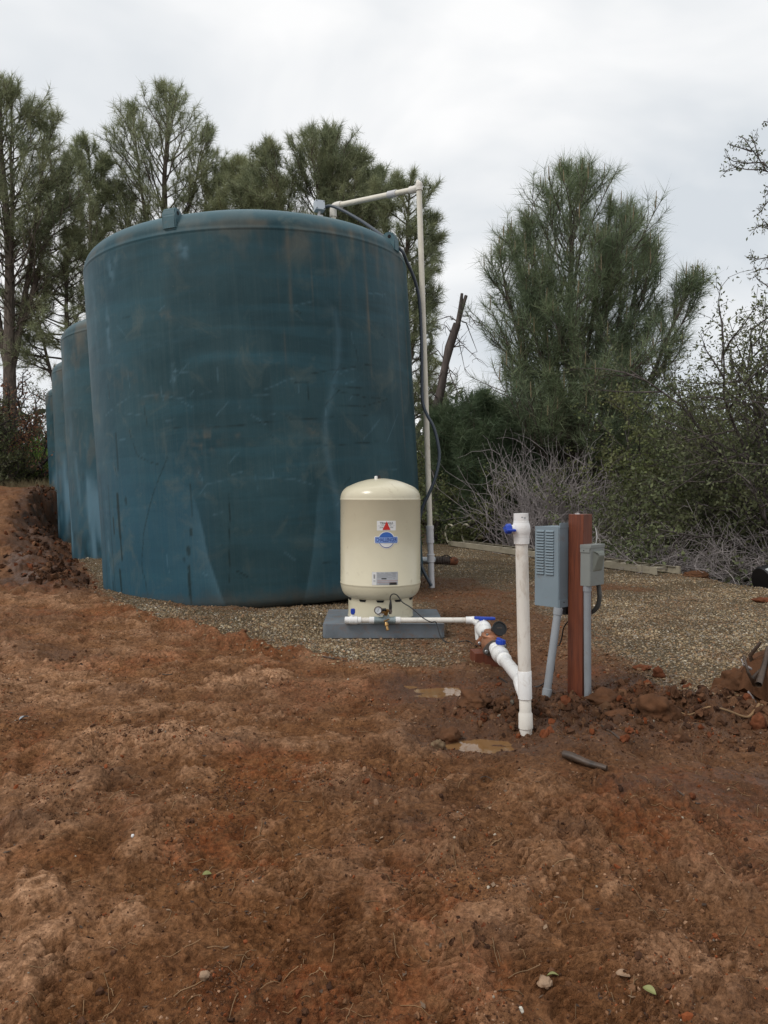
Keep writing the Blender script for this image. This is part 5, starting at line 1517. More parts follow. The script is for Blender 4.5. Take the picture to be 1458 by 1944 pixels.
# sensor cable on the ground
cp = [P(740.5, 1140, 5.765), P(741, 1133, 5.765), P(745, 1128, 5.76), P(752, 1128.5, 5.75), P(758, 1135, 5.74), P(765, 1144, 5.72), P(778, 1152, 5.69), P(790, 1162, 5.65), P(803, 1173, 5.60), P(818, 1181, 5.57), P(828, 1182, 5.58)]
def gp_(x, y, dz=0.006): return Vector((x, y, gh(x, y) + dz))
cp += [gp_(0.405, 5.52, 0.05), gp_(0.46, 5.50), gp_(0.54, 5.58), gp_(0.60, 5.56), gp_(0.63, 5.46), gp_(0.655, 5.36, 0.03), P(909, 1193, 5.42), P(913, 1182, 5.45)]
mb = MB(); mb.tube(cp, 0.0042, 8, smooth_path=5)
tag(mb.build('sensor_cable', M['black']), 'thin black cable looping from the gauge tee over the pad to the first valve', 'cable')
cp = [gp_(0.66, 4.5, 0.01), gp_(0.74, 4.35), gp_(0.80, 4.30), gp_(0.86, 4.28), gp_(0.905, 4.30, 0.02), gp_(0.925, 4.22, 0.09), P(1052, 1232, 4.20), P(1062, 1224, 4.19), P(1067, 1208, 4.18), P(1070, 1192, 4.16), P(1078, 1180, 4.14)]
mb = MB(); mb.tube(cp, 0.0036, 8, smooth_path=5)
tag(mb.build('signal_cable', M['black']), 'thin black cable rising behind the slanting conduit to the post', 'cable')

# ------------------------------------------------------------------ ladder lying at the edge of the gravel
ln = Vector((3.47, 9.98, 0)); lf = Vector((1.26, 15.2, 0))
ld = thing('ladder', 'long tan fibreglass ladder with hooked end lying along the gravel edge', 'ladder', ln)
dr = (lf - ln).normalized(); pr = Vector((-dr.y, dr.x, 0)) * -1.0
LLn = (lf - ln).length
zn = gh(ln.x, ln.y) + 0.045; zf = gh(lf.x, lf.y) + 0.045
hgs = [max(gh((ln + dr * t).x, (ln + dr * t).y), gh((ln + dr * t + pr * 0.36).x, (ln + dr * t + pr * 0.36).y)) for t in np.linspace(0, LLn, 24)]
zlad = float(np.percentile(hgs, 75)) + 0.055
def lp(t, s, z=0.0): return dr * t + pr * s + Vector((0, 0, zlad + z))
ang = math.atan2(dr.y, dr.x)
LR = Matrix.Rotation(ang, 4, 'Z')
for s_ in (0, 0.36):
    mb = MB(); mb.box((LLn, 0.006, 0.088), lp(LLn / 2, s_), LR, 0.001)
    fl = 0.024 * (1 if s_ == 0 else -1)
    mb.box((LLn, 0.026, 0.005), lp(LLn / 2, s_ + fl / 2, 0.0415), LR, 0.001); mb.box((LLn, 0.026, 0.005), lp(LLn / 2, s_ + fl / 2, -0.0415), LR, 0.001)
    mb.build('rail', M['ladder'], ld)
    mb = MB(); mb.tube([lp(LLn - 0.02, s_, 0.0), lp(LLn + 0.06, s_, 0.05), lp(LLn + 0.13, s_, 0.17), lp(LLn + 0.10, s_, 0.30), lp(LLn + 0.0, s_, 0.36), lp(LLn - 0.12, s_, 0.355), lp(LLn - 0.16, s_, 0.335)], 0.018, 12, smooth_path=4)
    mb.build('hook', simple('cream_hook', (0.48, 0.44, 0.33), 0.5, var=0.1), ld)
rung0 = None
for k in range(18):
    t = 0.16 + k * (LLn - 0.35) / 17
    if rung0 is None:
        mb = MB(); mb.tube([Vector((0, 0, 0)), pr * 0.356], 0.019, 10); rung0 = mb.build('rung', M['ladder'], ld, loc=lp(t, 0.002, 0.014))
    else:
        c = rung0.copy(); C.objects.link(c); c.location = lp(t, 0.002, 0.014)
mb = MB(); mb.box((0.07, 0.03, 0.10), lp(-0.02, 0.375), LR, 0.006); mb.build('foot', M['ladder'], ld)
mb = MB(); mb.box((0.07, 0.012, 0.10), lp(-0.02, -0.009), LR, 0.003); mb.build('foot', M['ladder'], ld)

# black drain pipe at the right edge
mb = MB()
c0_ = Vector((4.35, 8.95, gh(4.3, 8.9) + 0.10)); dd = Vector((0.95, 0.25, 0.22)).normalized()
prof = []
for k in range(14): prof += [(k * 0.07, 0.165), (k * 0.07 + 0.03, 0.178), (k * 0.07 + 0.045, 0.178), (k * 0.07 + 0.06, 0.165)]
dpt = thing('drain_pipe', 'black corrugated drain pipe in the ditch at the right end of the gravel', 'pipe', c0_)
mb.turned(prof, (0, 0, 0), dd, 28); mb.build('pipe', M['black'], dpt)
mb = MB(); mb.box((0.10, 0.09, 0.008), (0.06, -0.10, 0.150), (0.5, -0.25, 0.3), 0.003); mb.build('pipe_label', simple('pale_label', (0.42, 0.44, 0.44), 0.6), dpt)
# ------------------------------------------------------------------ plants: skeleton helpers
def tubes_np(paths, sides=5):
    """paths: list of (pts Nx3, radii N) -> verts, quads"""
    Vs, Fs = [], []; base = 0
    ca = np.cos(np.linspace(0, 2 * PI, sides, endpoint=False)); sa = np.sin(np.linspace(0, 2 * PI, sides, endpoint=False))
    for pts, rad in paths:
        pts = np.asarray(pts, dtype=float); rad = np.asarray(rad, dtype=float)
        n = len(pts)
        t = np.gradient(pts, axis=0); t /= (np.linalg.norm(t, axis=1, keepdims=True) + 1e-9)
        m = t.mean(0)
        ref = np.array([0, 0, 1.0]) if abs(m[2]) < 0.8 * np.linalg.norm(m) + 1e-9 else np.array([1.0, 0.2, 0])
        a = np.cross(t, ref); a /= (np.linalg.norm(a, axis=1, keepdims=True) + 1e-9)
        b = np.cross(t, a)
        ring = pts[:, None, :] + rad[:, None, None] * (a[:, None, :] * ca[None, :, None] + b[:, None, :] * sa[None, :, None])
        Vs.append(ring.reshape(-1, 3))
        i = np.arange(n * sides).reshape(n, sides); j = np.roll(i, -1, axis=1)
        Fs.append(base + np.stack([i[:-1].ravel(), j[:-1].ravel(), j[1:].ravel(), i[1:].ravel()], 1))
        base += n * sides
    return np.concatenate(Vs), np.concatenate(Fs)


def tubes_mixed(paths):
    big_ = [w for w in paths if w[1][0] > 0.05]; mid = [w for w in paths if 0.02 < w[1][0] <= 0.05]; sm = [w for w in paths if w[1][0] <= 0.02]
    Vs, Fs, base = [], [], 0
    for grp, sd in ((big_, 8), (mid, 4), (sm, 3)):
        if not grp: continue
        if sd == 3: grp = [(q[::2] if len(q) % 2 else q, r_[::2] if len(q) % 2 else r_) for q, r_ in grp]
        V, F = tubes_np(grp, sd); Vs.append(V); Fs.append(F + base); base += len(V)
    return np.concatenate(Vs), np.concatenate(Fs)


def grow(p, d, length, n, up, wob, R):
    """a limb: starts at p towards d, bends towards the sky by 'up' and wanders by 'wob'"""
    p = np.array(p, float); d = np.array(d, float); d /= np.linalg.norm(d)
    pts = [p.copy()]; st = length / n
    for k in range(n):
        d = d + np.array([0, 0, up / n]) + R.randn(3) * wob / math.sqrt(n)
        d /= np.linalg.norm(d)
        p = p + d * st
        pts.append(p.copy())
    return np.array(pts)


def needles(tp, td, tr, K, ln, wd, seed, spread=0.75, droop=0.0, along=0.12):
    """tufts at tp pointing along td -> thin needle triangles; tr gives each tuft its own tone"""
    R = np.random.RandomState(seed)
    n = len(tp); tp = np.repeat(tp, K, 0); td = np.repeat(td, K, 0); tv = np.repeat(tr, K)
    r = R.randn(n * K, 3); r /= np.linalg.norm(r, axis=1, keepdims=True)
    d = td * (1 - spread * 0.45) + r * spread
    d[:, 2] -= droop
    d /= np.linalg.norm(d, axis=1, keepdims=True)
    base = tp - td * (along * R.rand(n * K, 1))
    L_ = ln * (0.65 + 0.5 * R.rand(n * K, 1))
    s = np.cross(d, R.randn(n * K, 3)); s /= (np.linalg.norm(s, axis=1, keepdims=True) + 1e-9)
    a = base - s * wd / 2; b = base + s * wd / 2
    c = base + d * L_; c[:, 2] -= droop * 0.25 * L_[:, 0]
    V = np.stack([a, b, c], 1).reshape(-1, 3)
    F = np.arange(len(V)).reshape(-1, 3)
    v = np.repeat(np.clip(tv + 0.22 * R.randn(n * K), 0, 1), 3)
    return V, F, v


def leaf_cloud(pts, size, seed, tone, jit=0.05, aspect=0.5):
    """a leaf (two triangles, creased) at each point"""
    R = np.random.RandomState(seed)
    n = len(pts)
    p = pts + R.randn(n, 3) * jit
    u = R.randn(n, 3); u /= np.linalg.norm(u, axis=1, keepdims=True)
    w = np.cross(u, R.randn(n, 3)); w /= (np.linalg.norm(w, axis=1, keepdims=True) + 1e-9)
    nn = np.cross(u, w)
    s = size * (0.6 + 0.7 * R.rand(n, 1))
    a = p; c = p + u * s; b = p + u * s * .5 + w * s * aspect * .5 + nn * s * .06; d = p + u * s * .5 - w * s * aspect * .5 + nn * s * .06
    V = np.stack([a, b, c, d], 1).reshape(-1, 3)
    F = np.arange(len(V)).reshape(-1, 4)
    v = np.repeat(np.clip(tone + 0.25 * R.randn(n), 0, 1), 4)
    return V, F, v


def rot_dir(d, ang, az):
    """tilt d away from itself by ang, round it by az"""
    d = d / np.linalg.norm(d)
    ref = np.array([0, 0, 1.0]) if abs(d[2]) < 0.95 else np.array([1.0, 0, 0])
    a = np.cross(d, ref); a /= np.linalg.norm(a); b = np.cross(d, a)
    return d * math.cos(ang) + (a * math.cos(az) + b * math.sin(az)) * math.sin(ang)


def pine(name, label, base, H, stems, crown0, spread, seed, nprim=34, nsec=7, tuftn=3, K=14, nlen=0.22, nwid=0.008, mat='needle_far',
         bark='bark', up=0.9, shape=None, r0=0.16, group=None, start_ang=62, tone=0.5, bare_tips=False, thin=1.0, lowdead=0.0, prim_r=0.03, droop=0.0):
    """stems: list of (lean x, lean y, height factor, height factor where it leaves the first stem)"""
    R = np.random.RandomState(seed)
    shape = shape or (lambda t: (1 - t) ** 0.7 * (0.55 + 0.45 * min(1, t * 4)))
    t = thing(name, label, 'tree', base, group)
    wood = []; tp, td, tt = [], [], []; cand_ = []
    main = None
    for si, (lx, ly, hf, leave) in enumerate(stems):
        h = H * hf
        if main is None:
            n = 14
            s = np.linspace(0, 1, n + 1)
            w = np.cumsum(R.randn(n + 1, 2) * 0.012 * H / 3, 0) * s[:, None]
            pts = np.stack([lx * s ** 1.2 + w[:, 0], ly * s ** 1.2 + w[:, 1], h * s], 1)
            main = pts; z0 = 0; rr = r0 * (1 - s) ** 0.8 + 0.012
        else:
            k = leave * len(main); k0 = int(min(k, len(main) - 2))
            p0 = main[k0]
            n = 11; s = np.linspace(0, 1, n + 1)
            w = np.cumsum(R.randn(n + 1, 2) * 0.010 * H / 3, 0) * s[:, None]
            hh = h - p0[2]
            pts = np.stack([p0[0] + lx * s ** 0.75 + w[:, 0], p0[1] + ly * s ** 0.75 + w[:, 1], p0[2] + hh * s], 1)
            rr = r0 * 0.62 * (1 - leave) * (1 - s) ** 0.8 + 0.012
        wood.append((pts, rr))
        c0 = crown0 * H
        npm = int(nprim * (hf if si == 0 else hf * 0.6))
        for b in range(npm):
            f = (b + R.rand()) / npm
            z = c0 + (pts[-1, 2] - c0) * f ** 0.9
            if z < pts[0, 2] + 0.05: continue
            k = np.interp(z, pts[:, 2], np.arange(len(pts))); i0 = int(min(k, len(pts) - 2)); fr_ = k - i0
            p = pts[i0] * (1 - fr_) + pts[i0 + 1] * fr_
            ll = spread * (1.0 if si == 0 else 0.62) * shape(f) * (0.7 + 0.5 * R.rand()) + 0.25
            ll = min(ll, 0.85 * (pts[-1, 2] - z) + 0.28)
            az = R.rand() * 2 * PI if si == 0 else math.atan2(ly, lx) + R.randn() * 1.3
            an = math.radians(start_ang - 25 * f + 8 * R.randn())
            d = np.array([math.sin(an) * math.cos(az), math.sin(an) * math.sin(az), math.cos(an)])
            q = grow(p, d, ll, 8, up * (0.6 + 0.6 * R.rand()), 0.22, R)
            dead = (f < lowdead)
            wood.append((q, np.linspace(prim_r * (0.5 + 0.5 * ll / spread), 0.006, 9)))
            nsb = max(2, int(nsec * ll / spread + 1.5))
            for c in range(nsb):
                g = 0.30 + 0.70 * (c + R.rand()) / nsb
                k = g * 8; i1 = int(min(k, 7)); p2 = q[i1] * (1 - (k - i1)) + q[i1 + 1] * (k - i1)
                dd = q[i1 + 1] - q[i1]
                d2 = rot_dir(dd, math.radians(40 + 12 * R.randn()), R.rand() * 2 * PI)
                l2 = ll * 0.34 * (1.15 - g * 0.6) * (0.7 + 0.6 * R.rand()) + 0.10
                s2 = grow(p2, d2, l2, 4, up * 0.9, 0.25, R)
                wood.append((s2, np.linspace(0.011, 0.004, 5)))
                if dead and R.rand() < 0.75: continue
                for e in range(tuftn):
                    u = 1 - e / tuftn * 0.65 * (0.7 + 0.6 * R.rand())
                    k2 = u * 4; i2 = int(min(max(k2, 0), 3)); p3 = s2[i2] * (1 - (k2 - i2)) + s2[i2 + 1] * (k2 - i2)
                    if R.rand() > thin: continue
                    dr_ = s2[i2 + 1] - s2[i2]; dr_ /= np.linalg.norm(dr_)
                    tp.append(p3); td.append(dr_); tt.append(np.clip(tone + 0.18 * R.randn() + 0.16 * (g - 0.6), 0, 1))
            if not dead:
                for e in range(tuftn + 1):
                    u = 1 - e * 0.11
                    k2 = u * 8; i2 = int(min(k2, 7)); p3 = q[i2] * (1 - (k2 - i2)) + q[i2 + 1] * (k2 - i2)
                    dr_ = q[i2 + 1] - q[i2]; dr_ /= np.linalg.norm(dr_)
                    tp.append(p3); td.append(dr_); tt.append(np.clip(tone + 0.12 + 0.18 * R.randn(), 0, 1))
                if bare_tips and R.rand() < 0.8:
                    dz = np.array([0.03 * R.randn(), 0.03 * R.randn(), 1.0])
                    cand_.append((np.array([q[-1], q[-1] + dz * 0.12, q[-1] + dz * (0.20 + 0.14 * R.rand())]), np.array([0.010, 0.012, 0.005])))
        for e in range(6):
            tp.append(pts[-1] - np.array([0, 0, 0.10 * e])); td.append(np.array([0, 0, 1.0])); tt.append(tone)
        if bare_tips: cand_.append((np.array([pts[-1], pts[-1] + [0, 0, .2], pts[-1] + [0.01, 0, .42]]), np.array([0.012, 0.014, 0.006])))
    V, F = tubes_mixed(wood)
    link('trunk', np_mesh('trunk', V, F, True), M[bark], t)
    V, F, v = needles(np.array(tp), np.array(td), np.array(tt), K, nlen, nwid, seed + 1, droop=droop, along=nlen * 0.5)
    cr = link('crown', np_mesh('crown', V, F, False, {'v': v}), M[mat], t)
    if cand_:
        V, F = tubes_np(cand_, 5)
        tag(link('candles', np_mesh('candles', V, F, True), M['candle'], t), kind='stuff')
    return t, len(tp)


def leafy(name, label, base, seed, stems, lens, n1, n2, leaves, size, mat, bark='bark_grey', cat='shrub', up=0.25, wob=0.5, tone=0.5, r0=0.03, l2=0.45, ang=45, aspect=0.5, group=None,
          main_dirs=None, n3=2, twig_r=0.004, flat=1.0):
    """a many-stemmed shrub or small tree with single leaves along its twigs"""
    R = np.random.RandomState(seed)
    t = thing(name, label, cat, base, group)
    wood = []; pts_ = []; tn = []
    for s in range(stems):
        if main_dirs is not None:
            d = np.array(main_dirs[s % len(main_dirs)], float) + 0.08 * R.randn(3)
        else:
            az = R.rand() * 2 * PI; an = math.radians(ang * (0.25 + 0.95 * R.rand()))
            d = np.array([math.sin(an) * math.cos(az), math.sin(an) * math.sin(az) * flat, math.cos(an)])
        L0 = lens * (0.6 + 0.5 * R.rand())
        p0 = np.array([0.18 * R.randn(), 0.18 * R.randn() * flat, -0.05]) * (0.4 if main_dirs is not None else 1.0)
        q = grow(p0, d, L0, 9, up, wob, R)
        wood.append((q, np.linspace(r0, 0.008, 10)))
        for a in range(n1):
            g = 0.15 + 0.85 * (a + R.rand()) / n1; k = g * 9; i = int(min(k, 8)); p = q[i] * (1 - (k - i)) + q[i + 1] * (k - i)
            d2 = rot_dir(q[i + 1] - q[i], math.radians(50 + 15 * R.randn()), R.rand() * 2 * PI)
            b = grow(p, d2, L0 * l2 * (1.15 - 0.7 * g) * (0.6 + 0.7 * R.rand()) + 0.12, 6, up * 0.8, wob * 1.2, R)
            wood.append((b, np.linspace(r0 * 0.4, twig_r, 7)))
            for c in range(n2):
                g2 = 0.2 + 0.8 * (c + R.rand()) / n2; k = g2 * 6; i = int(min(k, 5)); p2 = b[i] * (1 - (k - i)) + b[i + 1] * (k - i)
                d3 = rot_dir(b[i + 1] - b[i], math.radians(48 + 15 * R.randn()), R.rand() * 2 * PI)
                w = grow(p2, d3, 0.16 + 0.22 * R.rand() * lens / 2.0, 3, up * 0.5, wob, R)
                wood.append((w, np.linspace(twig_r * 1.1, twig_r * 0.6, 4)))
                tb = np.clip(tone + 0.22 * R.randn(), 0, 1)
                for e in range(leaves):
                    u = R.rand() ** 0.7 * 3; i = int(min(u, 2)); pts_.append(w[i] * (1 - (u - i)) + w[i + 1] * (u - i)); tn.append(tb)
    V, F = tubes_mixed(wood)
    link('stems' if cat == 'shrub' else 'trunk', np_mesh('stems', V, F, True), M[bark], t)
    if leaves:
        V, F, v = leaf_cloud(np.array(pts_), size, seed + 5, np.array(tn), size * 0.7, aspect)
        link('foliage' if cat == 'shrub' else 'crown', np_mesh('foliage', V, F, False, {'v': v}), M[mat], t)
    return t


def at(px, Y, dz=0.0):
    x = (px - 729.0) / FPX * Y
    return (x, Y, gh(x, Y) - 0.1 + dz)


def top_h(py, Y, z0):
    return P(729, py, Y).z - z0


# ------------------------------------------------------------------ the pines on the left
b_ = at(22, 23)
pine('grey_pine', 'tall many-stemmed grey pine at the left edge behind the row of tanks', b_, top_h(172, 23, b_[2]), [(-0.1, 0, 1, 0), (1.05, 0.3, .95, .30), (0.35, -0.3, .97, .24), (-1.2, 0.5, .92, .3), (1.7, .4, .84, .36)],
     0.38, 2.4, 21, nprim=64, nsec=9, tuftn=3, K=14, nlen=0.30, nwid=0.011, up=0.55, r0=0.22, tone=0.38, lowdead=0.22,
     shape=lambda t: 0.95 - 0.35 * t ** 2, start_ang=68)
b_ = at(308, 27)
pine('grey_pine', 'airy grey pine, its straight dark trunk behind the left lifting lug', b_, top_h(180, 27, b_[2]), [(0.0, 0, 1, 0), (1.3, 0.3, .92, .52), (-0.9, -0.3, .94, .50), (1.9, 0.2, .82, .44), (-1.5, 0, .76, .45)],
     0.50, 2.35, 22, nprim=50, nsec=8, tuftn=3, K=14, nlen=0.32, nwid=0.012, up=0.7, r0=0.22, tone=0.42,
     shape=lambda t: 0.9 - 0.25 * t ** 2)
b_ = at(182, 26)
pine('grey_pine', 'slender pine between the many-stemmed pine and the airy one', b_, top_h(275, 26, b_[2]), [(0.0, 0, 1, 0), (0.5, 0.2, .95, .6)],
     0.40, 1.25, 23, nprim=50, nsec=7, tuftn=4, K=15, nlen=0.27, nwid=0.013, up=0.6, r0=0.12, tone=0.5, shape=lambda t: 0.95 - 0.4 * t)
b_ = at(128, 24)
pine('grey_pine', 'lower bushy pine filling the gap left of the big tank shoulder', b_, top_h(440, 24, b_[2]), [(0.0, 0, 1, 0), (1.2, 0.2, .95, .3), (2.0, 0, .80, .25), (-.9, 0, .8, .3)],
     0.42, 1.9, 24, nprim=54, nsec=8, tuftn=4, K=13, nlen=0.26, nwid=0.012, up=0.2, r0=0.12, tone=0.6, start_ang=78, shape=lambda t: 0.95 - 0.4 * t)
# behind the big tank
b_ = at(605, 25)
pine('grey_pine', 'broad dense pine crown rising behind the middle of the big tank', b_, top_h(268, 25, b_[2]), [(0.0, 0, 1, 0), (1.2, 0.3, .97, .5), (-1.2, -0.3, .96, .5), (-2.3, 0, .88, .45), (2.1, 0, .90, .5), (.5, -.6, .93, .5)],
     0.45, 2.3, 25, nprim=80, nsec=10, tuftn=4, K=14, nlen=0.31, nwid=0.012, up=0.55, r0=0.2, tone=0.30, shape=lambda t: 1.0 - 0.3 * t ** 3)
b_ = at(462, 27)
pine('grey_pine', 'lower olive pine crown just left of the broad dense one', b_, top_h(315, 27, b_[2]), [(0.0, 0, 1, 0), (1.2, 0.3, .95, .5), (-0.9, -0.3, .93, .5)],
     0.5, 1.6, 26, nprim=60, nsec=9, tuftn=4, K=13, nlen=0.31, nwid=0.012, up=0.55, r0=0.16, tone=0.70, shape=lambda t: 1.0 - 0.4 * t ** 2)
b_ = at(765, 23)
pine('grey_pine', 'ragged pine whose drooping boughs show on both sides of the tall white pipe', b_, top_h(350, 23, b_[2]), [(0.0, 0, 1, 0), (0.65, 0.1, .90, .45), (-0.9, 0, 1.0, .5)],
     0.30, 1.15, 27, nprim=60, nsec=8, tuftn=4, K=14, nlen=0.30, nwid=0.011, up=0.35, r0=0.15, tone=0.42, shape=lambda t: 0.85 + 0.2 * math.sin(t * 23) - 0.2 * t ** 2, start_ang=74)

# ------------------------------------------------------------------ the big pine on the right
b_ = at(1088, 17.0, -0.1)
pine('young_grey_pine', 'large bushy grey pine with upright pale candles, behind the brush and the post', b_, top_h(340, 17.0, b_[2]),
     [(0.0, 0, 1, 0), (-0.85, 0.2, .88, .25), (0.80, -0.2, .90, .25), (-1.6, 0, .79, .18), (1.55, 0.2, .82, .2), (2.45, -0.1, .72, .14), (0.2, -0.6, .80, .25), (-.5, -.5, .70, .2)],
     0.12, 2.0, 31, nprim=84, nsec=8, tuftn=3, K=14, nlen=0.38, nwid=0.0080, mat='needle', up=0.85, r0=0.14, tone=0.45, bare_tips=True, prim_r=0.024, thin=0.75,
     shape=lambda t: 1.25 - 0.45 * t)
b_ = at(895, 16.8)
pine('young_grey_pine', 'low dark green pine with drooping long needles beside the tall white pipe', b_, top_h(770, 16.8, b_[2]), [(0.0, 0, 1, 0), (0.8, 0.1, .95, .1), (-0.6, 0.1, .9, .1), (.1, -0.4, .7, .05)],
     0.03, 1.15, 32, nprim=54, nsec=7, tuftn=3, K=17, nlen=0.33, nwid=0.0095, mat='needle_dark', up=0.7, r0=0.06, tone=0.5, shape=lambda t: 1.0 - 0.45 * t ** 2, prim_r=0.014, droop=0.15)
b_ = at(1000, 17.6)
pine('young_grey_pine', 'low dark green pine standing behind the upright brush pile', b_, top_h(800, 17.6, b_[2]), [(0.0, 0, 1, 0), (0.9, 0.1, .9, .1), (-0.8, 0.1, .95, .1)],
     0.03, 1.3, 33, nprim=54, nsec=7, tuftn=3, K=16, nlen=0.33, nwid=0.0095, mat='needle_dark', up=0.7, r0=0.06, tone=0.4, shape=lambda t: 1.0 - 0.4 * t ** 2, prim_r=0.014, droop=0.15)

# ------------------------------------------------------------------ broken dead tree
sn0 = at(822, 17.0)
sg = thing('dead_tree', 'leaning dead tree with a forked broken top and bare twigs', 'tree', sn0)
so3 = np.array(sn0)
R = np.random.RandomState(8)
tp_ = np.array(P(868, 615, 17.0)) - so3
path = np.array([[0, 0, 0], [0.10, 0, 1.2], *(np.array(P(x_, y_, 17.0)) - so3 for x_, y_ in ((829, 775), (838, 735), (846, 690), (853, 660)))])
path = np.concatenate([path, [tp_]])
V, F = tubes_np([(path, np.linspace(0.13, 0.075, len(path)) + 0.006 * R.randn(len(path))), (np.array([path[-1] - [0, 0, .1], np.array(P(874, 588, 17)) - so3, np.array(P(877, 557, 17)) - so3]), np.array([0.06, 0.052, 0.03])),
                 (np.array([path[-1] - [0, 0, .05], np.array(P(876, 590, 17)) - so3, np.array(P(885, 561, 17)) - so3]), np.array([0.055, 0.046, 0.036]))], 9)
link('trunk', np_mesh('trunk', V, F, True), M['deadwood'], sg)
for (x_, y_, tx, ty, drp) in ((868, 610, 818, 612, -.2), (872, 600, 905, 618, .1), (872, 608, 906, 668, .1), (866, 640, 882, 700, .1), (858, 660, 905, 680, .0), (846, 700, 820, 735, 0), (850, 690, 875, 760, 0), (842, 720, 868, 716, 0), (838, 740, 868, 742, 0),
                           (848, 690, 812, 676, 0), (842, 722, 806, 716, 0), (855, 665, 884, 655, 0), (833, 758, 800, 752, 0), (862, 640, 838, 628, 0)):
    a = np.array(P(x_, y_, 17.0)) - so3; c = np.array(P(tx, ty, 17.0 + R.uniform(-.5, .5))) - so3
    md_ = (a + c) / 2 + np.array([0, 0, 0.16 + drp * 0.5]) + R.randn(3) * 0.05
    pth = np.array([a, a * .6 + md_ * .4, md_, md_ * .4 + c * .6, c])
    ps = [(pth, np.linspace(0.016, 0.005, 5))]
    for k in range(6):
        s0_ = pth[R.randint(1, 5)]; ps.append((grow(s0_, (c - a) / np.linalg.norm(c - a) + R.randn(3) * 0.8, 0.18 + .2 * R.rand(), 4, 0.1, 0.5, R), np.linspace(0.006, 0.003, 5)))
    V, F = tubes_np(ps, 5)
    link('branch', np_mesh('branch', V, F, True), M['deadwood'], sg)

# ------------------------------------------------------------------ right-hand thicket
SH = [  # px, Y, top py, label, mat, tone
    (1205, 16.5, 790, 'dense olive shrub right of the large bushy pine', 'shrub', .5),
    (1290, 14.2, 770, 'olive shrub with a twiggy top between the pine and the edge oak', 'shrub', .6),
    (1385, 12.6, 775, 'dark shrub over the right end of the low brush heap', 'oak', .35),
    (1460, 12.0, 760, 'dark shrub cut by the right edge above the drain pipe', 'oak', .45),
    (1250, 18.5, 745, 'taller grey green shrub standing behind the olive ones', 'oak', .6),
    (1125, 18.5, 850, 'shadowed shrub directly behind the reddish post', 'shrub', .3),
    (1345, 16.5, 710, 'tall thin shrub whose bare top pokes above the thicket', 'oak', .5),
    (850, 17.5, 850, 'small olive bush behind the tall white pipe', 'shrub', .4),
]
for i, (px_, Y_, ty_, lab, mt, tn_) in enumerate(SH):
    b_ = at(px_, Y_)
    h_ = top_h(ty_, Y_, b_[2])
    leafy('evergreen_shrub', lab, b_, 60 + i, 15, h_ * 1.05, 10, 8, 15, 0.066, mt, up=0.35, wob=0.55, tone=tn_, r0=0.026, l2=0.42, ang=62, aspect=0.55)
# oak entering from the right edge, upper twigs against the sky
b_ = at(1530, 11.0)
o0 = np.array(b_)
def dirto(px_, py_, Y_=11.0): return np.array(P(px_, py_, Y_)) - o0
leafy('live_oak', 'small-leaved oak at the right edge with sparse twigs against the sky', b_, 81, 13, 4.1, 13, 8, 13, 0.060, 'oak', cat='tree', bark='bark_grey', up=0.15, wob=0.42, tone=0.3, r0=0.045, l2=0.34, aspect=0.42,
      main_dirs=[dirto(1410, 600), dirto(1360, 680), dirto(1450, 580), dirto(1380, 720), dirto(1330, 750), dirto(1420, 660), dirto(1400, 640), dirto(1450, 700)])
oR = np.random.RandomState(9)
ob = thing('oak_bough', 'high thin oak bough reaching in from the right edge near the top', 'branch', tuple(P(1500, 330, 10.0)))
oo_ = np.array(P(1500, 330, 10.0))
wood = []; lv = []; ltn = []
for pth in ([(1500, 345), (1470, 330), (1445, 322), (1420, 322), (1395, 318), (1372, 326)], [(1455, 325), (1440, 300), (1428, 285), (1412, 262), (1402, 258)], [(1428, 288), (1410, 282), (1390, 276)], [(1440, 300), (1432, 270), (1425, 258)],
            [(1470, 330), (1448, 308), (1418, 310), (1392, 306), (1374, 296)], [(1500, 420), (1470, 425), (1448, 432)], [(1500, 230), (1470, 235), (1450, 230)], [(1500, 370), (1468, 362), (1452, 352)], [(1500, 500), (1470, 486), (1440, 492), (1424, 488)], [(1500, 520), (1462, 508), (1434, 515)],
            [(1500, 440), (1466, 424), (1440, 430), (1430, 436)], [(1500, 560), (1460, 545), (1438, 530), (1432, 522)], [(1500, 350), (1460, 380), (1448, 395), (1445, 408)]):
    q = np.array([np.array(P(a, b, 10.0 + 0.2 * oR.randn())) - oo_ for a, b in pth])
    wood.append((q, np.linspace(0.011, 0.004, len(q))))
    for k in range(len(q) * 3):
        u = oR.rand() * (len(q) - 1); i = int(min(u, len(q) - 2)); p0 = q[i] * (1 - (u - i)) + q[i + 1] * (u - i)
        w = grow(p0, oR.randn(3) + (q[-1] - q[0]) * 0.8, 0.07 + 0.09 * oR.rand(), 3, 0.2, 0.4, oR)
        wood.append((w, np.linspace(0.004, 0.0025, 4)))
        for e in range(4):
            uu = oR.rand() * 3; j = int(min(uu, 2)); lv.append(w[j] * (1 - (uu - j)) + w[j + 1] * (uu - j)); ltn.append(0.25)
V, F = tubes_np(wood, 4); link('twigs', np_mesh('twigs', V, F, True), M['bark_grey'], ob)
V, F, v = leaf_cloud(np.array(lv), 0.046, 5, np.array(ltn), 0.02, 0.42); link('foliage', np_mesh('foliage', V, F, False, {'v': v}), M['oak'], ob)

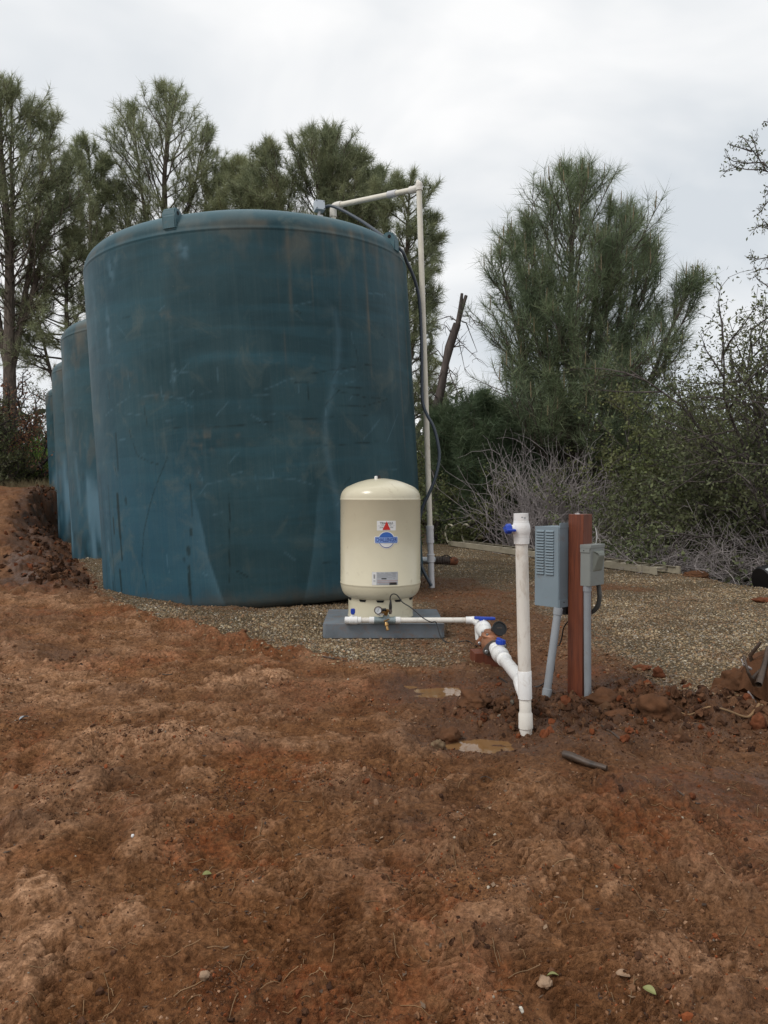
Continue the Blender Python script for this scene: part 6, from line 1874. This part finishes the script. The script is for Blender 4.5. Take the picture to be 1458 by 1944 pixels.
# ------------------------------------------------------------------ left background
LB = [(18, 21.0, 660, 'dead oak with rust brown leaves at the left edge below the tall pine', 'deadleaf', .55), (75, 24.0, 735, 'rust leaved dead oak next to the farthest tank', 'deadleaf', .4), (-40, 20.0, 740, 'dark leafy oak half out of the left edge', 'oak', .3), (60, 27, 700, 'dark oak in the shade behind the rust leaved ones', 'oak', .2)]
for i, (px_, Y_, ty_, lab, mt, tn_) in enumerate(LB):
    b_ = at(px_, Y_)
    h_ = top_h(ty_, Y_, b_[2])
    leafy('oak_tree', lab, b_, 100 + i, 8, h_ * 1.05, 10, 7, 9, 0.075, mt, cat='tree', bark='bark_dark', up=0.3, wob=0.5, tone=tn_, r0=0.07, l2=0.5, ang=50, twig_r=0.006)
b_ = at(72, 21.8)
leafy('green_bush', 'fresh bright green bush at the end of the row of tanks', b_, 120, 16, 1.25, 8, 6, 9, 0.055, 'fresh', up=0.5, wob=0.4, tone=0.5, r0=0.012, l2=0.4, ang=60)
b_ = at(5, 20.5)
leafy('dark_bush', 'low dark bush at the left edge behind the dirt bank', b_, 121, 14, 1.5, 8, 6, 9, 0.06, 'shrub', up=0.4, wob=0.4, tone=0.2, r0=0.015, l2=0.45, ang=60)
b_ = at(150, 26)
leafy('dark_bush', 'dark bush standing behind the farthest storage tank', b_, 122, 14, 2.4, 8, 6, 9, 0.07, 'shrub', up=0.4, wob=0.4, tone=0.2, r0=0.02, l2=0.45, ang=60)

# far wood that closes the horizon: counted by nobody
R = np.random.RandomState(77)
cl = []; tn_ = []
for k in range(420):
    az = R.uniform(-0.75, 0.75); Y = R.uniform(30, 62); x_ = Y * az
    hgt = (3.4 + 2.6 * pn(np.array([az * 6.0 + 3]), np.array([Y * 0.05]))[0] * 2 + R.rand() * 1.4) * (0.75 + Y / 130)
    if az > 0.05: hgt *= 0.92
    n_ = 46
    u = R.randn(n_, 3); u /= np.linalg.norm(u, axis=1, keepdims=True); u *= R.rand(n_, 1) ** 0.4
    rx = 1.3 + R.rand() * 1.2
    c = np.array([x_, Y, 0.8 + hgt * (0.25 + 0.7 * R.rand())]) + u * [rx, rx, hgt * 0.32]
    cl.append(c); tn_.append(np.full(n_, np.clip(0.45 + 0.3 * R.randn(), 0, 1)))
for k in range(260):
    az = R.uniform(-0.75, 0.75); Y = R.uniform(27, 34)
    n_ = 46
    u = R.randn(n_, 3) * [1.4, 1.2, 0.8]
    c = np.array([Y * az, Y, 1.2]) + u
    cl.append(c); tn_.append(np.full(n_, np.clip(0.3 + 0.2 * R.randn(), 0, 1)))
cl = np.concatenate(cl); tn_ = np.concatenate(tn_)
cl[:, 2] = np.maximum(cl[:, 2], 0.1)
V, F, v = leaf_cloud(cl, 0.62, 78, tn_, 0.22, 0.35)
tag(link('woods', np_mesh('woods', V, F, False, {'v': v}), M['woods']), 'far wood of mixed oaks and pines closing the horizon', None, None, 'stuff')


# ------------------------------------------------------------------ brush heaps
def brush(name, label, base, seed, n, lens, spread, ang, mat, r0=0.008, flat=1.0, arch=0.0, depth=1.0, upright=0.6):
    R = np.random.RandomState(seed)
    paths = []
    for k in range(n):
        p0 = np.array([R.randn() * spread, R.randn() * 0.35 * depth, abs(R.randn()) * 0.10 * (1 + 2 * (1 - upright))])
        az = R.rand() * 2 * PI; an = math.radians(ang * (0.15 + 0.85 * R.rand()))
        d = np.array([math.sin(an) * math.cos(az), math.sin(an) * math.sin(az) * depth, math.cos(an) * flat])
        L_ = lens * (0.45 + 0.65 * R.rand())
        q = grow(p0, d, L_, 8, arch, 0.55, R)
        q[:, 2] = np.maximum(q[:, 2], 0.01)
        paths.append((q, np.linspace(r0 * (0.6 + 0.7 * R.rand()), 0.003, 9)))
        for c in range(3):
            i = R.randint(2, 8); s = grow(q[i], rot_dir(q[i] - q[i - 1] + 1e-6, math.radians(38), R.rand() * 6.28), L_ * (0.2 + 0.25 * R.rand()), 5, arch, 0.6, R)
            s[:, 2] = np.maximum(s[:, 2], 0.01)
            paths.append((s, np.linspace(r0 * 0.5, 0.0022, 6)))
    V, F = tubes_np(paths, 3)
    o = link(name, np_mesh(name, V, F, True), M[mat], loc=base)
    tag(o, label, 'brush')
    return o


b_ = at(1050, 15.0, 0.1)
brush('brush_pile', 'upright heap of purplish grey dead brush behind the ladder and the post', b_, 5, 330, 2.25, 0.42, 40, 'twig', 0.011, upright=1.0)
b_ = at(1130, 13.2, 0.1)
brush('brush_pile', 'sprawl of pale grey twigs spilling from the upright heap onto the ladder', b_, 6, 110, 1.3, 0.5, 80, 'twig2', 0.008, flat=0.7, arch=-0.25)
b_ = at(1215, 12.0, 0.1)
brush('brush_pile', 'low tangle of grey twigs in the middle behind the ladder end', b_, 7, 110, 0.95, 0.5, 85, 'twig2', 0.007, flat=0.55, arch=-0.5)
b_ = at(1330, 10.9, 0.15)
brush('brush_pile', 'long low heap of grey cut twigs at the right behind the clay lumps', b_, 8, 230, 0.95, 0.62, 85, 'twig', 0.0065, flat=0.6, arch=-0.45)
b_ = at(1440, 10.6, 0.25)
brush('brush_pile', 'grey twig heap cut off by the right edge above the drain pipe', b_, 9, 120, 1.1, 0.4, 75, 'twig2', 0.007, flat=0.7, arch=-0.3)


# ------------------------------------------------------------------ lumps, rocks, sticks
def lump(name, label, px, py, w, hgt, mat, seed, cat='clod', Y=None, dep=None, sharp=0.5, sink=0.34):
    """irregular lump; w, hgt in metres, its base seen at px, py"""
    Yb = Y or CAM[2] / ((py - 930) / FPX)
    x_ = (px - 729) / FPX * Yb
    z_ = gh(x_, Yb)
    bm = bmesh.new(); bmesh.ops.create_icosphere(bm, subdivisions=4, radius=1.0)
    co = np.array([v.co[:] for v in bm.verts])
    a = (pn(co[:, 0] * 1.1 + seed, co[:, 1] * 1.1) + pn(co[:, 1] * 1.1 + seed, co[:, 2] * 1.1 + 5) + pn(co[:, 2] * 1.1 + seed, co[:, 0] * 1.1 + 9)) * 0.6
    for f0, am in ((2.3, .28), (4.7, .19), (9.0, .13), (17.0, .08)):
        a = a + am * (pn(co[:, 0] * f0 + seed, co[:, 1] * f0) + pn(co[:, 1] * f0 + seed, co[:, 2] * f0) + pn(co[:, 2] * f0 + seed, co[:, 0] * f0))
    f = 1 + sharp * 0.75 * a
    for v, k in zip(bm.verts, f):
        v.co = Vector((v.co.x * k * w / 2, v.co.y * k * (dep or w) / 2, v.co.z * k * hgt / 2 * 1.1))
    for f_ in bm.faces: f_.smooth = True
    me = bpy.data.meshes.new(name); bm.to_mesh(me); bm.free()
    o = link(name, me, M[mat], loc=(x_, Yb, z_ + hgt * (0.5 - sink)), rot=(0, 0, seed))
    return tag(o, label, cat)


lump('rock', 'square tan rock at the left end of the puddle by the standpipe', 832, 1418, 0.055, 0.065, 'rock', 3, 'rock', sharp=0.75)
lump('clay_clod', 'large moss-specked clay clod in front of the gravel, right of the post', 1253, 1375, 0.17, 0.14, 'clod', 4, sharp=1.15)
lump('clay_clod', 'dark upright clod just left of the large moss-specked one', 1216, 1352, 0.10, 0.12, 'clod', 7, sharp=0.9)
lump('clay_clod', 'orange clay lump at the near corner of the gravel', 1254, 1290, 0.065, 0.075, 'clay', 5, sharp=0.7)
lump('clay_clod', 'flat reddish clod lying behind the orange lump', 1222, 1272, 0.10, 0.035, 'clay', 9, sharp=0.7)
lump('clay_clod', 'broad brown boulder of clay beside the uprooted stump', 1402, 1318, 0.19, 0.15, 'clod', 11, sharp=1.1)
lump('clay_clod', 'bright orange clay lump cut by the right edge near the bent stick', 1446, 1382, 0.075, 0.085, 'clay', 13, sharp=0.6)
lump('clay_clod', 'small clod beside the hollow, between the clay boulder and the gravel tongue', 1368, 1330, 0.07, 0.05, 'clod', 15, sharp=0.8)
lump('clay_clod', 'dark mud clump behind the square tan rock', 852, 1398, 0.10, 0.075, 'clod', 17, sharp=0.9)
lump('clay_clod', 'wet mud clump in the trench left of the standpipe foot', 905, 1352, 0.16, 0.07, 'clod', 19, sharp=0.9)
lump('clay_clod', 'wet mud clump between the standpipe and the slanting conduit', 962, 1345, 0.10, 0.06, 'clod', 21, sharp=0.9)
lump('clay_clod', 'pile of dark soil against the foot of the wooden post', 1150, 1340, 0.16, 0.09, 'clod', 23, sharp=0.8)
lump('clay_clod', 'low brown clod just right of the post foot, in front of the soil pile', 1180, 1372, 0.12, 0.05, 'clod', 25, sharp=0.8)
lump('clay_clod', 'small red clod on the bare mud right of the dark log', 1320, 1523, 0.025, 0.022, 'clay', 26, sharp=0.7)
lump('clay_clod', 'small dark clod on the mud below the dark log', 1169, 1517, 0.025, 0.024, 'clod', 27, sharp=0.7)
lump('clay_clod', 'brown clay mound behind the gravel near the drain pipe', 1425, 1106, 0.34, 0.26, 'rock', 28, Y=9.4, sharp=0.6)
lump('clay_clod', 'low red clay mound left of the brown mound at the gravel end', 1370, 1104, 0.42, 0.14, 'clay', 30, Y=9.7, sharp=0.6)
lump('clay_clod', 'dark clay ridge just past the near end of the ladder', 1322, 1096, 0.30, 0.10, 'clod', 31, Y=9.9, sharp=0.7)
lump('clay_clod', 'reddish clod at the right edge on the gravel below the drain pipe', 1452, 1142, 0.20, 0.06, 'clay', 33, sharp=0.6)
lump('stone', 'pale pointed stone in the near mud, left of the middle', 383, 1792, 0.024, 0.022, 'leafdry', 44, 'stone', sharp=0.6)
lump('stone', 'small pale stone lying in the left foreground mud', 246, 1573, 0.010, 0.012, 'stain_white', 45, 'stone', sharp=0.5)
lump('stone', 'grey chip of stone in the mud near the bottom middle', 834, 1764, 0.022, 0.010, 'greybox2', 46, 'stone', sharp=0.6)
lump('stone', 'pinkish stone half sunk in the mud right of the middle', 1040, 1792, 0.035, 0.022, 'leafdry', 47, 'stone', sharp=0.6)
lump('stone', 'small cream stone standing in the near mud', 993, 1828, 0.014, 0.016, 'pvc_old', 48, 'stone', sharp=0.6)


def gpt(px, py, dz=0.0):
    Y = CAM[2] / ((py - 930) / FPX)
    for _ in range(6):
        x_ = (px - 729) / FPX * Y
        Y = (CAM[2] - gh(x_, Y)) / ((py - 930) / FPX)
    x_ = (px - 729) / FPX * Y
    return Vector((x_, Y, gh(x_, Y) + dz))


la, lb = gpt(1073, 1443, 0.022), gpt(1156, 1468, 0.006)
mb = MB(); mb.tube([la.lerp(lb, k / 8) + Vector((0, 0, 0.006 * math.sin(k))) * 0.4 for k in range(9)], [0.016, 0.0175, 0.0165, 0.016, 0.015, 0.0145, 0.013, 0.0125, 0.011], 14)
tag(mb.build('log', M['log']), 'short dark wet log lying in the mud below the posts', 'log')
ys_ = gpt(1340, 1366).y
def sk(px, py, dz): 
    p = P(px, py, ys_ - (py - 1366) * 0.004); p.z = max(p.z, gh(p.x, p.y) + 0.012); return p
mb = MB(); mb.tube([sk(1285, 1349, 0), sk(1310, 1357, 0), sk(1345, 1364, 0), sk(1380, 1369, 0), sk(1412, 1369, 0), sk(1426, 1359, 0), sk(1442, 1356, 0)], [0.003, 0.004, 0.0045, 0.005, 0.006, 0.007, 0.007], 8, smooth_path=3)
tag(mb.build('stick', M['straw']), 'long bent pale stick reaching left from the orange lump at the right edge', 'stick')
for k, (pp, lab, r_) in enumerate((([(1145, 1382), (1157, 1392), (1168, 1402), (1200, 1415)], 'forked dark stick right of the standpipe foot', .004),
                           ([(1292, 1526), (1330, 1530), (1370, 1538), (1418, 1552)], 'thin dark twig curving across the wet patch at right', .003),
                           ([(612, 1258), (632, 1260), (655, 1257)], 'thin dark twig on the clay between the lip and the puddles', .005),
                           ([(1030, 1456), (1050, 1450), (1070, 1446)], 'thin twig pointing at the dark log', .002),
                           ([(1360, 1588), (1385, 1596), (1408, 1592)], 'short curved pale twig at the right of the mud', .003),
                           ([(1362, 1640), (1380, 1662), (1412, 1705)], 'straw coloured twig slanting in the lower right mud', .002),
                           ([(905, 1490), (925, 1487), (948, 1492)], 'short dark twig in the middle of the mud', .002),
                           ([(300, 1285), (322, 1280), (350, 1272)], 'dark twig on the slope below the clay lip', .003))):
    mb = MB(); mb.tube([gpt(a, b, r_ * 1.2) for a, b in pp], r_, 6, smooth_path=3)
    tag(mb.build('twig', M['log'] if 'dark' in lab else M['straw']), lab, 'twig')

# uprooted stump at the right edge
st0 = gpt(1440, 1330)
stp_ = thing('uprooted_stump', 'uprooted stump with broken dark roots at the right edge of the gravel', 'stump', st0)
R = np.random.RandomState(14)
so4 = np.array(st0)
core = MB(); core.turned([(0, .02), (.03, .12), (.12, .14), (.20, .11), (.26, .05)], (0.05, 0.02, -0.05), (0.2, 0, 1), 14)
for v in core.bm.verts: v.co += Vector((R.randn(), R.randn(), R.randn())) * 0.012
core.build('root_ball', M['clod'], stp_)
for pp, r_ in (([(1432, 1300), (1430, 1262), (1424, 1245), (1444, 1219)], .015), ([(1440, 1300), (1452, 1260), (1458, 1228)], .018), ([(1432, 1300), (1420, 1276), (1412, 1245)], .010), ([(1425, 1270), (1412, 1262), (1408, 1252)], .008),
               ([(1440, 1330), (1436, 1345), (1455, 1358)], .008), ([(1432, 1310), (1450, 1326), (1470, 1322)], .008), ([(1436, 1320), (1430, 1300), (1455, 1285)], .007), ([(1420, 1312), (1438, 1338), (1475, 1352)], .006), ([(1428, 1290), (1445, 1270), (1475, 1262)], .012), ([(1412, 1330), (1440, 1318), (1470, 1300)], .005)):
    q = np.array([np.array(P(a, b, st0.y - 0.02 + 0.05 * R.randn())) - so4 for a, b in pp])
    V, F = tubes_np([(q, np.linspace(r_, r_ * 0.55, len(q)))], 7)
    link('root', np_mesh('root', V, F, True), M['log'] if r_ > 0.008 else M['twig2'], stp_)

# dry leaves lying about
LG = 'dry leaves on the near mud'
for k, (px_, py_, s_, mt, lab) in enumerate(((388, 1672, .030, 'leafgreen', 'olive green leaf standing in the near mud left of the middle'), (300, 1395, .040, 'leafdry', 'crumpled pinkish dry leaf on the middle of the left slope'), (40, 1384, .05, 'ink_grey', 'long grey leaf on the upper left slope'),
                                        (1190, 1850, .038, 'leafdry', 'pale curled leaf at the bottom right of the mud'), (930, 1544, .026, 'leafdry', 'small pale leaf in the mud right of the middle'), (1360, 1632, .035, 'leafdry', 'thin pale leaf at the right side of the mud'),
                                        (1242, 1917, .035, 'leafgreen', 'olive curled leaf near the bottom right corner'), (419, 1471, .016, 'leafgreen', 'tiny yellowish leaf on the left slope'), (1055, 1862, .03, 'leafgreen', 'dull greenish leaf near the bottom, right of the middle'))):
    p_ = gpt(px_, py_, 0.004)
    mb = MB()
    n_ = 10; L_ = s_
    top = [(L_ * (u - 0.5), 0.30 * L_ * math.sin(PI * u) ** 0.8) for u in np.linspace(0, 1, n_)]
    mid = [mb.bm.verts.new((a, 0, 0.10 * L_ * math.sin(PI * (a / L_ + .5)))) for a, _ in top]
    up_ = [mb.bm.verts.new((a, b, 0.06 * L_ + 0.20 * L_ * math.sin(PI * (a / L_ + .5)))) for a, b in top]
    dn_ = [mb.bm.verts.new((a, -b, 0.22 * L_ * math.sin(PI * (a / L_ + .5)) + 0.04 * L_)) for a, b in top]
    for i in range(n_ - 1):
        mb.bm.faces.new((mid[i], mid[i + 1], up_[i + 1], up_[i])); mb.bm.faces.new((dn_[i], dn_[i + 1], mid[i + 1], mid[i]))
    tag(mb.build('dry_leaf', M[mt], loc=p_, rot=(0.25, 0.1, k * 1.9 + .4)), lab, 'leaf', LG)

# fallen pine needles and straw
R = np.random.RandomState(15)
n_ = 620
yy = 1.35 + 4.4 * R.rand(n_) ** 1.5; xx = (R.rand(n_) * 2 - 1) * 0.52 * yy
G_, R__, dl_, fr_, mu_ = regions(xx, yy)
ok = (G_ < 0.4); xx, yy = xx[ok], yy[ok]; n_ = len(xx)
paths = []
Ls = 0.03 + 0.10 * R.rand(n_) ** 1.6; an_ = R.rand(n_) * PI; bend = R.randn(n_) * 0.25
for k in range(n_):
    s = np.linspace(-0.5, 0.5, 6); a = an_[k] + bend[k] * s * 2
    px_ = xx[k] + np.cumsum(np.cos(a)) * Ls[k] / 6; py_ = yy[k] + np.cumsum(np.sin(a)) * Ls[k] / 6
    paths.append((px_, py_))
AX = np.concatenate([p[0] for p in paths]); AY = np.concatenate([p[1] for p in paths]); AZ = height(AX, AY) + 0.0022
tb = [(np.stack([AX[6 * k:6 * k + 6], AY[6 * k:6 * k + 6], AZ[6 * k:6 * k + 6] + 0.002 * R.rand()], 1), np.full(6, 0.0009 + 0.0005 * R.rand())) for k in range(n_)]
V, F = tubes_np(tb, 3)
tag(link('fallen_needles', np_mesh('fallen_needles', V, F, True), M['straw']), 'fallen pine needles scattered over the mud', None, None, 'stuff')

# dry grass on the crest of the bank
R = np.random.RandomState(16)
n_ = 9000
yy = 19.0 + 7 * R.rand(n_); xx = (-0.56 + 0.16 * R.rand(n_)) * yy
zz = height(xx, yy)
d = np.stack([R.randn(n_) * 0.45, R.randn(n_) * 0.45, np.ones(n_)], 1); d /= np.linalg.norm(d, axis=1, keepdims=True)
Lg = (0.10 + 0.22 * R.rand(n_))[:, None]
b0_ = np.stack([xx, yy, zz - 0.02], 1); sd_ = np.stack([np.ones(n_), 0 * xx, 0 * xx], 1) * 0.005
V = np.stack([b0_ - sd_, b0_ + sd_, b0_ + d * Lg], 1).reshape(-1, 3); F = np.arange(len(V)).reshape(-1, 3)
tag(link('grass', np_mesh('grass', V, F, False, {'v': np.repeat(R.rand(n_), 3)}), M['grass']), 'short dry grass along the crest of the dirt bank', None, None, 'stuff')

# bits of bark, leaf and root trodden into the mud
R = np.random.RandomState(19)
n_ = 5200
yy = 1.35 + 5.0 * R.rand(n_) ** 1.3; xx = (R.rand(n_) * 2 - 1) * 0.52 * yy
G_, R__, dl_, fr_, mu_ = regions(xx, yy)
ok = (G_ < 0.5) & (R.rand(n_) < 0.15 + sst(0.0, 0.35, fbm(xx, yy, 1.9, 3, 0.6, ox=301)))
xx, yy = xx[ok], yy[ok]; n_ = len(xx)
zz = height(xx, yy)
a = R.rand(n_) * 2 * PI; L_ = 0.003 + 0.010 * R.rand(n_) ** 2; W_ = L_ * (0.2 + 0.4 * R.rand(n_))
ux, uy = np.cos(a), np.sin(a)
def cor(su, sw, dz): return np.stack([xx + ux * L_ * su - uy * W_ * sw, yy + uy * L_ * su + ux * W_ * sw, zz + dz], 1)
V = np.stack([cor(-1, 0, 0.001), cor(0, -1, 0.002 + 0.002 * R.rand(n_)), cor(1, 0.1, 0.002 + 0.004 * R.rand(n_)), cor(0.1, 1, 0.0005 + 0.002 * R.rand(n_))], 1).reshape(-1, 3)
F = np.arange(len(V)).reshape(-1, 4)
M['litter'] = leaf_mat('trodden_litter', (0.030, 0.018, 0.013), (0.26, 0.17, 0.105), None, 0.8, 0.0)
tag(link('litter', np_mesh('litter', V, F, False, {'v': np.repeat(R.rand(n_) ** 1.8, 4)}), M['litter']), 'bits of bark and leaf trodden into the mud', None, None, 'stuff')
